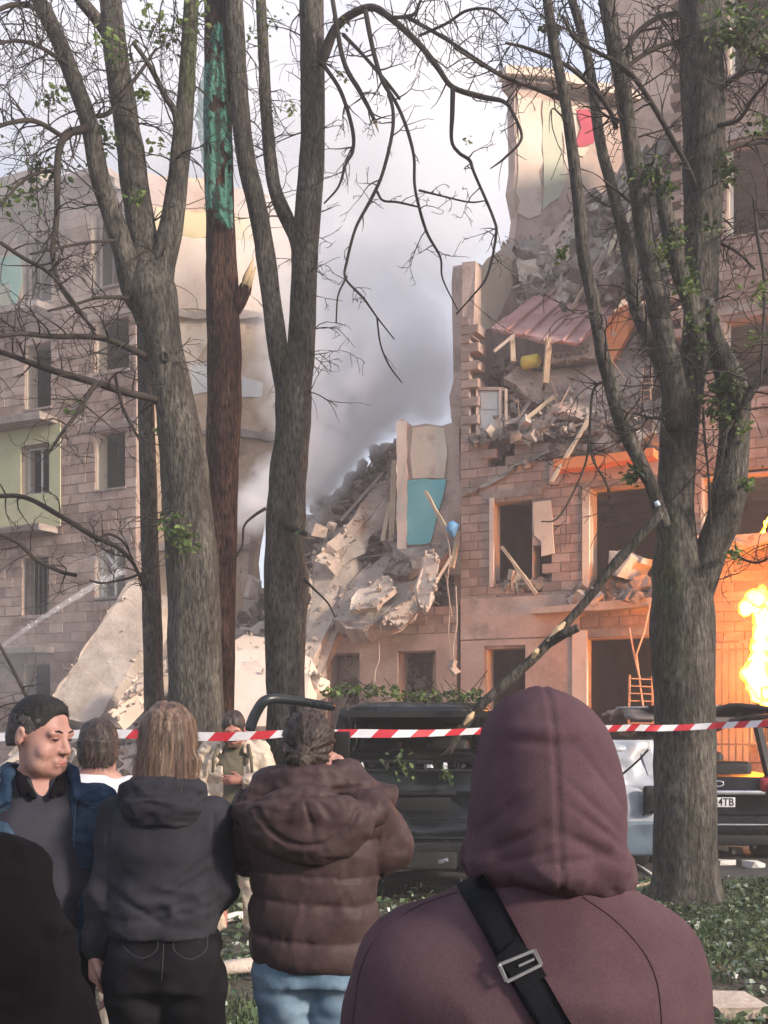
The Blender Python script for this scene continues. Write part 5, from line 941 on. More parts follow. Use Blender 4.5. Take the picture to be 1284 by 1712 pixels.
for pts in ([(-.55, 0, .36), (-.2, -.1, .33), (.1, -.14, .40), (.25, -.16, .43)], [(.55, -.1, .60), (.62, -.16, .55), (.6, -.18, .46), (.66, -.16, .42)], [(.5, -.12, .52), (.56, -.18, .5), (.68, -.16, .52)]):
    b = MB(); b.tube(catmull([np.array(p) for p in pts], 4), .022, 6, lump=.2); put(SV, b, 'torn_bracket', M['alloy'])
for _ in range(22):                                         # shards left along the window edge
    x = rng.uniform(-.7, .7); b = MB(); b.chunk((x, .02, 1.28), (.05, .03, .06)); put(SV, b, 'glass_shard', M['lamp_clear' if rng.random() < .3 else 'trim'])
for pts in ([(-.35, .1, 1.3), (-.3, .05, 1.42), (-.1, .06, 1.43), (-.02, .1, 1.3)], [(.1, .1, 1.28), (.2, .0, 1.38), (.45, .05, 1.4), (.6, .1, 1.3)], [(-.7, .1, 1.3), (-.6, .05, 1.5), (-.62, .1, 1.7)]):
    b = MB(); b.tube(catmull([np.array(p) for p in pts], 6), .008, 5); put(SV, b, 'loose_cable', M['trim'])
b = MB(); b.add(*rbox((0, 3.0, 1.55), (1.42, .03, .62), .01, rotm(.55, 0, 0))); put(SV, b, 'blackout_windscreen', M['trim'], True)  # opaque black sheet added so the cabin reads dark
b = MB(); b.add(*rbox((0, 1.6, 1.31), (1.5, 2.4, .04), .01)); put(SV, b, 'blackout_cover', M['trim'], True)  # black cover added to darken the smashed rear opening
# the bent open side door
dr = MB(); fp = catmull([P(416, 1222, 10.95), P(428, 1192, 10.95), P(446, 1170, 10.95), P(480, 1170, 11.1), P(520, 1176, 11.3), P(556, 1182, 11.5)], 6) - P(703, HY + CZ * FPX / 10.6, 10.6) * [1, 1, 0]
dr.tube(fp, np.linspace(.055, .045, len(fp)), 8); dp = put(SV, dr, 'open_door', M['paint_dark'], True)
b = MB(); b.prism([(-1.58, .36, .48), (-.9, 1.3, .48), (-.9, 1.3, 1.2), (-1.58, .36, 1.62 - .42)], (.1, -.07, 0)); put(SV, b, 'door_panel', M['paint_dark'], False, dp)
b = MB(); b.bar((-1.2, .78, 1.2), (-1.25, .75, 1.86), .05); put(SV, b, 'window_post', M['trim'], False, dp)

# black car by the fire
BK, hw = car('black car with red tail lamp and white plate before the flames', 1196, 13.2, R(-3), M['paint_black'], 1.84, 4.6, 1.62, 1.06, roof=False, name='parked_car')
b = MB(); b.add(*sheet(-.80, .80, .62, 1.06, lambda x, z: -.05 + .22 * np.clip(z - .86, 0, 1) + .02 * np.abs(fnoise(np.stack([x, x * 0, z], -1), 3, 2)))); bl = put(BK, b, 'boot_lid', M['paint_black'], True)
b = MB(); b.add(*rbox((0, -.075, .885), (1.1, .03, .05), .01)); put(BK, b, 'chrome_strip', M['chrome'], True, bl)
b = MB(); b.tube([(.03 + .055 * math.cos(a), -.035, .985 + .032 * math.sin(a)) for a in np.linspace(0, 6.283, 16)], .009, 6); put(BK, b, 'emblem', M['chrome'], True, bl)
b = MB(); b.add(*sheet(-.91, .91, .28, .62, lambda x, z: -.13 + .06 * np.abs(x) ** 3 + 1.0 * (z - .46) ** 2, 30, 12, .12)); bmp = put(BK, b, 'bumper', M['paint_black'], True)
b = MB(); b.add(*rbox((.0, -.125, .52), (1.3, .02, .018), .004)); put(BK, b, 'bumper_line', M['chrome'], True, bmp)
b = MB(); b.add(*rbox((0, -.13, .34), (1.5, .03, .12), .02)); put(BK, b, 'diffuser', M['trim'], True, bmp)
b = MB(); b.add(*rbox((-.06, -.105, .775), (.52, .012, .112), .004)); pt = put(BK, b, 'licence_plate', M['plate'], True)
fc = bpy.data.curves.new('lettering', 'FONT'); fc.body = '24TB'; fc.size = .125; fc.align_x = 'RIGHT'; fc.align_y = 'CENTER'; fc.extrude = .001; fc.offset = .0016; fc.materials.append(M['ink'])
fo = bpy.data.objects.new('lettering', fc); COL.objects.link(fo); bpy.context.view_layer.update(); fm = bpy.data.meshes.new_from_object(fo.evaluated_get(bpy.context.evaluated_depsgraph_get())); bpy.data.objects.remove(fo); fo = bpy.data.objects.new('lettering', fm); COL.objects.link(fo); fo.parent = pt; fo.location = (.185, -.1135, .775); fo.rotation_euler = (R(90), 0, 0); fo.scale = (.86, 1, 1)
for sx in (-1, 1):
    b = MB(); b.add(*rbox((sx * .70, -.06, .975), (.42, .1, .17), .04)); lo = put(BK, b, 'tail_lamp', M['lamp_red'], True)
    b = MB(); b.add(*rbox((sx * .72, -.115, .965), (.30, .03, .085), .03)); put(BK, b, 'lamp_lens', M['lamp_clear'], True, lo)
    b = MB(); b.add(*rbox((sx * .76, -.132, .968), (.16, .01, .045), .004)); put(BK, b, 'lamp_core', M['trim'], True, lo)
# crushed roof plates over its cabin
for k, (x0, x1, z, y, m_, th) in enumerate([(-.9, .95, 1.72, .7, 'steel', .05), (-.6, 1.05, 1.80, .9, 'paint_black', .06), (-.95, .3, 1.86, 1.1, 'alloy', .03), (-.8, 1.0, 1.62, .5, 'paint_black', .05)]):
    b = MB(); b.add(*sheet(x0, x1, 0, 1.5, lambda x, zz: .06 * fnoise(np.stack([x, zz, zz * 0 + k], -1), 2.0, 2), 16, 14, th)); V = b.V[0]; b.V[0] = np.stack([V[:, 0], V[:, 2] + y, z + V[:, 1] + .05 * (k - 1) * V[:, 0]], 1); put(BK, b, 'crushed_roof', M[m_], True)
for x in (-.72, .72): b = MB(); b.bar((x, .35, 1.03), (x * .9, .62, 1.66), .07, .09); put(BK, b, 'pillar', M['paint_black'])
# white car between
WH, hw = car('white car with crumpled tail between the dark off-roader and the big trunk', 985, 12.3, R(4), M['paint_white'], 1.72, 4.3, 1.5, 1.0, trim=M['trim_blue'], name='parked_car')
b = MB(); b.add(*sheet(-.80, .80, .60, 1.50, lambda x, z: -.05 + .5 * np.clip(z - .9, 0, 1) + .09 * np.abs(fnoise(np.stack([x, x * 0, z], -1), 2.6, 3)) + .06 * np.exp(-((x - .5) ** 2 + (z - .95) ** 2) / .03))); put(WH, b, 'crumpled_hatch', M['paint_white'], True)
b = MB(); b.add(*sheet(-.86, .86, .26, .62, lambda x, z: -.14 + .05 * np.abs(fnoise(np.stack([x, x * 0, z], -1), 2.5, 2)) + .05 * np.abs(x) ** 3, 30, 12, .12)); put(WH, b, 'bumper', M['trim_blue'], True)
b = MB(); b.add(*rbox((.66, -.06, .86), (.16, .08, .3), .03)); put(WH, b, 'broken_lamp', M['trim'], True)
for pts in ([(.3, -.08, 1.1), (.5, -.12, 1.28), (.62, -.1, 1.4)], [(.55, -.12, .7), (.7, -.2, .8), (.72, -.15, .95)]): b = MB(); b.tube(catmull([np.array(p) for p in pts], 4), .012, 5); put(WH, b, 'loose_cable', M['trim'])

# greenery fallen on the dark car
b = MB(); q = MB()
for _ in range(420):
    x = rng.uniform(-.95, .62); c = np.array([P(703, 1210, 10.6)[0] + x, 10.6 + rng.uniform(.2, .8), 1.90 + .11 * rng.random() ** 1.5 + (.05 if x < -.2 else 0)]); leaf(b, c, rng.uniform(.035, .075), rng.integers(2))
lo = b.base(); me = b.mesh('leaf_litter', origin=lo); me.materials.append(M['leaf']); me.materials.append(M['ivy']); o = bpy.data.objects.new('leaf_litter', me); COL.objects.link(o); o.location = lo; tag(o, 'torn green leaves strewn along the roof of the dark off-roader', 'leaves', kind='stuff')
for _ in range(30):
    c = np.array([P(703, 1210, 10.6)[0] + rng.uniform(-.9, .6), 10.6 + rng.uniform(.2, .7), 1.93]); q.tube([c, c + rng.normal(0, .08, 3) + [0, 0, .03], c + rng.normal(0, .14, 3) + [0, 0, .05]], .004, 4, caps=False)
me = q.mesh('twigs', origin=lo); me.materials.append(M['twig']); o2 = bpy.data.objects.new('twigs', me); COL.objects.link(o2); o2.parent = o; o2['kind'] = 'stuff'
for lb, x, y, n_, r_ in (('leafy sprig dangling in the middle of the smashed rear window', 672, 1285, 40, .16), ('leafy sprig hanging over the tailgate below the leaning branch', 748, 1300, 26, .08)):
    b = MB(); c = P(x, y, 10.42)
    for _ in range(n_): leaf(b, c + rng.normal(0, r_ * .5, 3), rng.uniform(.04, .07), rng.integers(2))
    k = len(b.F); b.tube([c + [-.05, .05, .12], c, c + [.04, 0, -.08]], .006, 5, m=1); b.build('leafy_sprig', [M['leaf'], M['ivy']], None, label=lb, cat='sprig')

# red and white tape
TR = mat('tape_red', [(.50, .025, .04), (.58, .04, .06)], 4, rough=.45, bump=.1, fine=.05, transl=.25); TW = mat('tape_white', [(.66, .66, .68), (.74, .74, .76)], 4, rough=.45, bump=.1, fine=.05, transl=.25)
tp = [(-160, 1232, 8.6), (0, 1230, 8.4), (200, 1227, 8.3), (330, 1230, 8.3), (450, 1229, 8.35), (560, 1227, 8.4), (700, 1226, 8.5), (820, 1222, 8.9), (1000, 1219, 9.6), (1085, 1217, 10.15), (1145, 1215, 10.22), (1200, 1212, 10.15), (1284, 1208, 9.6), (1420, 1199, 9.0)]
c = catmull([P(*p) for p in tp], 26); ln = np.concatenate([[0], np.cumsum(np.linalg.norm(np.diff(c, axis=0), axis=1))]); s_ = np.arange(0, ln[-1], .05); c = np.stack([np.interp(s_, ln, c[:, i]) for i in range(3)], 1)
k = len(c); tw = .35 * fnoise(np.stack([s_ * .7, s_ * 0, s_ * 0], 1), 1, 2) + .25 + 1.0 * np.exp(-((s_ - 3.1) / .25) ** 2); hw_ = .032; up = np.stack([0 * s_, np.sin(tw), np.cos(tw)], 1); c = c + np.stack([0 * s_, 0 * s_, .012 * fnoise(np.stack([s_, s_ * 0, s_ * 0 + 9], 1), 1.3, 2)], 1)
sh = np.array([.03, 0, 0])                           # slanted stripe ends
V = np.concatenate([c - up * hw_ - sh, c + up * hw_ + sh]); F = [(i, i + 1, k + i + 1, k + i) for i in range(k - 1)]
b = MB(); b.add(V, F); b.M = [int((i // 3) % 2) for i in range(k - 1)]; b.build('barrier_tape', [TR, TW], None, True, label='red and white striped barrier tape strung across the yard', cat='tape')
# ---------------------------------------------------------------- people
def cloth(name, cols, rough=.9, weave=220, bump=.25, spot=None, scale=6, spec=.08, **k): return mat(name, cols, scale, coord='obj', rough=rough, bump=bump, bscale=weave, bdist=.0025, fine=.09, fscale=weave * .8, spec=spec, spot=spot, **k)
M.update(
    skin=mat('skin', [(.33, .175, .14), (.395, .215, .175), (.43, .25, .205)], 9, coord='obj', rough=.55, bump=.12, bscale=140, bdist=.002, fine=.06, fscale=30, spec=.35),
    skin_red=mat('ruddy_skin', [(.40, .17, .125), (.47, .22, .165)], 9, coord='obj', rough=.55, bump=.1, bscale=140, bdist=.002, fine=.06, spec=.35),
    hoodie_plum=cloth('plum_fleece', [(.068, .038, .046), (.084, .049, .057), (.098, .060, .068)], rough=.95, weave=320, bump=.35),
    hoodie_grey=cloth('charcoal_fleece', [(.021, .021, .027), (.031, .031, .038), (.040, .040, .049)], rough=.95, weave=300),
    puffer=cloth('brown_nylon', [(.040, .024, .024), (.054, .034, .034), (.066, .043, .043)], rough=.55, weave=60, bump=.2, spec=.12),
    denim=cloth('dark_denim', [(.012, .027, .052), (.024, .046, .080), (.05, .08, .12)], rough=.9, weave=260, scale=11),
    jeans_blue=cloth('light_denim', [(.075, .13, .19), (.125, .195, .265), (.19, .27, .345)], rough=.9, weave=260, scale=7),
    jeans_black=cloth('black_denim', [(.0035, .0035, .0045), (.007, .007, .0085), (.013, .013, .015)], rough=.9, weave=260),
    polo=cloth('slate_jersey', [(.024, .024, .032), (.033, .033, .043), (.042, .042, .053)], rough=.9, weave=300),
    black_cloth=cloth('black_wool', [(.003, .0027, .0035), (.006, .005, .007)], rough=.95, weave=200),
    white_cloth=cloth('white_cotton', [(.60, .60, .62), (.70, .70, .72)], rough=.9, weave=240, bump=.15),
    khaki=cloth('khaki_canvas', [(.42, .33, .25), (.52, .43, .335), (.60, .52, .42)], rough=.9, weave=200, scale=9),
    olive=cloth('olive_shirt', [(.10, .092, .066), (.14, .125, .09)], rough=.9, weave=200),
    strap=cloth('black_webbing', [(.005, .0055, .007), (.010, .011, .014)], rough=.7, weave=260, bump=.5),
    shoe=cloth('dark_shoe', [(.03, .028, .027), (.05, .046, .043)], rough=.7),
    hair_dark=mat('dark_brown_hair', [(.018, .012, .010), (.040, .027, .021), (.075, .052, .040)], 34, coord='obj', stretch=(1, 1, .10), rough=.5, spec=.4, bump=.8, bscale=90, bdist=.006, fine=.5, fscale=120),
    hair_light=mat('light_brown_hair', [(.070, .040, .028), (.125, .076, .052), (.21, .14, .095)], 30, coord='obj', stretch=(1, 1, .07), rough=.45, spec=.4, bump=.8, bscale=90, bdist=.006, fine=.5, fscale=110),
    hair_short=mat('cropped_dark_hair', [(.012, .011, .011), (.022, .020, .020)], 60, coord='obj', rough=.7, bump=.5, bscale=260, bdist=.006, fine=.5, fscale=200),
    beard=mat('stubble', [(.10, .055, .04), (.15, .085, .06)], 60, coord='obj', rough=.8, bump=.8, bscale=260, bdist=.004, fine=.5, fscale=200),
    eye=mat('eye', [(.03, .022, .02), (.05, .04, .035)], 9, coord='obj', rough=.2, bump=0, fine=0), lip=mat('lip', [(.34, .13, .11), (.38, .16, .13)], 9, coord='obj', rough=.5, bump=0, fine=0))
def hand(s, w, d, side, palm, sc_=1.0, curl=.5, bag=False):
    """five fingers: w wrist, d direction of the hand, palm normal, side +1 when the thumb sits to the cross(d, palm) side"""
    d = np.array(d, float); d /= np.linalg.norm(d); n = np.array(palm, float); n -= d * (n @ d); n /= np.linalg.norm(n); x = np.cross(d, n) * side; w = np.array(w, float)
    s.rc(w - d * .01, w + d * .085 * sc_, .026 * sc_, .028 * sc_, .012); s.rc(w + d * .03 * sc_ + x * .016, w + d * .085 * sc_ + x * .022, .018 * sc_, .015 * sc_, .01); s.rc(w + d * .03 * sc_ - x * .016, w + d * .08 * sc_ - x * .024, .018 * sc_, .014 * sc_, .01)
    for k, (o, L_) in enumerate(((.030, .070), (.010, .080), (-.010, .075), (-.029, .058))):
        a = w + (d * .085 + x * o) * sc_; c = a + (d * math.cos(curl * .5) + n * math.sin(curl * .5)) * L_ * .5 * sc_; e = c + (d * math.cos(curl * 1.5) + n * math.sin(curl * 1.5)) * L_ * .5 * sc_
        s.rc(a, c, .0098 * sc_, .0090 * sc_, .004); s.rc(c, e, .0090 * sc_, .0074 * sc_, .003)
    a = w + (d * .025 + x * .028) * sc_; c = a + (d * .7 + x * .55 + n * .25) * .042 * sc_; e = c + (d * .95 + x * .1 + n * .3) * .032 * sc_; s.rc(a, c, .0135 * sc_, .011 * sc_, .008); s.rc(c, e, .011 * sc_, .0085 * sc_, .004)
def head(s, c, yaw, pitch, wide=1.0, detail=True):
    Rm = rotm(pitch, 0, yaw); T = lambda p: np.array(c) + Rm @ (np.array(p, float) * [wide, 1, 1])
    s.ell(T((0, -.012, .035)), (.076 * wide, .096, .092), .02, Rm); s.ell(T((0, .022, -.03)), (.064 * wide, .074, .088), .03, Rm); s.rc(T((-.035, .045, -.085)), T((.035, .045, -.085)), .032, .032, .03); s.ell(T((0, .068, -.098)), (.026, .022, .02), .02, Rm)
    if detail:
        s.rc(T((-.045, .078, .022)), T((.045, .078, .022)), .012, .012, .016)
        s.rc(T((0, .088, .014)), T((0, .108, -.030)), .0085, .0135, .010); s.ell(T((-.014, .098, -.034)), (.009, .011, .008), .006, Rm); s.ell(T((.014, .098, -.034)), (.009, .011, .008), .006, Rm)
        for x in (-.033, .033): s.ell(T((x, .100, .004)), (.019, .016, .011), .010, Rm, cut=True); s.ell(T((x, .077, .003)), (.015, .012, .011), .004, Rm); s.ell(T((x * 1.35, .062, -.038)), (.024, .02, .022), .02, Rm)
        s.rc(T((-.020, .091, -.066)), T((.020, .091, -.066)), .008, .008, .008); s.rc(T((-.016, .089, -.078)), T((.016, .089, -.078)), .009, .009, .008); s.rc(T((-.024, .101, -.0715)), T((.024, .101, -.0715)), .0035, .0035, .004, cut=True)
    for x in (-1, 1): s.ell(T((x * .079, -.014, -.004)), (.009, .020, .033), .006, Rm @ rotm(-.15, 0, -.35 * x)); s.ell(T((x * .088, -.006, .0)), (.006, .010, .017), .006, Rm, cut=True)
    return T, Rm
def folds(A, sx, sz, off=0.0, o=2):
    def f(V, Nn):
        q = V * np.array([sx, sx, sz]); q = q + .35 * np.stack([vnoise(q, 1, off + k) for k in (1, 2, 3)], -1); r = 1 - np.abs(fnoise(q, 1, o, off)) * 2.2
        return A * (np.clip(r, -1, 1) - .3)
    return f
class Person:
    def __init__(s, label, px, d, yaw=0, scale=1.0):
        s.o = empty('person', P(px, HY + CZ * FPX / d, d) * [1, 1, 0], yaw, label=label, cat='person'); s.o.scale = (scale,) * 3; s.mw = Matrix.Translation(s.o.location) @ Matrix.Rotation(yaw, 4, 'Z') @ Matrix.Scale(scale, 4)
    def add(s, name, sdf, m, disp=None, parent=None, **k):
        me = sdf.mesh(name, disp); me.materials.append(m if not isinstance(m, str) else M[m]); o = bpy.data.objects.new(name, me); COL.objects.link(o); o.parent = parent or s.o; return tag(o, **k)
    def mb(s, name, b, m, parent=None, smooth=True): return put(s.o, b, name, M[m] if isinstance(m, str) else m, smooth, parent)
    def loc(s, x, y, d):                     # photo point at distance d in this person's own frame
        return np.array(s.mw.inverted() @ Vector(P(x, y, d)))
def grid(h, zlo=0.0, zhi=1.85, hx=.46, hy=.42): return SDF((-hx, -hy, zlo), (hx, hy, zhi), h)
def naked(p, m, hc, hyaw=0, hpitch=0, arms=(), h=.008, legw=.09, feet=True, detail=True, sh=.17, wide=1.0, shz=1.40):
    s = grid(h)
    s.loft([(.90, 0, 0, .13, .09), (.98, 0, 0, .14, .095), (1.1, 0, 0, .125, .09), (1.28, 0, 0, .145, .10), (1.40, 0, 0, .14, .085), (1.47, 0, -.01, .07, .06)], .03)
    for x in (-1, 1): s.rc((x * legw, 0, .86), (x * legw * 1.05, .01, .48), .075, .052, .03); s.rc((x * legw * 1.05, .01, .48), (x * legw * 1.1, -.02, .08), .05, .036, .02)
    nb = np.array([0, -.01, shz + .05]); s.rc(nb, np.array(hc) + [0, -.015, -.07], .060 * wide, .056 * wide, .03)
    for a in arms:
        S_, E_, Wr, hd, pn, side = a[:6]; s.rc(S_, E_, .045, .04, .02); s.rc(E_, Wr, .04, .027, .015); hand(s, Wr, hd, side, pn, *(a[6:]))
    T, Rm = head(s, hc, hyaw, hpitch, wide, detail)
    bo = p.add('body', s, m); return bo, T, Rm
def bristles(p, hair, m, n=2600, L_=.009, back=(0, -.5, -.3), r=.0007, sel=None):
    me = hair.data; k = len(me.vertices); V = np.empty(k * 3); Nn = np.empty(k * 3); me.vertices.foreach_get('co', V); me.vertex_normals.foreach_get('vector', Nn); V = V.reshape(-1, 3); Nn = Nn.reshape(-1, 3)
    i = rng.integers(0, k, n) if sel is None else rng.choice(np.nonzero(sel(V))[0], n); a = V[i]; d = Nn[i] * .55 + np.array(back) + rng.normal(0, .28, (n, 3)); d /= np.linalg.norm(d, axis=1)[:, None]; s_ = np.cross(d, Nn[i] + .01); s_ /= np.linalg.norm(s_, axis=1)[:, None] + 1e-9
    ll = L_ * rng.uniform(.5, 1.3, n)[:, None]; Q = np.stack([a - s_ * r, a + s_ * r, a + d * ll], 1).reshape(-1, 3); me2 = np_mesh('bristles', Q, None, np.arange(n * 3).reshape(-1, 3)); me2.materials.append(M[m]); o = bpy.data.objects.new('bristles', me2); COL.objects.link(o); o.parent = hair; o['kind'] = 'stuff'
def trousers(p, m, w=.105, wst=1.02, r=(.098, .075, .066), A=.012, legw=.09, hx=.165, parent=None, spread=0.0):
    s = grid(.010, .03, wst + .04, .34, .28); s.loft([(.84, 0, -.01, hx * 1.02, .125), (.94, 0, -.015, hx * 1.05, .125), (wst, 0, 0, hx * .93, .11)], .03)
    for x in (-1, 1): s.rc((x * legw, -.005, .86), (x * (legw + spread * .5), .012, .48), r[0], r[1], .03); s.rc((x * (legw + spread * .5), .012, .48), (x * (legw + spread), -.01, .10), r[1], r[2], .02)
    t_ = p.add('trousers', s, m, folds(A, 7, 10, 3)); f = grid(.010, -.02, .2, .34, .3)
    for x in (-1, 1): c = x * (legw + spread); f.rc((c, -.06, .055), (c * 1.1, .13, .042), .045, .040, .02); f.ell((c * 1.05, .03, .02), (.05, .14, .025), .02)
    p.add('shoes', f, 'shoe'); return t_
from mathutils.bvhtree import BVHTree
def caster(p, objs):
    V, F = [], []; n = 0
    for o in objs: v = [p.mw @ x.co for x in o.data.vertices]; V += v; F += [[i + n for i in q.vertices] for q in o.data.polygons]; n += len(v)
    bv = BVHTree.FromPolygons(V, F)
    def hit(x, y, lift=.0):
        r = Vector(P(x, y, 1.0)) - Vector((0, 0, CZ)); h_ = bv.ray_cast(Vector((0, 0, CZ)), r.normalized())
        if h_[0] is None: return None
        nn = h_[1] if h_[1].dot(r) < 0 else -h_[1]
        return np.array(h_[0] + nn * lift), np.array(nn)
    return hit
def seam(p, hit, pts, r, m, name='seam', lift=.0005, parent=None):
    c = catmull(np.array(pts, float), 8); q = [hit(x, y, lift) for x, y in c]; q = [a[0] for a in q if a]
    if len(q) < 3: return
    b = MB(); b.tube([np.array(p.mw.inverted() @ Vector(a)) for a in q], r, 5); return p.mb(name, b, m, parent)

# 1 the man in the plum hoodie, close and seen from behind
H1 = Person('person in a plum hoodie with the hood up and a black strap across the back', 908, 1.68)
arms = [((-.17, 0, 1.32), (-.262, .03, 1.08), (-.235, .2, .92), (.2, .8, -.3), (.3, .3, 1), -1), ((.14, 0, 1.32), (.225, .03, 1.08), (.195, .2, .92), (-.2, .8, -.3), (-.3, .3, 1), 1)]
naked(H1, 'skin', (0.0, .02, 1.60), .1, -.12, arms, .010, shz=1.38)
trousers(H1, 'jeans_black')
s = grid(.007, .76, 1.50, .42, .30)
s.loft([(.80, 0, 0, .20, .14), (1.0, 0, 0, .205, .145), (1.15, -.015, -.005, .215, .15), (1.27, -.02, -.01, .225, .15), (1.34, -.018, -.01, .21, .14), (1.405, -.008, -.01, .16, .125), (1.455, .0, -.015, .108, .105), (1.49, .0, -.015, .085, .085)], .05, 2.3)
for x in (-1, 1): s.rc((x * .165 - .02, -.005, 1.325), (x * .248 - .02, .03, 1.08), .086, .076, .06); s.rc((x * .248 - .02, .03, 1.08), (x * .22 - .02, .19, .93), .075, .055, .04)
f1 = folds(.012, 5, 8, 11); f2 = folds(.006, 12, 9, 2)
def d1(V, Nn):
    lo = np.clip((1.38 - V[:, 2]) / .25, 0.15, 1); return f1(V, Nn) * lo + f2(V, Nn) * .35 * lo
hd_ = H1.add('hoodie', s, 'hoodie_plum', d1)
s = SDF((-.17, -.22, 1.36), (.18, .22, 1.76), .0045)
s.loft([(1.435, .010, .015, .110, .105), (1.465, .008, -.005, .119, .128), (1.51, .004, -.01, .118, .138), (1.56, .004, -.008, .115, .142), (1.62, .004, -.002, .106, .134), (1.665, .002, .006, .094, .120), (1.695, 0, .014, .077, .102), (1.715, -.001, .020, .056, .082), (1.729, -.002, .025, .030, .052), (1.735, -.002, .026, .012, .026)], .012, 2.15)
for a, c, r0, r1 in (((-.098, .02, 1.478), (-.080, -.080, 1.480), .018, .020), ((-.080, -.080, 1.480), (.0, -.128, 1.484), .020, .024), ((.0, -.128, 1.484), (.080, -.092, 1.462), .024, .024), ((.080, -.092, 1.462), (.106, .0, 1.428), .024, .022)): s.rc(a, c, r0, r1, .03)
def d2(V, Nn):
    x, y, z = V.T; seamx = .003 - .004 * np.sin((z - 1.45) * 9); r = folds(.0065, 8, 13, 5)(V, Nn) * np.clip((1.60 - z) / .14, .12, 1) + folds(.003, 22, 20, 8)(V, Nn) * np.clip((1.56 - z) / .12, .05, 1)
    r = r - .0024 * np.exp(-((x - seamx) / .003) ** 2) * (y < .03) + .0009 * np.exp(-((np.abs(x - seamx) - .009) / .005) ** 2) * (y < .03)
    zc = 1.652 + .10 * np.abs(x) - .5 * x * x; r = r - .0055 * np.exp(-((z - zc) / .007) ** 2) * np.exp(-(x / .05) ** 2) * (y < .02) + .005 * np.exp(-((z - zc - .016) / .011) ** 2) * np.exp(-(x / .06) ** 2) * (y < .02)
    for cx_, cz_, sl, wd, A in ((-.06, 1.520, .55, .007, .006), (-.03, 1.503, .35, .006, .0045), (.05, 1.510, -.45, .008, .006), (.07, 1.53, -.7, .007, .0055), (.02, 1.495, .1, .006, .005), (.06, 1.56, -.9, .008, .004), (.07, 1.60, -1.2, .008, .003), (-.07, 1.56, .9, .008, .003)):
        r = r - A * np.exp(-((z - cz_ - sl * (x - cx_)) / wd) ** 2) * np.exp(-((x - cx_) / .045) ** 2) * (y < .03)
    return r
ho = H1.add('hood', s, 'hoodie_plum', d2, hd_)
M['seam_plum'] = cloth('plum_seam', [(.055, .030, .037), (.068, .038, .046)])
hit = caster(H1, [hd_, ho])
seam(H1, hit, [(765, 1492), (700, 1515), (640, 1556), (606, 1612), (592, 1690), (590, 1740)], .0011, 'seam_plum', parent=hd_)
seam(H1, hit, [(975, 1500), (1030, 1540), (1078, 1595), (1100, 1650), (1108, 1735)], .0011, 'seam_plum', parent=hd_)
# strap and buckle as one thing lying on the back
def ribbon(hit, pts, wpx, lift=.004, th=.003):
    c = catmull(np.array(pts, float), 8); T = np.gradient(c, axis=0); T /= np.linalg.norm(T, axis=1)[:, None]; nn = np.stack([-T[:, 1], T[:, 0]], 1); rows = []
    for q, n_ in zip(c, nn):
        h_ = [hit(*(q + n_ * wpx * t_), lift) for t_ in (-.5, -.25, 0, .25, .5)]
        if all(h_): rows.append(([a[0] for a in h_], np.mean([a[1] for a in h_], 0)))
    pos = np.array([r_[0] for r_ in rows]); nr = np.array([r_[1] for r_ in rows]); k = np.array([.05, .25, .4, .25, .05]); pad = np.concatenate([pos[:1]] * 2 + [pos] + [pos[-1:]] * 2); pos = sum(pad[i:i + len(pos)] * k[i] for i in range(5))
    m_ = len(pos); V = np.concatenate([pos.reshape(-1, 3), (pos + nr[:, None] * th).reshape(-1, 3)]); i = np.arange(m_ * 5).reshape(m_, 5); K = m_ * 5
    F = np.stack([i[:-1, :-1], i[1:, :-1], i[1:, 1:], i[:-1, 1:]], -1).reshape(-1, 4); F2 = F[:, ::-1] + K; ed = [(i[a, c_], i[a + 1, c_]) for c_ in (0, 4) for a in range(m_ - 1)]
    return V, F.tolist() + F2.tolist() + [(a, b_, b_ + K, a + K) for a, b_ in ed]
V, F = ribbon(hit, [(790, 1470), (806, 1500), (832, 1548), (856, 1594), (882, 1640), (912, 1690), (950, 1752)], 52)
b = MB(); b.add(V, F); so = b.build('crossbody_strap', M['strap'], None, True, label='black crossbody strap with a silver buckle on the plum hoodie', cat='bag strap')
V, F = ribbon(hit, [(846, 1585), (870, 1612), (892, 1646)], 50, .008); b = MB(); b.add(V, F); sub(so, b, 'strap_fold', M['strap'])
cs = [hit(x, y, .013)[0] for x, y in [(836, 1613), (892, 1589), (903, 1612), (848, 1641)]]; b = MB()
for i in range(4): b.bar(cs[i], cs[(i + 1) % 4], .0045, .004)
sub(so, b, 'buckle', M['chrome']); b = MB(); b.bar((cs[0] + cs[3]) / 2 * .55 + (cs[1] + cs[2]) / 2 * .45, (cs[0] + cs[1]) / 2 * .01 + ((cs[0] + cs[3]) / 2 * .1 + (cs[1] + cs[2]) / 2 * .9) * .99, .003); sub(so, b, 'buckle_bar', M['chrome'])

# 2 woman in the charcoal hoodie
W2 = Person('long haired person in a charcoal hoodie and black jeans seen from behind', 277, 3.66)
arms = [((-.15, 0, 1.385), (-.192, .0, 1.13), (-.232, .035, .945), (.0, .1, -1), (1, .2, 0), 1), ((.16, 0, 1.40), (.16, .05, 1.13), (.10, .22, 1.08), (-.7, .6, .1), (-.5, -.5, 0), 1)]
naked(W2, 'skin', (0.01, .01, 1.615), -.1, -.1, arms, .008, detail=False, shz=1.42)
trousers(W2, 'jeans_black', hx=.178, r=(.105, .085, .078), A=.009)
s = grid(.008, .88, 1.52, .42, .34)
s.loft([(1.00, -.005, 0, .170, .128), (1.045, -.005, 0, .176, .137), (1.15, 0, 0, .166, .13), (1.27, 0, -.005, .168, .132), (1.37, 0, -.005, .160, .12), (1.43, 0, -.005, .12, .10), (1.48, 0, -.005, .075, .08)], .04)
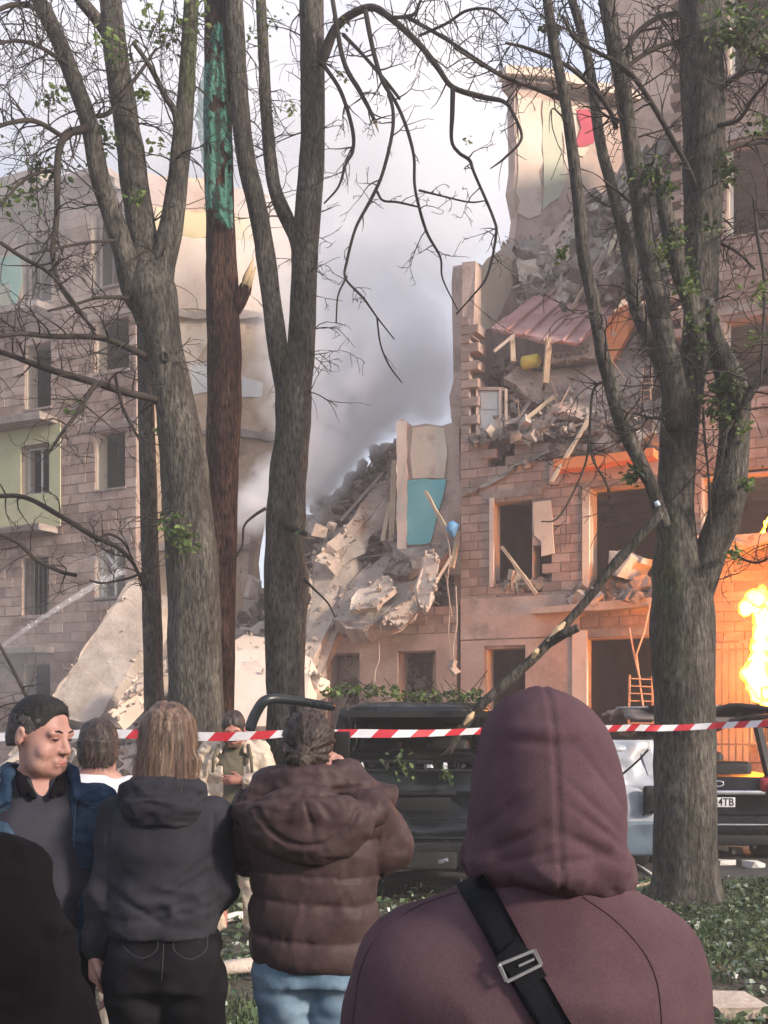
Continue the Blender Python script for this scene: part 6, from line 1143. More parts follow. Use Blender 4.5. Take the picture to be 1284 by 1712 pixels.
s.rc((-.155, -.0, 1.385), (-.192, .0, 1.13), .066, .058, .05); s.rc((-.192, .0, 1.13), (-.232, .035, .955), .058, .050, .03)
s.rc((.155, 0, 1.385), (.158, .05, 1.13), .066, .056, .05); s.rc((.158, .05, 1.13), (.11, .2, 1.085), .058, .048, .03)
f1 = folds(.013, 5, 8, 21); f2 = folds(.006, 12, 16, 22)
def d3(V, Nn):
    x, y, z = V.T; r = f1(V, Nn) * np.clip((1.38 - z) / .2, .15, 1) * np.clip((z - .99) / .1, .12, 1) + f2(V, Nn) * np.clip((1.3 - z) / .2, .1, .8)
    for cx_, cz_, sl, wd, A in ((.06, 1.16, .55, .014, .012), (.02, 1.10, .35, .012, .012), (.10, 1.22, .8, .013, .008), (-.09, 1.12, -.6, .012, .008), (.05, 1.08, .22, .010, .008)): r = r - A * np.exp(-((z - cz_ - sl * (x - cx_)) / wd) ** 2) * np.exp(-((x - cx_) / .09) ** 2)
    return r - .006 * np.exp(-((np.abs(x) - .165 - (1.36 - z) * .02) / .006) ** 2) * (z > 1.12) * (z < 1.40) * (y < .02) - .004 * np.exp(-((z - 1.065) / .004) ** 2) * (np.abs(x) < .19)
hg = W2.add('hoodie', s, 'hoodie_grey', d3)
s = SDF((-.2, -.26, 1.28), (.2, .12, 1.58), .006)
s.ell((.005, -.095, 1.415), (.128, .065, .082), .02, rotm(.35, 0, 0)); s.rc((-.105, -.05, 1.46), (-.07, .03, 1.50), .035, .03, .03); s.rc((.105, -.05, 1.46), (.07, .03, 1.50), .035, .03, .03)
ring = [(math.cos(a) * .108 + .004, -.05 + .055 * math.sin(a) * 1.2, 1.475 + .022 * math.sin(a) * -1 - .01) for a in np.linspace(math.pi * .95, math.pi * 2.05, 12)]
for a, c in zip(ring, ring[1:]): s.rc(a, c, .026, .026, .018)
s.ell((.0, -.03, 1.53), (.085, .085, .055), .02, cut=True)
W2.add('hood', s, 'hoodie_grey', folds(.005, 12, 26, 31), hg)
s = SDF((-.16, -.18, 1.38), (.16, .16, 1.80), .005); c = np.array([.01, 0.01, 1.615])
s.ell(c + [0, -.018, .038], (.088, .106, .104), .02); s.loft([(1.42, .0, -.045, .088, .05), (1.47, .005, -.04, .094, .075), (1.55, .01, -.025, .094, .095), (1.63, .01, -.015, .090, .102), (1.68, .01, -.012, .07, .09)], .02, 2.2)
for x, y, zb in ((-.085, -.02, 1.43), (-.07, -.06, 1.40), (-.03, -.075, 1.43), (.03, -.075, 1.44), (.075, -.05, 1.42), (.09, -.01, 1.45), (.05, -.07, 1.41)): s.rc((x * .95 + .01, y, 1.56), (x * 1.02 + .005, y - .015, zb), .026, .008, .015)
s.ell(c + [0, .14, -.03], (.06, .10, .11), .02, cut=True)
def strands(V, Nn): return .0045 * fnoise(V * [1, 1, .08], 46, 2, 3) + .004 * fnoise(V * [1, 1, .12], 18, 2, 9) - .006 * np.exp(-((V[:, 0] - .012) / .006) ** 2) * (V[:, 2] > 1.66)
h2 = W2.add('hair', s, 'hair_light', strands); bristles(W2, h2, 'hair_light', 2600, .05, (0, -.1, -1.6), .0009)
ends = mat('blond_ends', [(.20, .125, .075), (.32, .22, .14)], 30, coord='obj', stretch=(1, 1, .07), rough=.45, spec=.4, bump=.6, bscale=90, bdist=.005, fine=.5, fscale=110)
s = SDF((-.16, -.18, 1.36), (.16, .08, 1.60), .005)
for x, y, za, zb, r in ((-.092, -.03, 1.55, 1.41, .014), (-.076, -.055, 1.53, 1.385, .012), (.092, -.02, 1.52, 1.43, .012), (-.098, -.005, 1.54, 1.44, .010), (.07, -.07, 1.5, 1.42, .009)): s.rc((x + .01, y - .012, za), (x * 1.04 + .005, y - .03, zb), r, .004, .012)
s2_ = W2.add('hair_ends', s, ends, strands); s2_['kind'] = 'stuff'
hit = caster(W2, [bpy.data.objects[o.name] for o in W2.o.children if o.name.startswith('trousers')])
M['seam_jean'] = cloth('jean_stitch', [(.035, .035, .04), (.05, .05, .055)])
for pts in ([(205, 1562), (208, 1585), (236, 1602), (262, 1588), (262, 1560)], [(290, 1562), (292, 1590), (318, 1604), (344, 1588), (346, 1562)], [(272, 1545), (273, 1590), (270, 1640)], [(186, 1560), (270, 1548), (362, 1560)]): seam(W2, hit, pts, .0018, 'seam_jean', lift=.001)

# 3 woman in the brown puffer
W3 = Person('person with a low hair bun in a brown puffer jacket and light blue jeans', 522, 3.72)
arms = [((-.18, 0, 1.42), (-.25, .10, 1.27), (-.07, .30, 1.44), (.5, .3, .9), (.6, .5, -.2), -1), ((.17, 0, 1.40), (.235, .10, 1.27), (.10, .30, 1.46), (-.3, .3, .9), (-.6, .5, -.2), 1)]
naked(W3, 'skin', (-.01, .02, 1.60), -.35, -.16, arms, .008, detail=False, shz=1.42)
trousers(W3, 'jeans_blue', hx=.172, r=(.100, .078, .070), A=.010)
s = grid(.008, .84, 1.56, .46, .42)
s.loft([(.885, .005, 0, .178, .14), (.93, .005, 0, .20, .16), (1.05, .005, 0, .208, .165), (1.2, .005, -.005, .20, .16), (1.32, .0, -.01, .215, .16), (1.40, 0, -.01, .19, .14), (1.46, 0, -.01, .12, .12)], .04, 2.5)
for x, E_ in ((-1, (-.235, .09, 1.275)), (1, (.232, .09, 1.275))): s.rc((x * .170, -.01, 1.385), E_, .096, .086, .06); s.rc(E_, (x * .13, .29, 1.42), .088, .06, .05)
f1 = folds(.005, 16, 9, 41); f2 = folds(.007, 8, 6, 42)
def dp(V, Nn):
    x, y, z = V.T; zz = z + .018 * np.sin(x * 5 + .6) - .12 * x * x + .012 * vnoise(V, 4, 4)
    ph = np.where(zz < 1.20, (zz - .885) / .118, (zz - 1.20) / .125) % 1.0; u_ = 2 * ph - 1
    ar = np.clip((np.abs(x) - .20) / .05, 0, 1) * (z > 1.15); pa = ((z * .8 - np.abs(x) * .9) / .085) % 1.0; u_ = np.where(ar > .5, 0.2, u_)
    pf = np.sqrt(np.clip(1 - u_ * u_, 0, 1)); return .015 * (pf - .75) + f1(V, Nn) * (1 - .8 * pf) * 1.3 + f2(V, Nn) * .9 + ar * folds(.006, 14, 10, 44)(V, Nn)
pj = W3.add('puffer_jacket', s, 'puffer', dp)
s = SDF((-.28, -.34, 1.20), (.30, .2, 1.64), .006)
s.ell((-.005, -.155, 1.365), (.205, .085, .125), .03, rotm(.25, 0, 0)); s.ell((.02, -.15, 1.32), (.13, .075, .09), .03)
ring = [(math.cos(a) * .135 - .015, -.01 + .105 * math.sin(a), 1.515 + .012 * math.cos(a)) for a in np.linspace(0, 2 * math.pi, 22)]
for a, c in zip(ring, ring[1:]): s.rc(a, c, .030, .030, .02); s.rc(np.array(a) - [0, 0, .035], np.array(c) - [0, 0, .035], .034, .034, .02)
s.rc((-.20, -.09, 1.40), (-.11, -.02, 1.50), .05, .045, .04); s.rc((.20, -.09, 1.41), (.12, -.02, 1.50), .055, .045, .04); s.rc((.13, -.04, 1.46), (.235, .02, 1.44), .05, .05, .04)
s.ell((-.01, .0, 1.57), (.095, .09, .07), .02, cut=True)
def dh(V, Nn):
    x, y, z = V.T; r = folds(.006, 6, 9, 51)(V, Nn) + folds(.003, 17, 20, 52)(V, Nn)
    a_ = np.arctan2(x + .012, 1.475 - z); rr = np.hypot(x + .012, (1.475 - z) * 1.15)
    for a0, w_, A in ((-.75, .16, .006), (-.02, .10, .009), (.62, .16, .007), (1.2, .2, .005)): r = r - A * np.exp(-((a_ - a0 - .25 * np.sin(rr * 14 + a0)) / w_) ** 2) * np.clip((rr - .02) / .05, 0, 1) * np.clip((.19 - rr) / .07, 0, 1)
    rr2 = np.hypot(x, (1.47 - z)); r = r - .010 * np.exp(-((rr2 - .165) / .010) ** 2) * (z < 1.42)
    return r - .010 * np.exp(-((z - 1.462 - .1 * x) / .010) ** 2)
W3.add('hood', s, 'puffer', dh, pj)
s = SDF((-.15, -.2, 1.50), (.14, .14, 1.74), .005); c = np.array([-.01, .02, 1.60]); s.ell(c + [0, -.016, .034], (.084, .102, .098), .02); s.ell(c + [-.005, -.06, -.03], (.066, .055, .065), .03); s.ell(c + [-.022, -.118, -.038], (.040, .034, .040), .012); s.rc(c + [-.03, -.12, -.05], c + [-.035, -.13, -.09], .02, .006, .012)
s.ell(c + [.02, .11, -.05], (.075, .085, .10), .02, cut=True); s.ell(c + [.085, .0, -.03], (.02, .035, .04), .01, cut=True)
def st3(V, Nn): q = np.stack([np.arctan2(V[:, 0] + .02, V[:, 2] - 1.585) * .12, V[:, 1] * .1, np.hypot(V[:, 0], V[:, 2] - 1.585) * .15], -1); return .004 * fnoise(q, 110, 2, 3) + .003 * fnoise(q, 45, 2, 6)
h3 = W3.add('hair', s, 'hair_dark', st3); bristles(W3, h3, 'hair_dark', 1500, .022, (-.2, -1.0, -.5), .0008)
b = MB(); b.add(*rbox((.075, .37, 1.575), (.075, .010, .155), .006, rotm(.1, 0, .1))); ph = b.build('phone', M['trim'], None, True, label='phone held up before the face of the person in the brown puffer', cat='phone'); ph.location = p_ = W3.mw @ Vector(ph.location)
b = MB(); b.bar((.095, .0, 1.535), (.135, -.03, 1.475), .022, .05); W3.mb('collar_lining', b, 'white_cloth', pj, False)

M['hair_grey2'] = mat('jaw_stubble', [(.10, .07, .06), (.16, .11, .095)], 60, coord='obj', rough=.8, bump=0, fine=0)
# 4 man in the denim jacket, facing the camera and looking to the right
D4 = Person('dark haired person in a denim jacket over a slate polo looking aside', 66, 3.8, R(180 + 22), 1.035)
hy_ = R(48) * 1.0
arms = [((-.18, 0, 1.36), (-.24, .0, 1.08), (-.22, .08, .86), (.05, .25, -1), (1, 0, 0), 1), ((.18, 0, 1.36), (.24, .0, 1.08), (.22, .06, .86), (-.05, .25, -1), (-1, 0, 0), -1)]
bo, T, Rm = naked(D4, 'skin', (0.0, .035, 1.585), hy_ * .98, -.18, arms, .0055, wide=1.08, shz=1.40)
trousers(D4, 'jeans_black')
s = grid(.008, .86, 1.52, .34, .3); s.loft([(.90, 0, 0, .175, .135), (1.05, 0, .015, .18, .15), (1.2, 0, .01, .18, .145), (1.33, 0, 0, .185, .125), (1.40, 0, -.005, .13, .10), (1.46, 0, -.005, .085, .08)], .03); s.rc((0, .07, 1.47), (0, .135, 1.36), .034, .012, .015, cut=True); s.ell((0, .02, 1.52), (.075, .075, .06), .015, cut=True)
po4 = D4.add('polo', s, 'polo', folds(.005, 7, 5, 61))
s = SDF((-.14, -.12, 1.36), (.14, .2, 1.54), .005)
for x in (-1, 1): s.rc((x * .078, -.03, 1.475), (x * .06, .075, 1.445), .015, .014, .01); s.rc((x * .06, .075, 1.445), (x * .028, .118, 1.395), .014, .010, .01); s.rc((x * .066, .078, 1.432), (x * .06, .105, 1.405), .014, .010, .012)
s.rc((-.078, -.03, 1.475), (.078, -.03, 1.475), .015, .015, .01); D4.add('polo_collar', s, 'black_cloth', None, po4)
s = grid(.007, .84, 1.54, .42, .32); s.loft([(.90, 0, -.005, .205, .155), (1.05, 0, .0, .205, .165), (1.2, 0, -.005, .205, .16), (1.32, 0, -.01, .21, .145), (1.39, 0, -.01, .165, .12), (1.45, 0, -.015, .10, .095)], .03)
for x in (-1, 1): s.rc((x * .175, -.005, 1.345), (x * .245, .0, 1.09), .082, .072, .05); s.rc((x * .245, .0, 1.09), (x * .225, .07, .90), .068, .054, .03)
sl, X = s.sub((-.125, .03, .80), (.125, .3, 1.6)); g_ = np.abs(X[..., 0]) - (.088 + .012 * (X[..., 2] < 1.2)); s.put(sl, np.maximum(g_, .045 - X[..., 1]), .008, True); s.ell((0, .01, 1.54), (.09, .09, .10), .012, cut=True)
dj = D4.add('denim_jacket', s, 'denim', lambda V, Nn: folds(.007, 7, 9, 71)(V, Nn) + folds(.004, 16, 20, 72)(V, Nn))
s = SDF((-.2, -.14, 1.26), (.2, .2, 1.54), .005)
for x in (-1, 1):
    s.rc((x * .092, -.06, 1.475), (x * .098, .03, 1.465), .020, .020, .015)
    for q in (0, .5, 1): s.rc((x * .098, .03, 1.465 - .01 * q), (x * (.105 + .035 * q), .118 - .02 * q, 1.385 - .02 * q), .014, .009, .02)
s.rc((-.092, -.06, 1.475), (.092, -.06, 1.475), .020, .020, .015); D4.add('jacket_collar', s, 'denim', folds(.003, 14, 14, 73), dj)
hit = caster(D4, [dj])
for x_, y_ in ((28, 1366), (26, 1452)):
    h_ = hit(x_, y_, .002)
    if h_ and np.isfinite(h_[0]).all(): b = MB(); c = np.array(D4.mw.inverted() @ Vector(h_[0])); nn = np.array((D4.mw.inverted().to_3x3() @ Vector(h_[1]))); b.tube([c - nn * .002, c + nn * .003], .009, 12); D4.mb('button', b, 'chrome', dj)
for pts in ([(0, 1345), (30, 1338), (42, 1336)], [(36, 1300), (48, 1380), (58, 1480), (66, 1590)], [(120, 1330), (150, 1322), (162, 1318)], [(128, 1310), (124, 1400), (122, 1500), (124, 1590)], [(132, 1355), (150, 1350), (160, 1352)]): seam(D4, hit, pts, .0022, 'denim_stitch' if 'denim_stitch' in M else M.setdefault('denim_stitch', cloth('denim_stitch', [(.07, .09, .13), (.10, .12, .16)])) and 'denim_stitch', parent=dj)
s = SDF((-.16, -.14, 1.48), (.16, .2, 1.74), .005); I = Rm
s.ell(T((0, -.0125, .037)), (.0855, .0980, .0960), .02, Rm); s.ell(T((0, .026, .097)), (.048, .044, .020), .03, Rm)
s.ell(T((0, .135, .010)), (.13, .092, .096), .006, Rm, cut=True); s.ell(T((0, .0, -.075)), (.16, .22, .110), .006, Rm, cut=True)
h4 = D4.add('hair', s, 'hair_short', lambda V, Nn: .0016 * fnoise(V, 90, 2) - .0012)
def face(p, T, Rm, brow='hair_short', eyes=True):
    b = MB()
    for x in (-1, 1): b.tube([T((x * .014, .0935, .026)), T((x * .032, .0935, .032)), T((x * .051, .080, .027))], [.0024, .0032, .0016], 6)
    p.mb('eyebrows', b, brow); b = MB()
    for x in (-1, 1): b.tube([T((x * .021, .0885, .0045)), T((x * .033, .0905, .003)), T((x * .045, .0845, .0045))], [.002, .0042, .002], 6)
    p.mb('eyes', b, 'eye'); b = MB(); b.tube([T((-.020, .0945, -.0705)), T((0, .0985, -.0695)), T((.020, .0945, -.0705))], [.003, .0055, .003], 8); b.tube([T((-.018, .0935, -.0755)), T((0, .0965, -.077)), T((.018, .0935, -.0755))], [.003, .0055, .003], 8); p.mb('lips', b, 'lip')
_jaw = lambda V: (lambda q: (q[:, 2] < -.045) & (q[:, 2] > -.135) & (q[:, 1] > .0) & (np.abs(q[:, 0]) < .1))((V - np.array([0.0, .035, 1.585])) @ Rm)
bristles(D4, bo, 'hair_grey2', 2200, .0028, (0, 0, -.4), .0004, _jaw)
face(D4, T, Rm); bristles(D4, h4, 'hair_short', 2600, .007, tuple(Rm @ np.array([0, 1.6, .1])), .0006)
s = SDF((-.16, -.14, 1.46), (.16, .2, 1.72), .005); s.ell(T((0, -.0125, .034)), (.0850, .0972, .0940), .02, Rm); s.ell(T((0, -.055, -.012)), (.074, .056, .070), .02, Rm); s.ell(T((0, .118, -.005)), (.13, .098, .12), .006, Rm, cut=True); s.ell(T((0, .03, -.088)), (.12, .16, .066), .006, Rm, cut=True); s.ell(T((0, 0, .125)), (.12, .15, .075), .006, Rm, cut=True)
for x in (-1, 1): s.ell(T((x * .093, -.010, -.012)), (.028, .024, .038), .006, Rm, cut=True)
M['hair_grey'] = mat('greying_stubble', [(.06, .052, .050), (.12, .105, .10)], 60, coord='obj', rough=.8, bump=.8, bscale=260, bdist=.003, fine=.4, fscale=220); h5_ = D4.add('side_hair', s, 'hair_grey', lambda V, Nn: .0012 * fnoise(V, 120, 2)); bristles(D4, h5_, 'hair_short', 1500, .005, (0, 0, -.6), .0006)

# 5 person in white behind
P5 = Person('short haired person in a white shirt standing behind the denim jacket', 162, 5.5)
arms = [((-.16, 0, 1.38), (-.22, .02, 1.12), (-.2, .1, .9), (.05, .3, -1), (1, 0, 0), 1), ((.16, 0, 1.38), (.22, .02, 1.12), (.2, .1, .9), (-.05, .3, -1), (-1, 0, 0), -1)]
naked(P5, 'skin', (0.01, .01, 1.575), -.2, -.15, arms, .009, detail=False, shz=1.40); trousers(P5, 'khaki')
s = grid(.009, .86, 1.5, .36, .3); s.loft([(.90, 0, 0, .18, .14), (1.1, 0, 0, .175, .13), (1.28, 0, 0, .18, .13), (1.38, 0, -.005, .165, .11), (1.44, 0, -.005, .09, .085)], .03)
for x in (-1, 1): s.rc((x * .155, 0, 1.36), (x * .2, .01, 1.2), .075, .07, .04)
P5.add('shirt', s, 'white_cloth', folds(.007, 6, 7, 81))
s = SDF((-.14, -.18, 1.42), (.16, .16, 1.72), .006); c = np.array([.01, .01, 1.575]); s.ell(c + [0, -.016, .03], (.092, .108, .104), .02); s.loft([(1.475, .01, -.04, .070, .055), (1.52, .01, -.03, .092, .085), (1.6, .01, -.015, .094, .1)], .02); s.ell(c + [0, .15, -.05], (.07, .10, .11), .015, cut=True)
h5 = P5.add('hair', s, 'hair_dark', lambda V, Nn: .005 * fnoise(V * [1, 1, .15], 40, 2) + .003 * fnoise(V, 30, 2))

bristles(P5, h5, 'hair_dark', 1500, .03, (0, -.1, -1.2), .0012)
# 6 dark shoulder at the left edge
P6 = Person('person in a black coat cut off by the left edge of the picture', -205, 1.85, 0, 1.025)
arms = [((-.18, 0, 1.38), (-.26, .03, 1.1), (-.24, .1, .88), (.05, .3, -1), (1, 0, 0), 1), ((.18, 0, 1.38), (.27, .03, 1.1), (.24, .1, .88), (-.05, .3, -1), (-1, 0, 0), -1)]
naked(P6, 'skin', (0.0, .02, 1.62), 0, -.1, arms, .011, detail=False); trousers(P6, 'jeans_black')
s = grid(.008, .80, 1.56, .44, .3); s.loft([(.84, 0, 0, .215, .15), (1.1, 0, 0, .22, .155), (1.27, 0, -.005, .235, .155), (1.37, 0, -.01, .21, .14), (1.44, 0, -.01, .14, .11), (1.50, 0, -.01, .085, .085)], .05)
for x in (-1, 1): s.rc((x * .185, 0, 1.37), (x * .268, .03, 1.10), .092, .082, .06); s.rc((x * .268, .03, 1.10), (x * .245, .1, .9), .08, .06, .04)
P6.add('coat', s, 'black_cloth', lambda V, Nn: folds(.010, 5, 8, 91)(V, Nn) + folds(.006, 12, 14, 92)(V, Nn))
s = SDF((-.15, -.15, 1.52), (.15, .18, 1.8), .008); s.ell((0, .004, 1.66), (.086, .105, .1), .02); s.ell((0, .15, 1.60), (.1, .09, .11), .01, cut=True); P6.add('hair', s, 'hair_dark', strands)

# 7 the man in khaki beyond the tape, head bowed
K7 = Person('bearded person in khaki workwear beyond the tape looking down', 393, 9.0, R(180), 1.04)
arms = [((-.19, 0, 1.42), (-.28, .06, 1.17), (-.08, .22, 1.20), (.9, .3, .0), (0, -1, .2), -1), ((.19, 0, 1.42), (.29, .05, 1.16), (.17, .2, 1.02), (-.4, .5, -.8), (-.8, 0, 0), -1)]
bo, T, Rm = naked(K7, 'skin_red', (0.0, .09, 1.575), .05, -.42, arms, .009, wide=1.02, shz=1.43); face(K7, T, Rm, 'beard'); trousers(K7, 'khaki', r=(.11, .09, .082), A=.018, legw=.10, spread=.05)
s = grid(.009, .84, 1.52, .3, .3); s.loft([(.88, 0, 0, .17, .13), (1.1, 0, .01, .17, .14), (1.3, 0, .005, .18, .13), (1.41, 0, 0, .13, .10), (1.47, 0, 0, .08, .075)], .03); K7.add('shirt', s, 'olive', folds(.006, 7, 7, 96))
s = grid(.009, .82, 1.56, .44, .34); s.loft([(.86, 0, -.005, .20, .15), (1.05, 0, 0, .20, .155), (1.3, 0, -.01, .215, .15), (1.40, 0, -.01, .175, .12), (1.48, 0, -.015, .10, .10)], .03)
s.rc((-.185, 0, 1.40), (-.285, .06, 1.17), .088, .08, .05); s.rc((-.285, .06, 1.17), (-.12, .205, 1.195), .075, .055, .03); s.rc((.185, 0, 1.40), (.292, .05, 1.16), .088, .08, .05); s.rc((.292, .05, 1.16), (.19, .18, 1.04), .075, .055, .03)
sl, X = s.sub((-.10, .03, .78), (.10, .3, 1.6)); s.put(sl, np.maximum(np.abs(X[..., 0]) - .075 - .04 * (X[..., 2] > 1.3), .05 - X[..., 1]), .008, True); s.ell((0, .02, 1.56), (.09, .09, .09), .012, cut=True)
for x in (-1, 1):
    for q in (0, .5, 1): s.rc((x * .10, .0, 1.49), (x * (.09 + .06 * q), .125 - .03 * q, 1.40 - .03 * q), .022, .014, .02)
kj = K7.add('work_jacket', s, 'khaki', lambda V, Nn: folds(.012, 6, 8, 97)(V, Nn) + folds(.007, 14, 16, 98)(V, Nn))
for x in (-.14, .14): b = MB(); b.tube([(x * .8, .10, 1.46), (x, .15, 1.36), (x * 1.05, .155, 1.25)], .012, 6); K7.mb('shoulder_strap', b, 'olive', kj)
s = SDF((-.14, -.1, 1.48), (.14, .24, 1.76), .007); s.ell(T((0, -.016, .038)), (.087, .106, .103), .02, Rm); s.ell(T((0, .135, -.01)), (.13, .090, .09), .008, Rm, cut=True); s.ell(T((0, .0, -.085)), (.12, .16, .065), .01, Rm, cut=True); K7.add('hair', s, 'hair_dark', strands)
s = SDF((-.14, -.02, 1.38), (.14, .28, 1.6), .006); s.rc(T((-.052, .048, -.062)), T((-.02, .076, -.10)), .022, .024, .02); s.rc(T((.052, .048, -.062)), T((.02, .076, -.10)), .022, .024, .02); s.rc(T((-.02, .076, -.10)), T((.02, .076, -.10)), .024, .024, .02); s.rc(T((-.024, .093, -.058)), T((.024, .093, -.058)), .007, .007, .01); K7.add('beard', s, 'beard', lambda V, Nn: .003 * fnoise(V, 60, 2))
b = MB(); b.add(*rbox((0, 0, -.13), (.13, .07, .27), .03)); b.tube(catmull([(-.05, 0, 0), (-.035, 0, .10), (.0, 0, .15), (.035, 0, .10), (.05, 0, 0)], 5), .009, 6); c7 = K7.mw @ Vector((.06, .25, .72)); bg_ = b.build('tool_pouch', M['trim'], None, True, label='black pouch hanging before the khaki trousers', cat='pouch'); bg_.location = np.array(c7) + [0, 0, -.26]; bg_.location.z = .46
b = MB(); b.tube(catmull([(.0, 0, 0), (.02, 0, .06), (-.02, 0, .12), (.01, 0, .17)], 4), [.03] * 9 + [.02] * 4, 8, lump=.25); sub(bg_, b, 'tied_cloth', M['olive']) if False else None
# ---------------------------------------------------------------- ground, grass, scraps
soil = mat('trodden_soil', [(.055, .050, .038), (.095, .085, .065), (.13, .12, .10)], 1.2, rough=.95, bump=.8, bscale=14, bdist=.04, fine=.3, fscale=30, spot=((.05, .065, .03), 1.1, .55))
xs, ys = np.meshgrid(np.concatenate([[-140, -40], np.linspace(-9, 10, 130), [40, 140]]), np.concatenate([[-120, -30], np.linspace(-1, 24, 150), [60, 165]]), indexing='ij')
h = .03 * fnoise(np.stack([xs, ys, xs * 0], -1), .9, 3); h[np.abs(xs) > 12] = 0; i = np.arange(xs.size).reshape(xs.shape)
link('ground', np_mesh('ground', np.stack([xs, ys, h - .01], -1).reshape(-1, 3), np.stack([i[:-1, :-1], i[1:, :-1], i[1:, 1:], i[:-1, 1:]], -1).reshape(-1, 4), smooth=True), soil, kind='structure')
asph = mat('dusty_asphalt', [(.045, .043, .042), (.075, .07, .066)], 1.5, rough=.9, bump=.5, bscale=40, fine=.3, spot=((.16, .14, .12), .8, .58))
b = MB(); n_ = 30; xs = np.linspace(-40, 40, n_)
b.add([(x, 11.9 + .1 * math.sin(x * 2), .045) for x in xs] + [(x, 17.2, .045) for x in xs] + [(x, 11.9 + .1 * math.sin(x * 2), -.1) for x in xs], [(k, k + 1, n_ + k + 1, n_ + k) for k in range(n_ - 1)] + [(k + 1, k, 2 * n_ + k, 2 * n_ + k + 1) for k in range(n_ - 1)]); b.build('road', asph, None, kind='structure')
def ground_z(x, y): return .03 * fnoise(np.stack([x, y, x * 0], -1), .9, 3) - .01
GR = mat('rough_grass', [(.045, .072, .030), (.085, .12, .05), (.15, .19, .10)], 2, rough=.7, bump=0, fine=0, island=.6, transl=.25)
def grass(n, x0, x1, y0, y1, lmin, lmax, clump):
    x = rng.uniform(x0, x1, n * 3); y = y0 + (y1 - y0) * rng.random(n * 3) ** 1.0; k = fnoise(np.stack([x, y, x * 0], -1), 1.7, 3, 4) + rng.normal(0, .25, n * 3) > clump; x = x[k][:n]; y = y[k][:n]; n = len(x); z = ground_z(x, y)
    L_ = rng.uniform(lmin, lmax, n); a = rng.uniform(0, 6.283, n); w = rng.uniform(.0035, .007, n); ln = rng.uniform(.3, 1.1, n)[:, None]; dr = np.stack([np.cos(a), np.sin(a), a * 0], 1); sd = np.stack([-np.sin(a), np.cos(a), a * 0], 1) * w[:, None]
    p0 = np.stack([x, y, z], 1); up = np.array([0, 0, 1.]); p1 = p0 + (up * .6 + dr * .2 * ln) * L_[:, None]; p2 = p0 + (up * (1 - .4 * ln) + dr * .75 * ln) * L_[:, None]
    V = np.stack([p0 - sd, p0 + sd, p1 - sd * .8, p1 + sd * .8, p2], 1).reshape(-1, 3); o = np.arange(n)[:, None] * 5
    return V, o + [[0, 1, 3, 2]], o + [[2, 3, 4]]
parts = [grass(30000, 1.0, 5.4, 5.6, 12.2, .05, .13, -.1), grass(9000, -1.8, 0.2, 5.2, 11.5, .05, .13, -.1), grass(12000, -6, 6, 2.0, 12, .04, .1, .05)]
V = np.concatenate([p[0] for p in parts]); off = np.cumsum([0] + [len(p[0]) for p in parts[:-1]])
go = link('grass', np_mesh('grass', V, np.concatenate([p[1] + o for p, o in zip(parts, off)]), np.concatenate([p[2] + o for p, o in zip(parts, off)])), GR); tag(go, 'rough green grass under the trees', 'grass', kind='stuff')
b = MB()
for _ in range(8200):
    if _ < 5800: x, y = rng.uniform(1.0, 5.2), rng.uniform(5.6, 12)
    else: x, y = rng.uniform(-2.4, 1), rng.uniform(4.5, 11.5)
    leaf(b, np.array([x, y, float(ground_z(np.array(x), np.array(y))) + rng.uniform(.02, .09)]), rng.uniform(.03, .085), rng.integers(2))
me = b.mesh('leaf_litter'); me.materials.append(mat('fallen_green_leaf', [(.07, .115, .055), (.16, .215, .125), (.33, .39, .29)], 2, rough=.6, bump=0, island=.6, fine=0, transl=.25)); me.materials.append(M['ivy']); lo_ = bpy.data.objects.new('leaf_litter', me); COL.objects.link(lo_); tag(lo_, 'blown down green leaves covering the grass', 'leaves', kind='stuff')
b = MB(); 
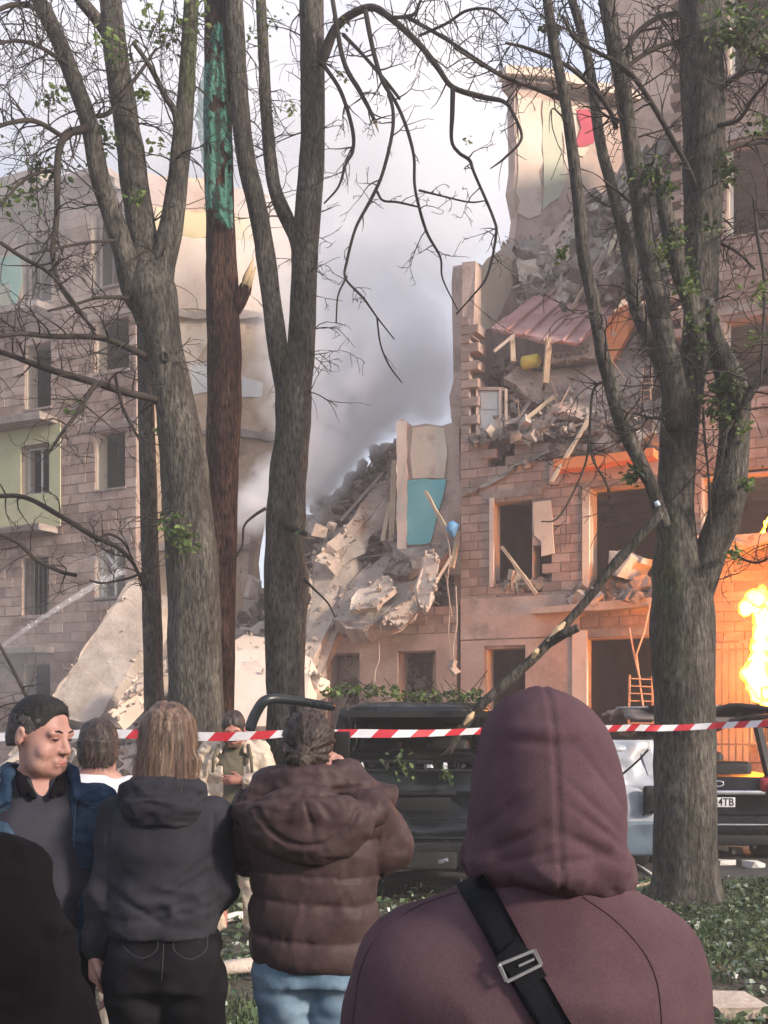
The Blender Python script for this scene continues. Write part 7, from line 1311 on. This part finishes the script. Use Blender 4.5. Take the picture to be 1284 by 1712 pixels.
for _ in range(330):
    x, y = (rng.uniform(1.2, 5), rng.uniform(6, 13)) if _ < 230 else (rng.uniform(-2.2, 1), rng.uniform(5, 12)); s_ = .008 + .04 * rng.random() ** 4; b.chunk((x, y, float(ground_z(np.array(x), np.array(y))) + .05), (s_ * 1.5, s_, s_ * .5))
b.build('debris', M['white_paint'], None, label='small pale plaster scraps scattered over the grass', cat='debris', kind='stuff')
b = MB()
for _ in range(160):
    x, y = (rng.uniform(1.2, 5), rng.uniform(6, 12)) if _ < 110 else (rng.uniform(-2.2, 1), rng.uniform(5, 11)); a = rng.uniform(0, 3.14); L_ = rng.uniform(.1, .4); c = np.array([x, y, .05]); d_ = np.array([math.cos(a), math.sin(a), rng.uniform(-.05, .15)]) * L_; b.tube([c, c + d_ * .5 + rng.normal(0, .02, 3), c + d_], .004, 4, caps=False)
b.build('fallen_twigs', M['twig'], None, label='small twigs lying in the grass', cat='twigs', kind='stuff')
def gp(px, py): d = CZ * FPX / (py - HY); return P(px, py, d)
for lb, a, c_, r_, m_ in (('pale bare log lying across the grass behind the two women', (330, 1650), (446, 1632), .05, 'concrete_pale'), ('white strip lying by the foot of the big trunk', (1052, 1448), (1092, 1472), .02, 'white_paint'), ('grey stick lying in the grass left of the big trunk', (1040, 1500), (1090, 1484), .018, 'wood'), ('pale board edge lying behind the khaki man', (366, 1552), (418, 1542), .035, 'white_paint')):
    b = MB(); p0, p1 = gp(*a) + [0, 0, r_ + .03], gp(*c_) + [0, 0, r_ + .03]; b.tube([p0, (p0 + p1) / 2 + [0, 0, .01], p1], r_, 8, lump=.12); b.build('log' if 'log' in lb else 'stick', M[m_], None, True, label=lb, cat='log' if 'log' in lb else 'stick')
for lb, x, y, s_ in (('flat grey mottled slab in the grass at the bottom right', 1226, 1688, (.42, .3, .07)), ('white lump in the grass under the black car bumper', 1262, 1456, (.22, .16, .1)), ('white plaster piece right of the big trunk foot', 1212, 1452, (.16, .12, .1)), ('little white scrap before the big trunk foot', 1146, 1545, (.07, .05, .03))):
    b = MB(); b.chunk(gp(x, y) + [0, 0, s_[2] * .5], s_, rot=rotm(.05, .05, .3)); b.build('plaster_piece', M['concrete_pale' if 'slab' in lb else 'white_paint'], None, label=lb, cat='plaster piece')
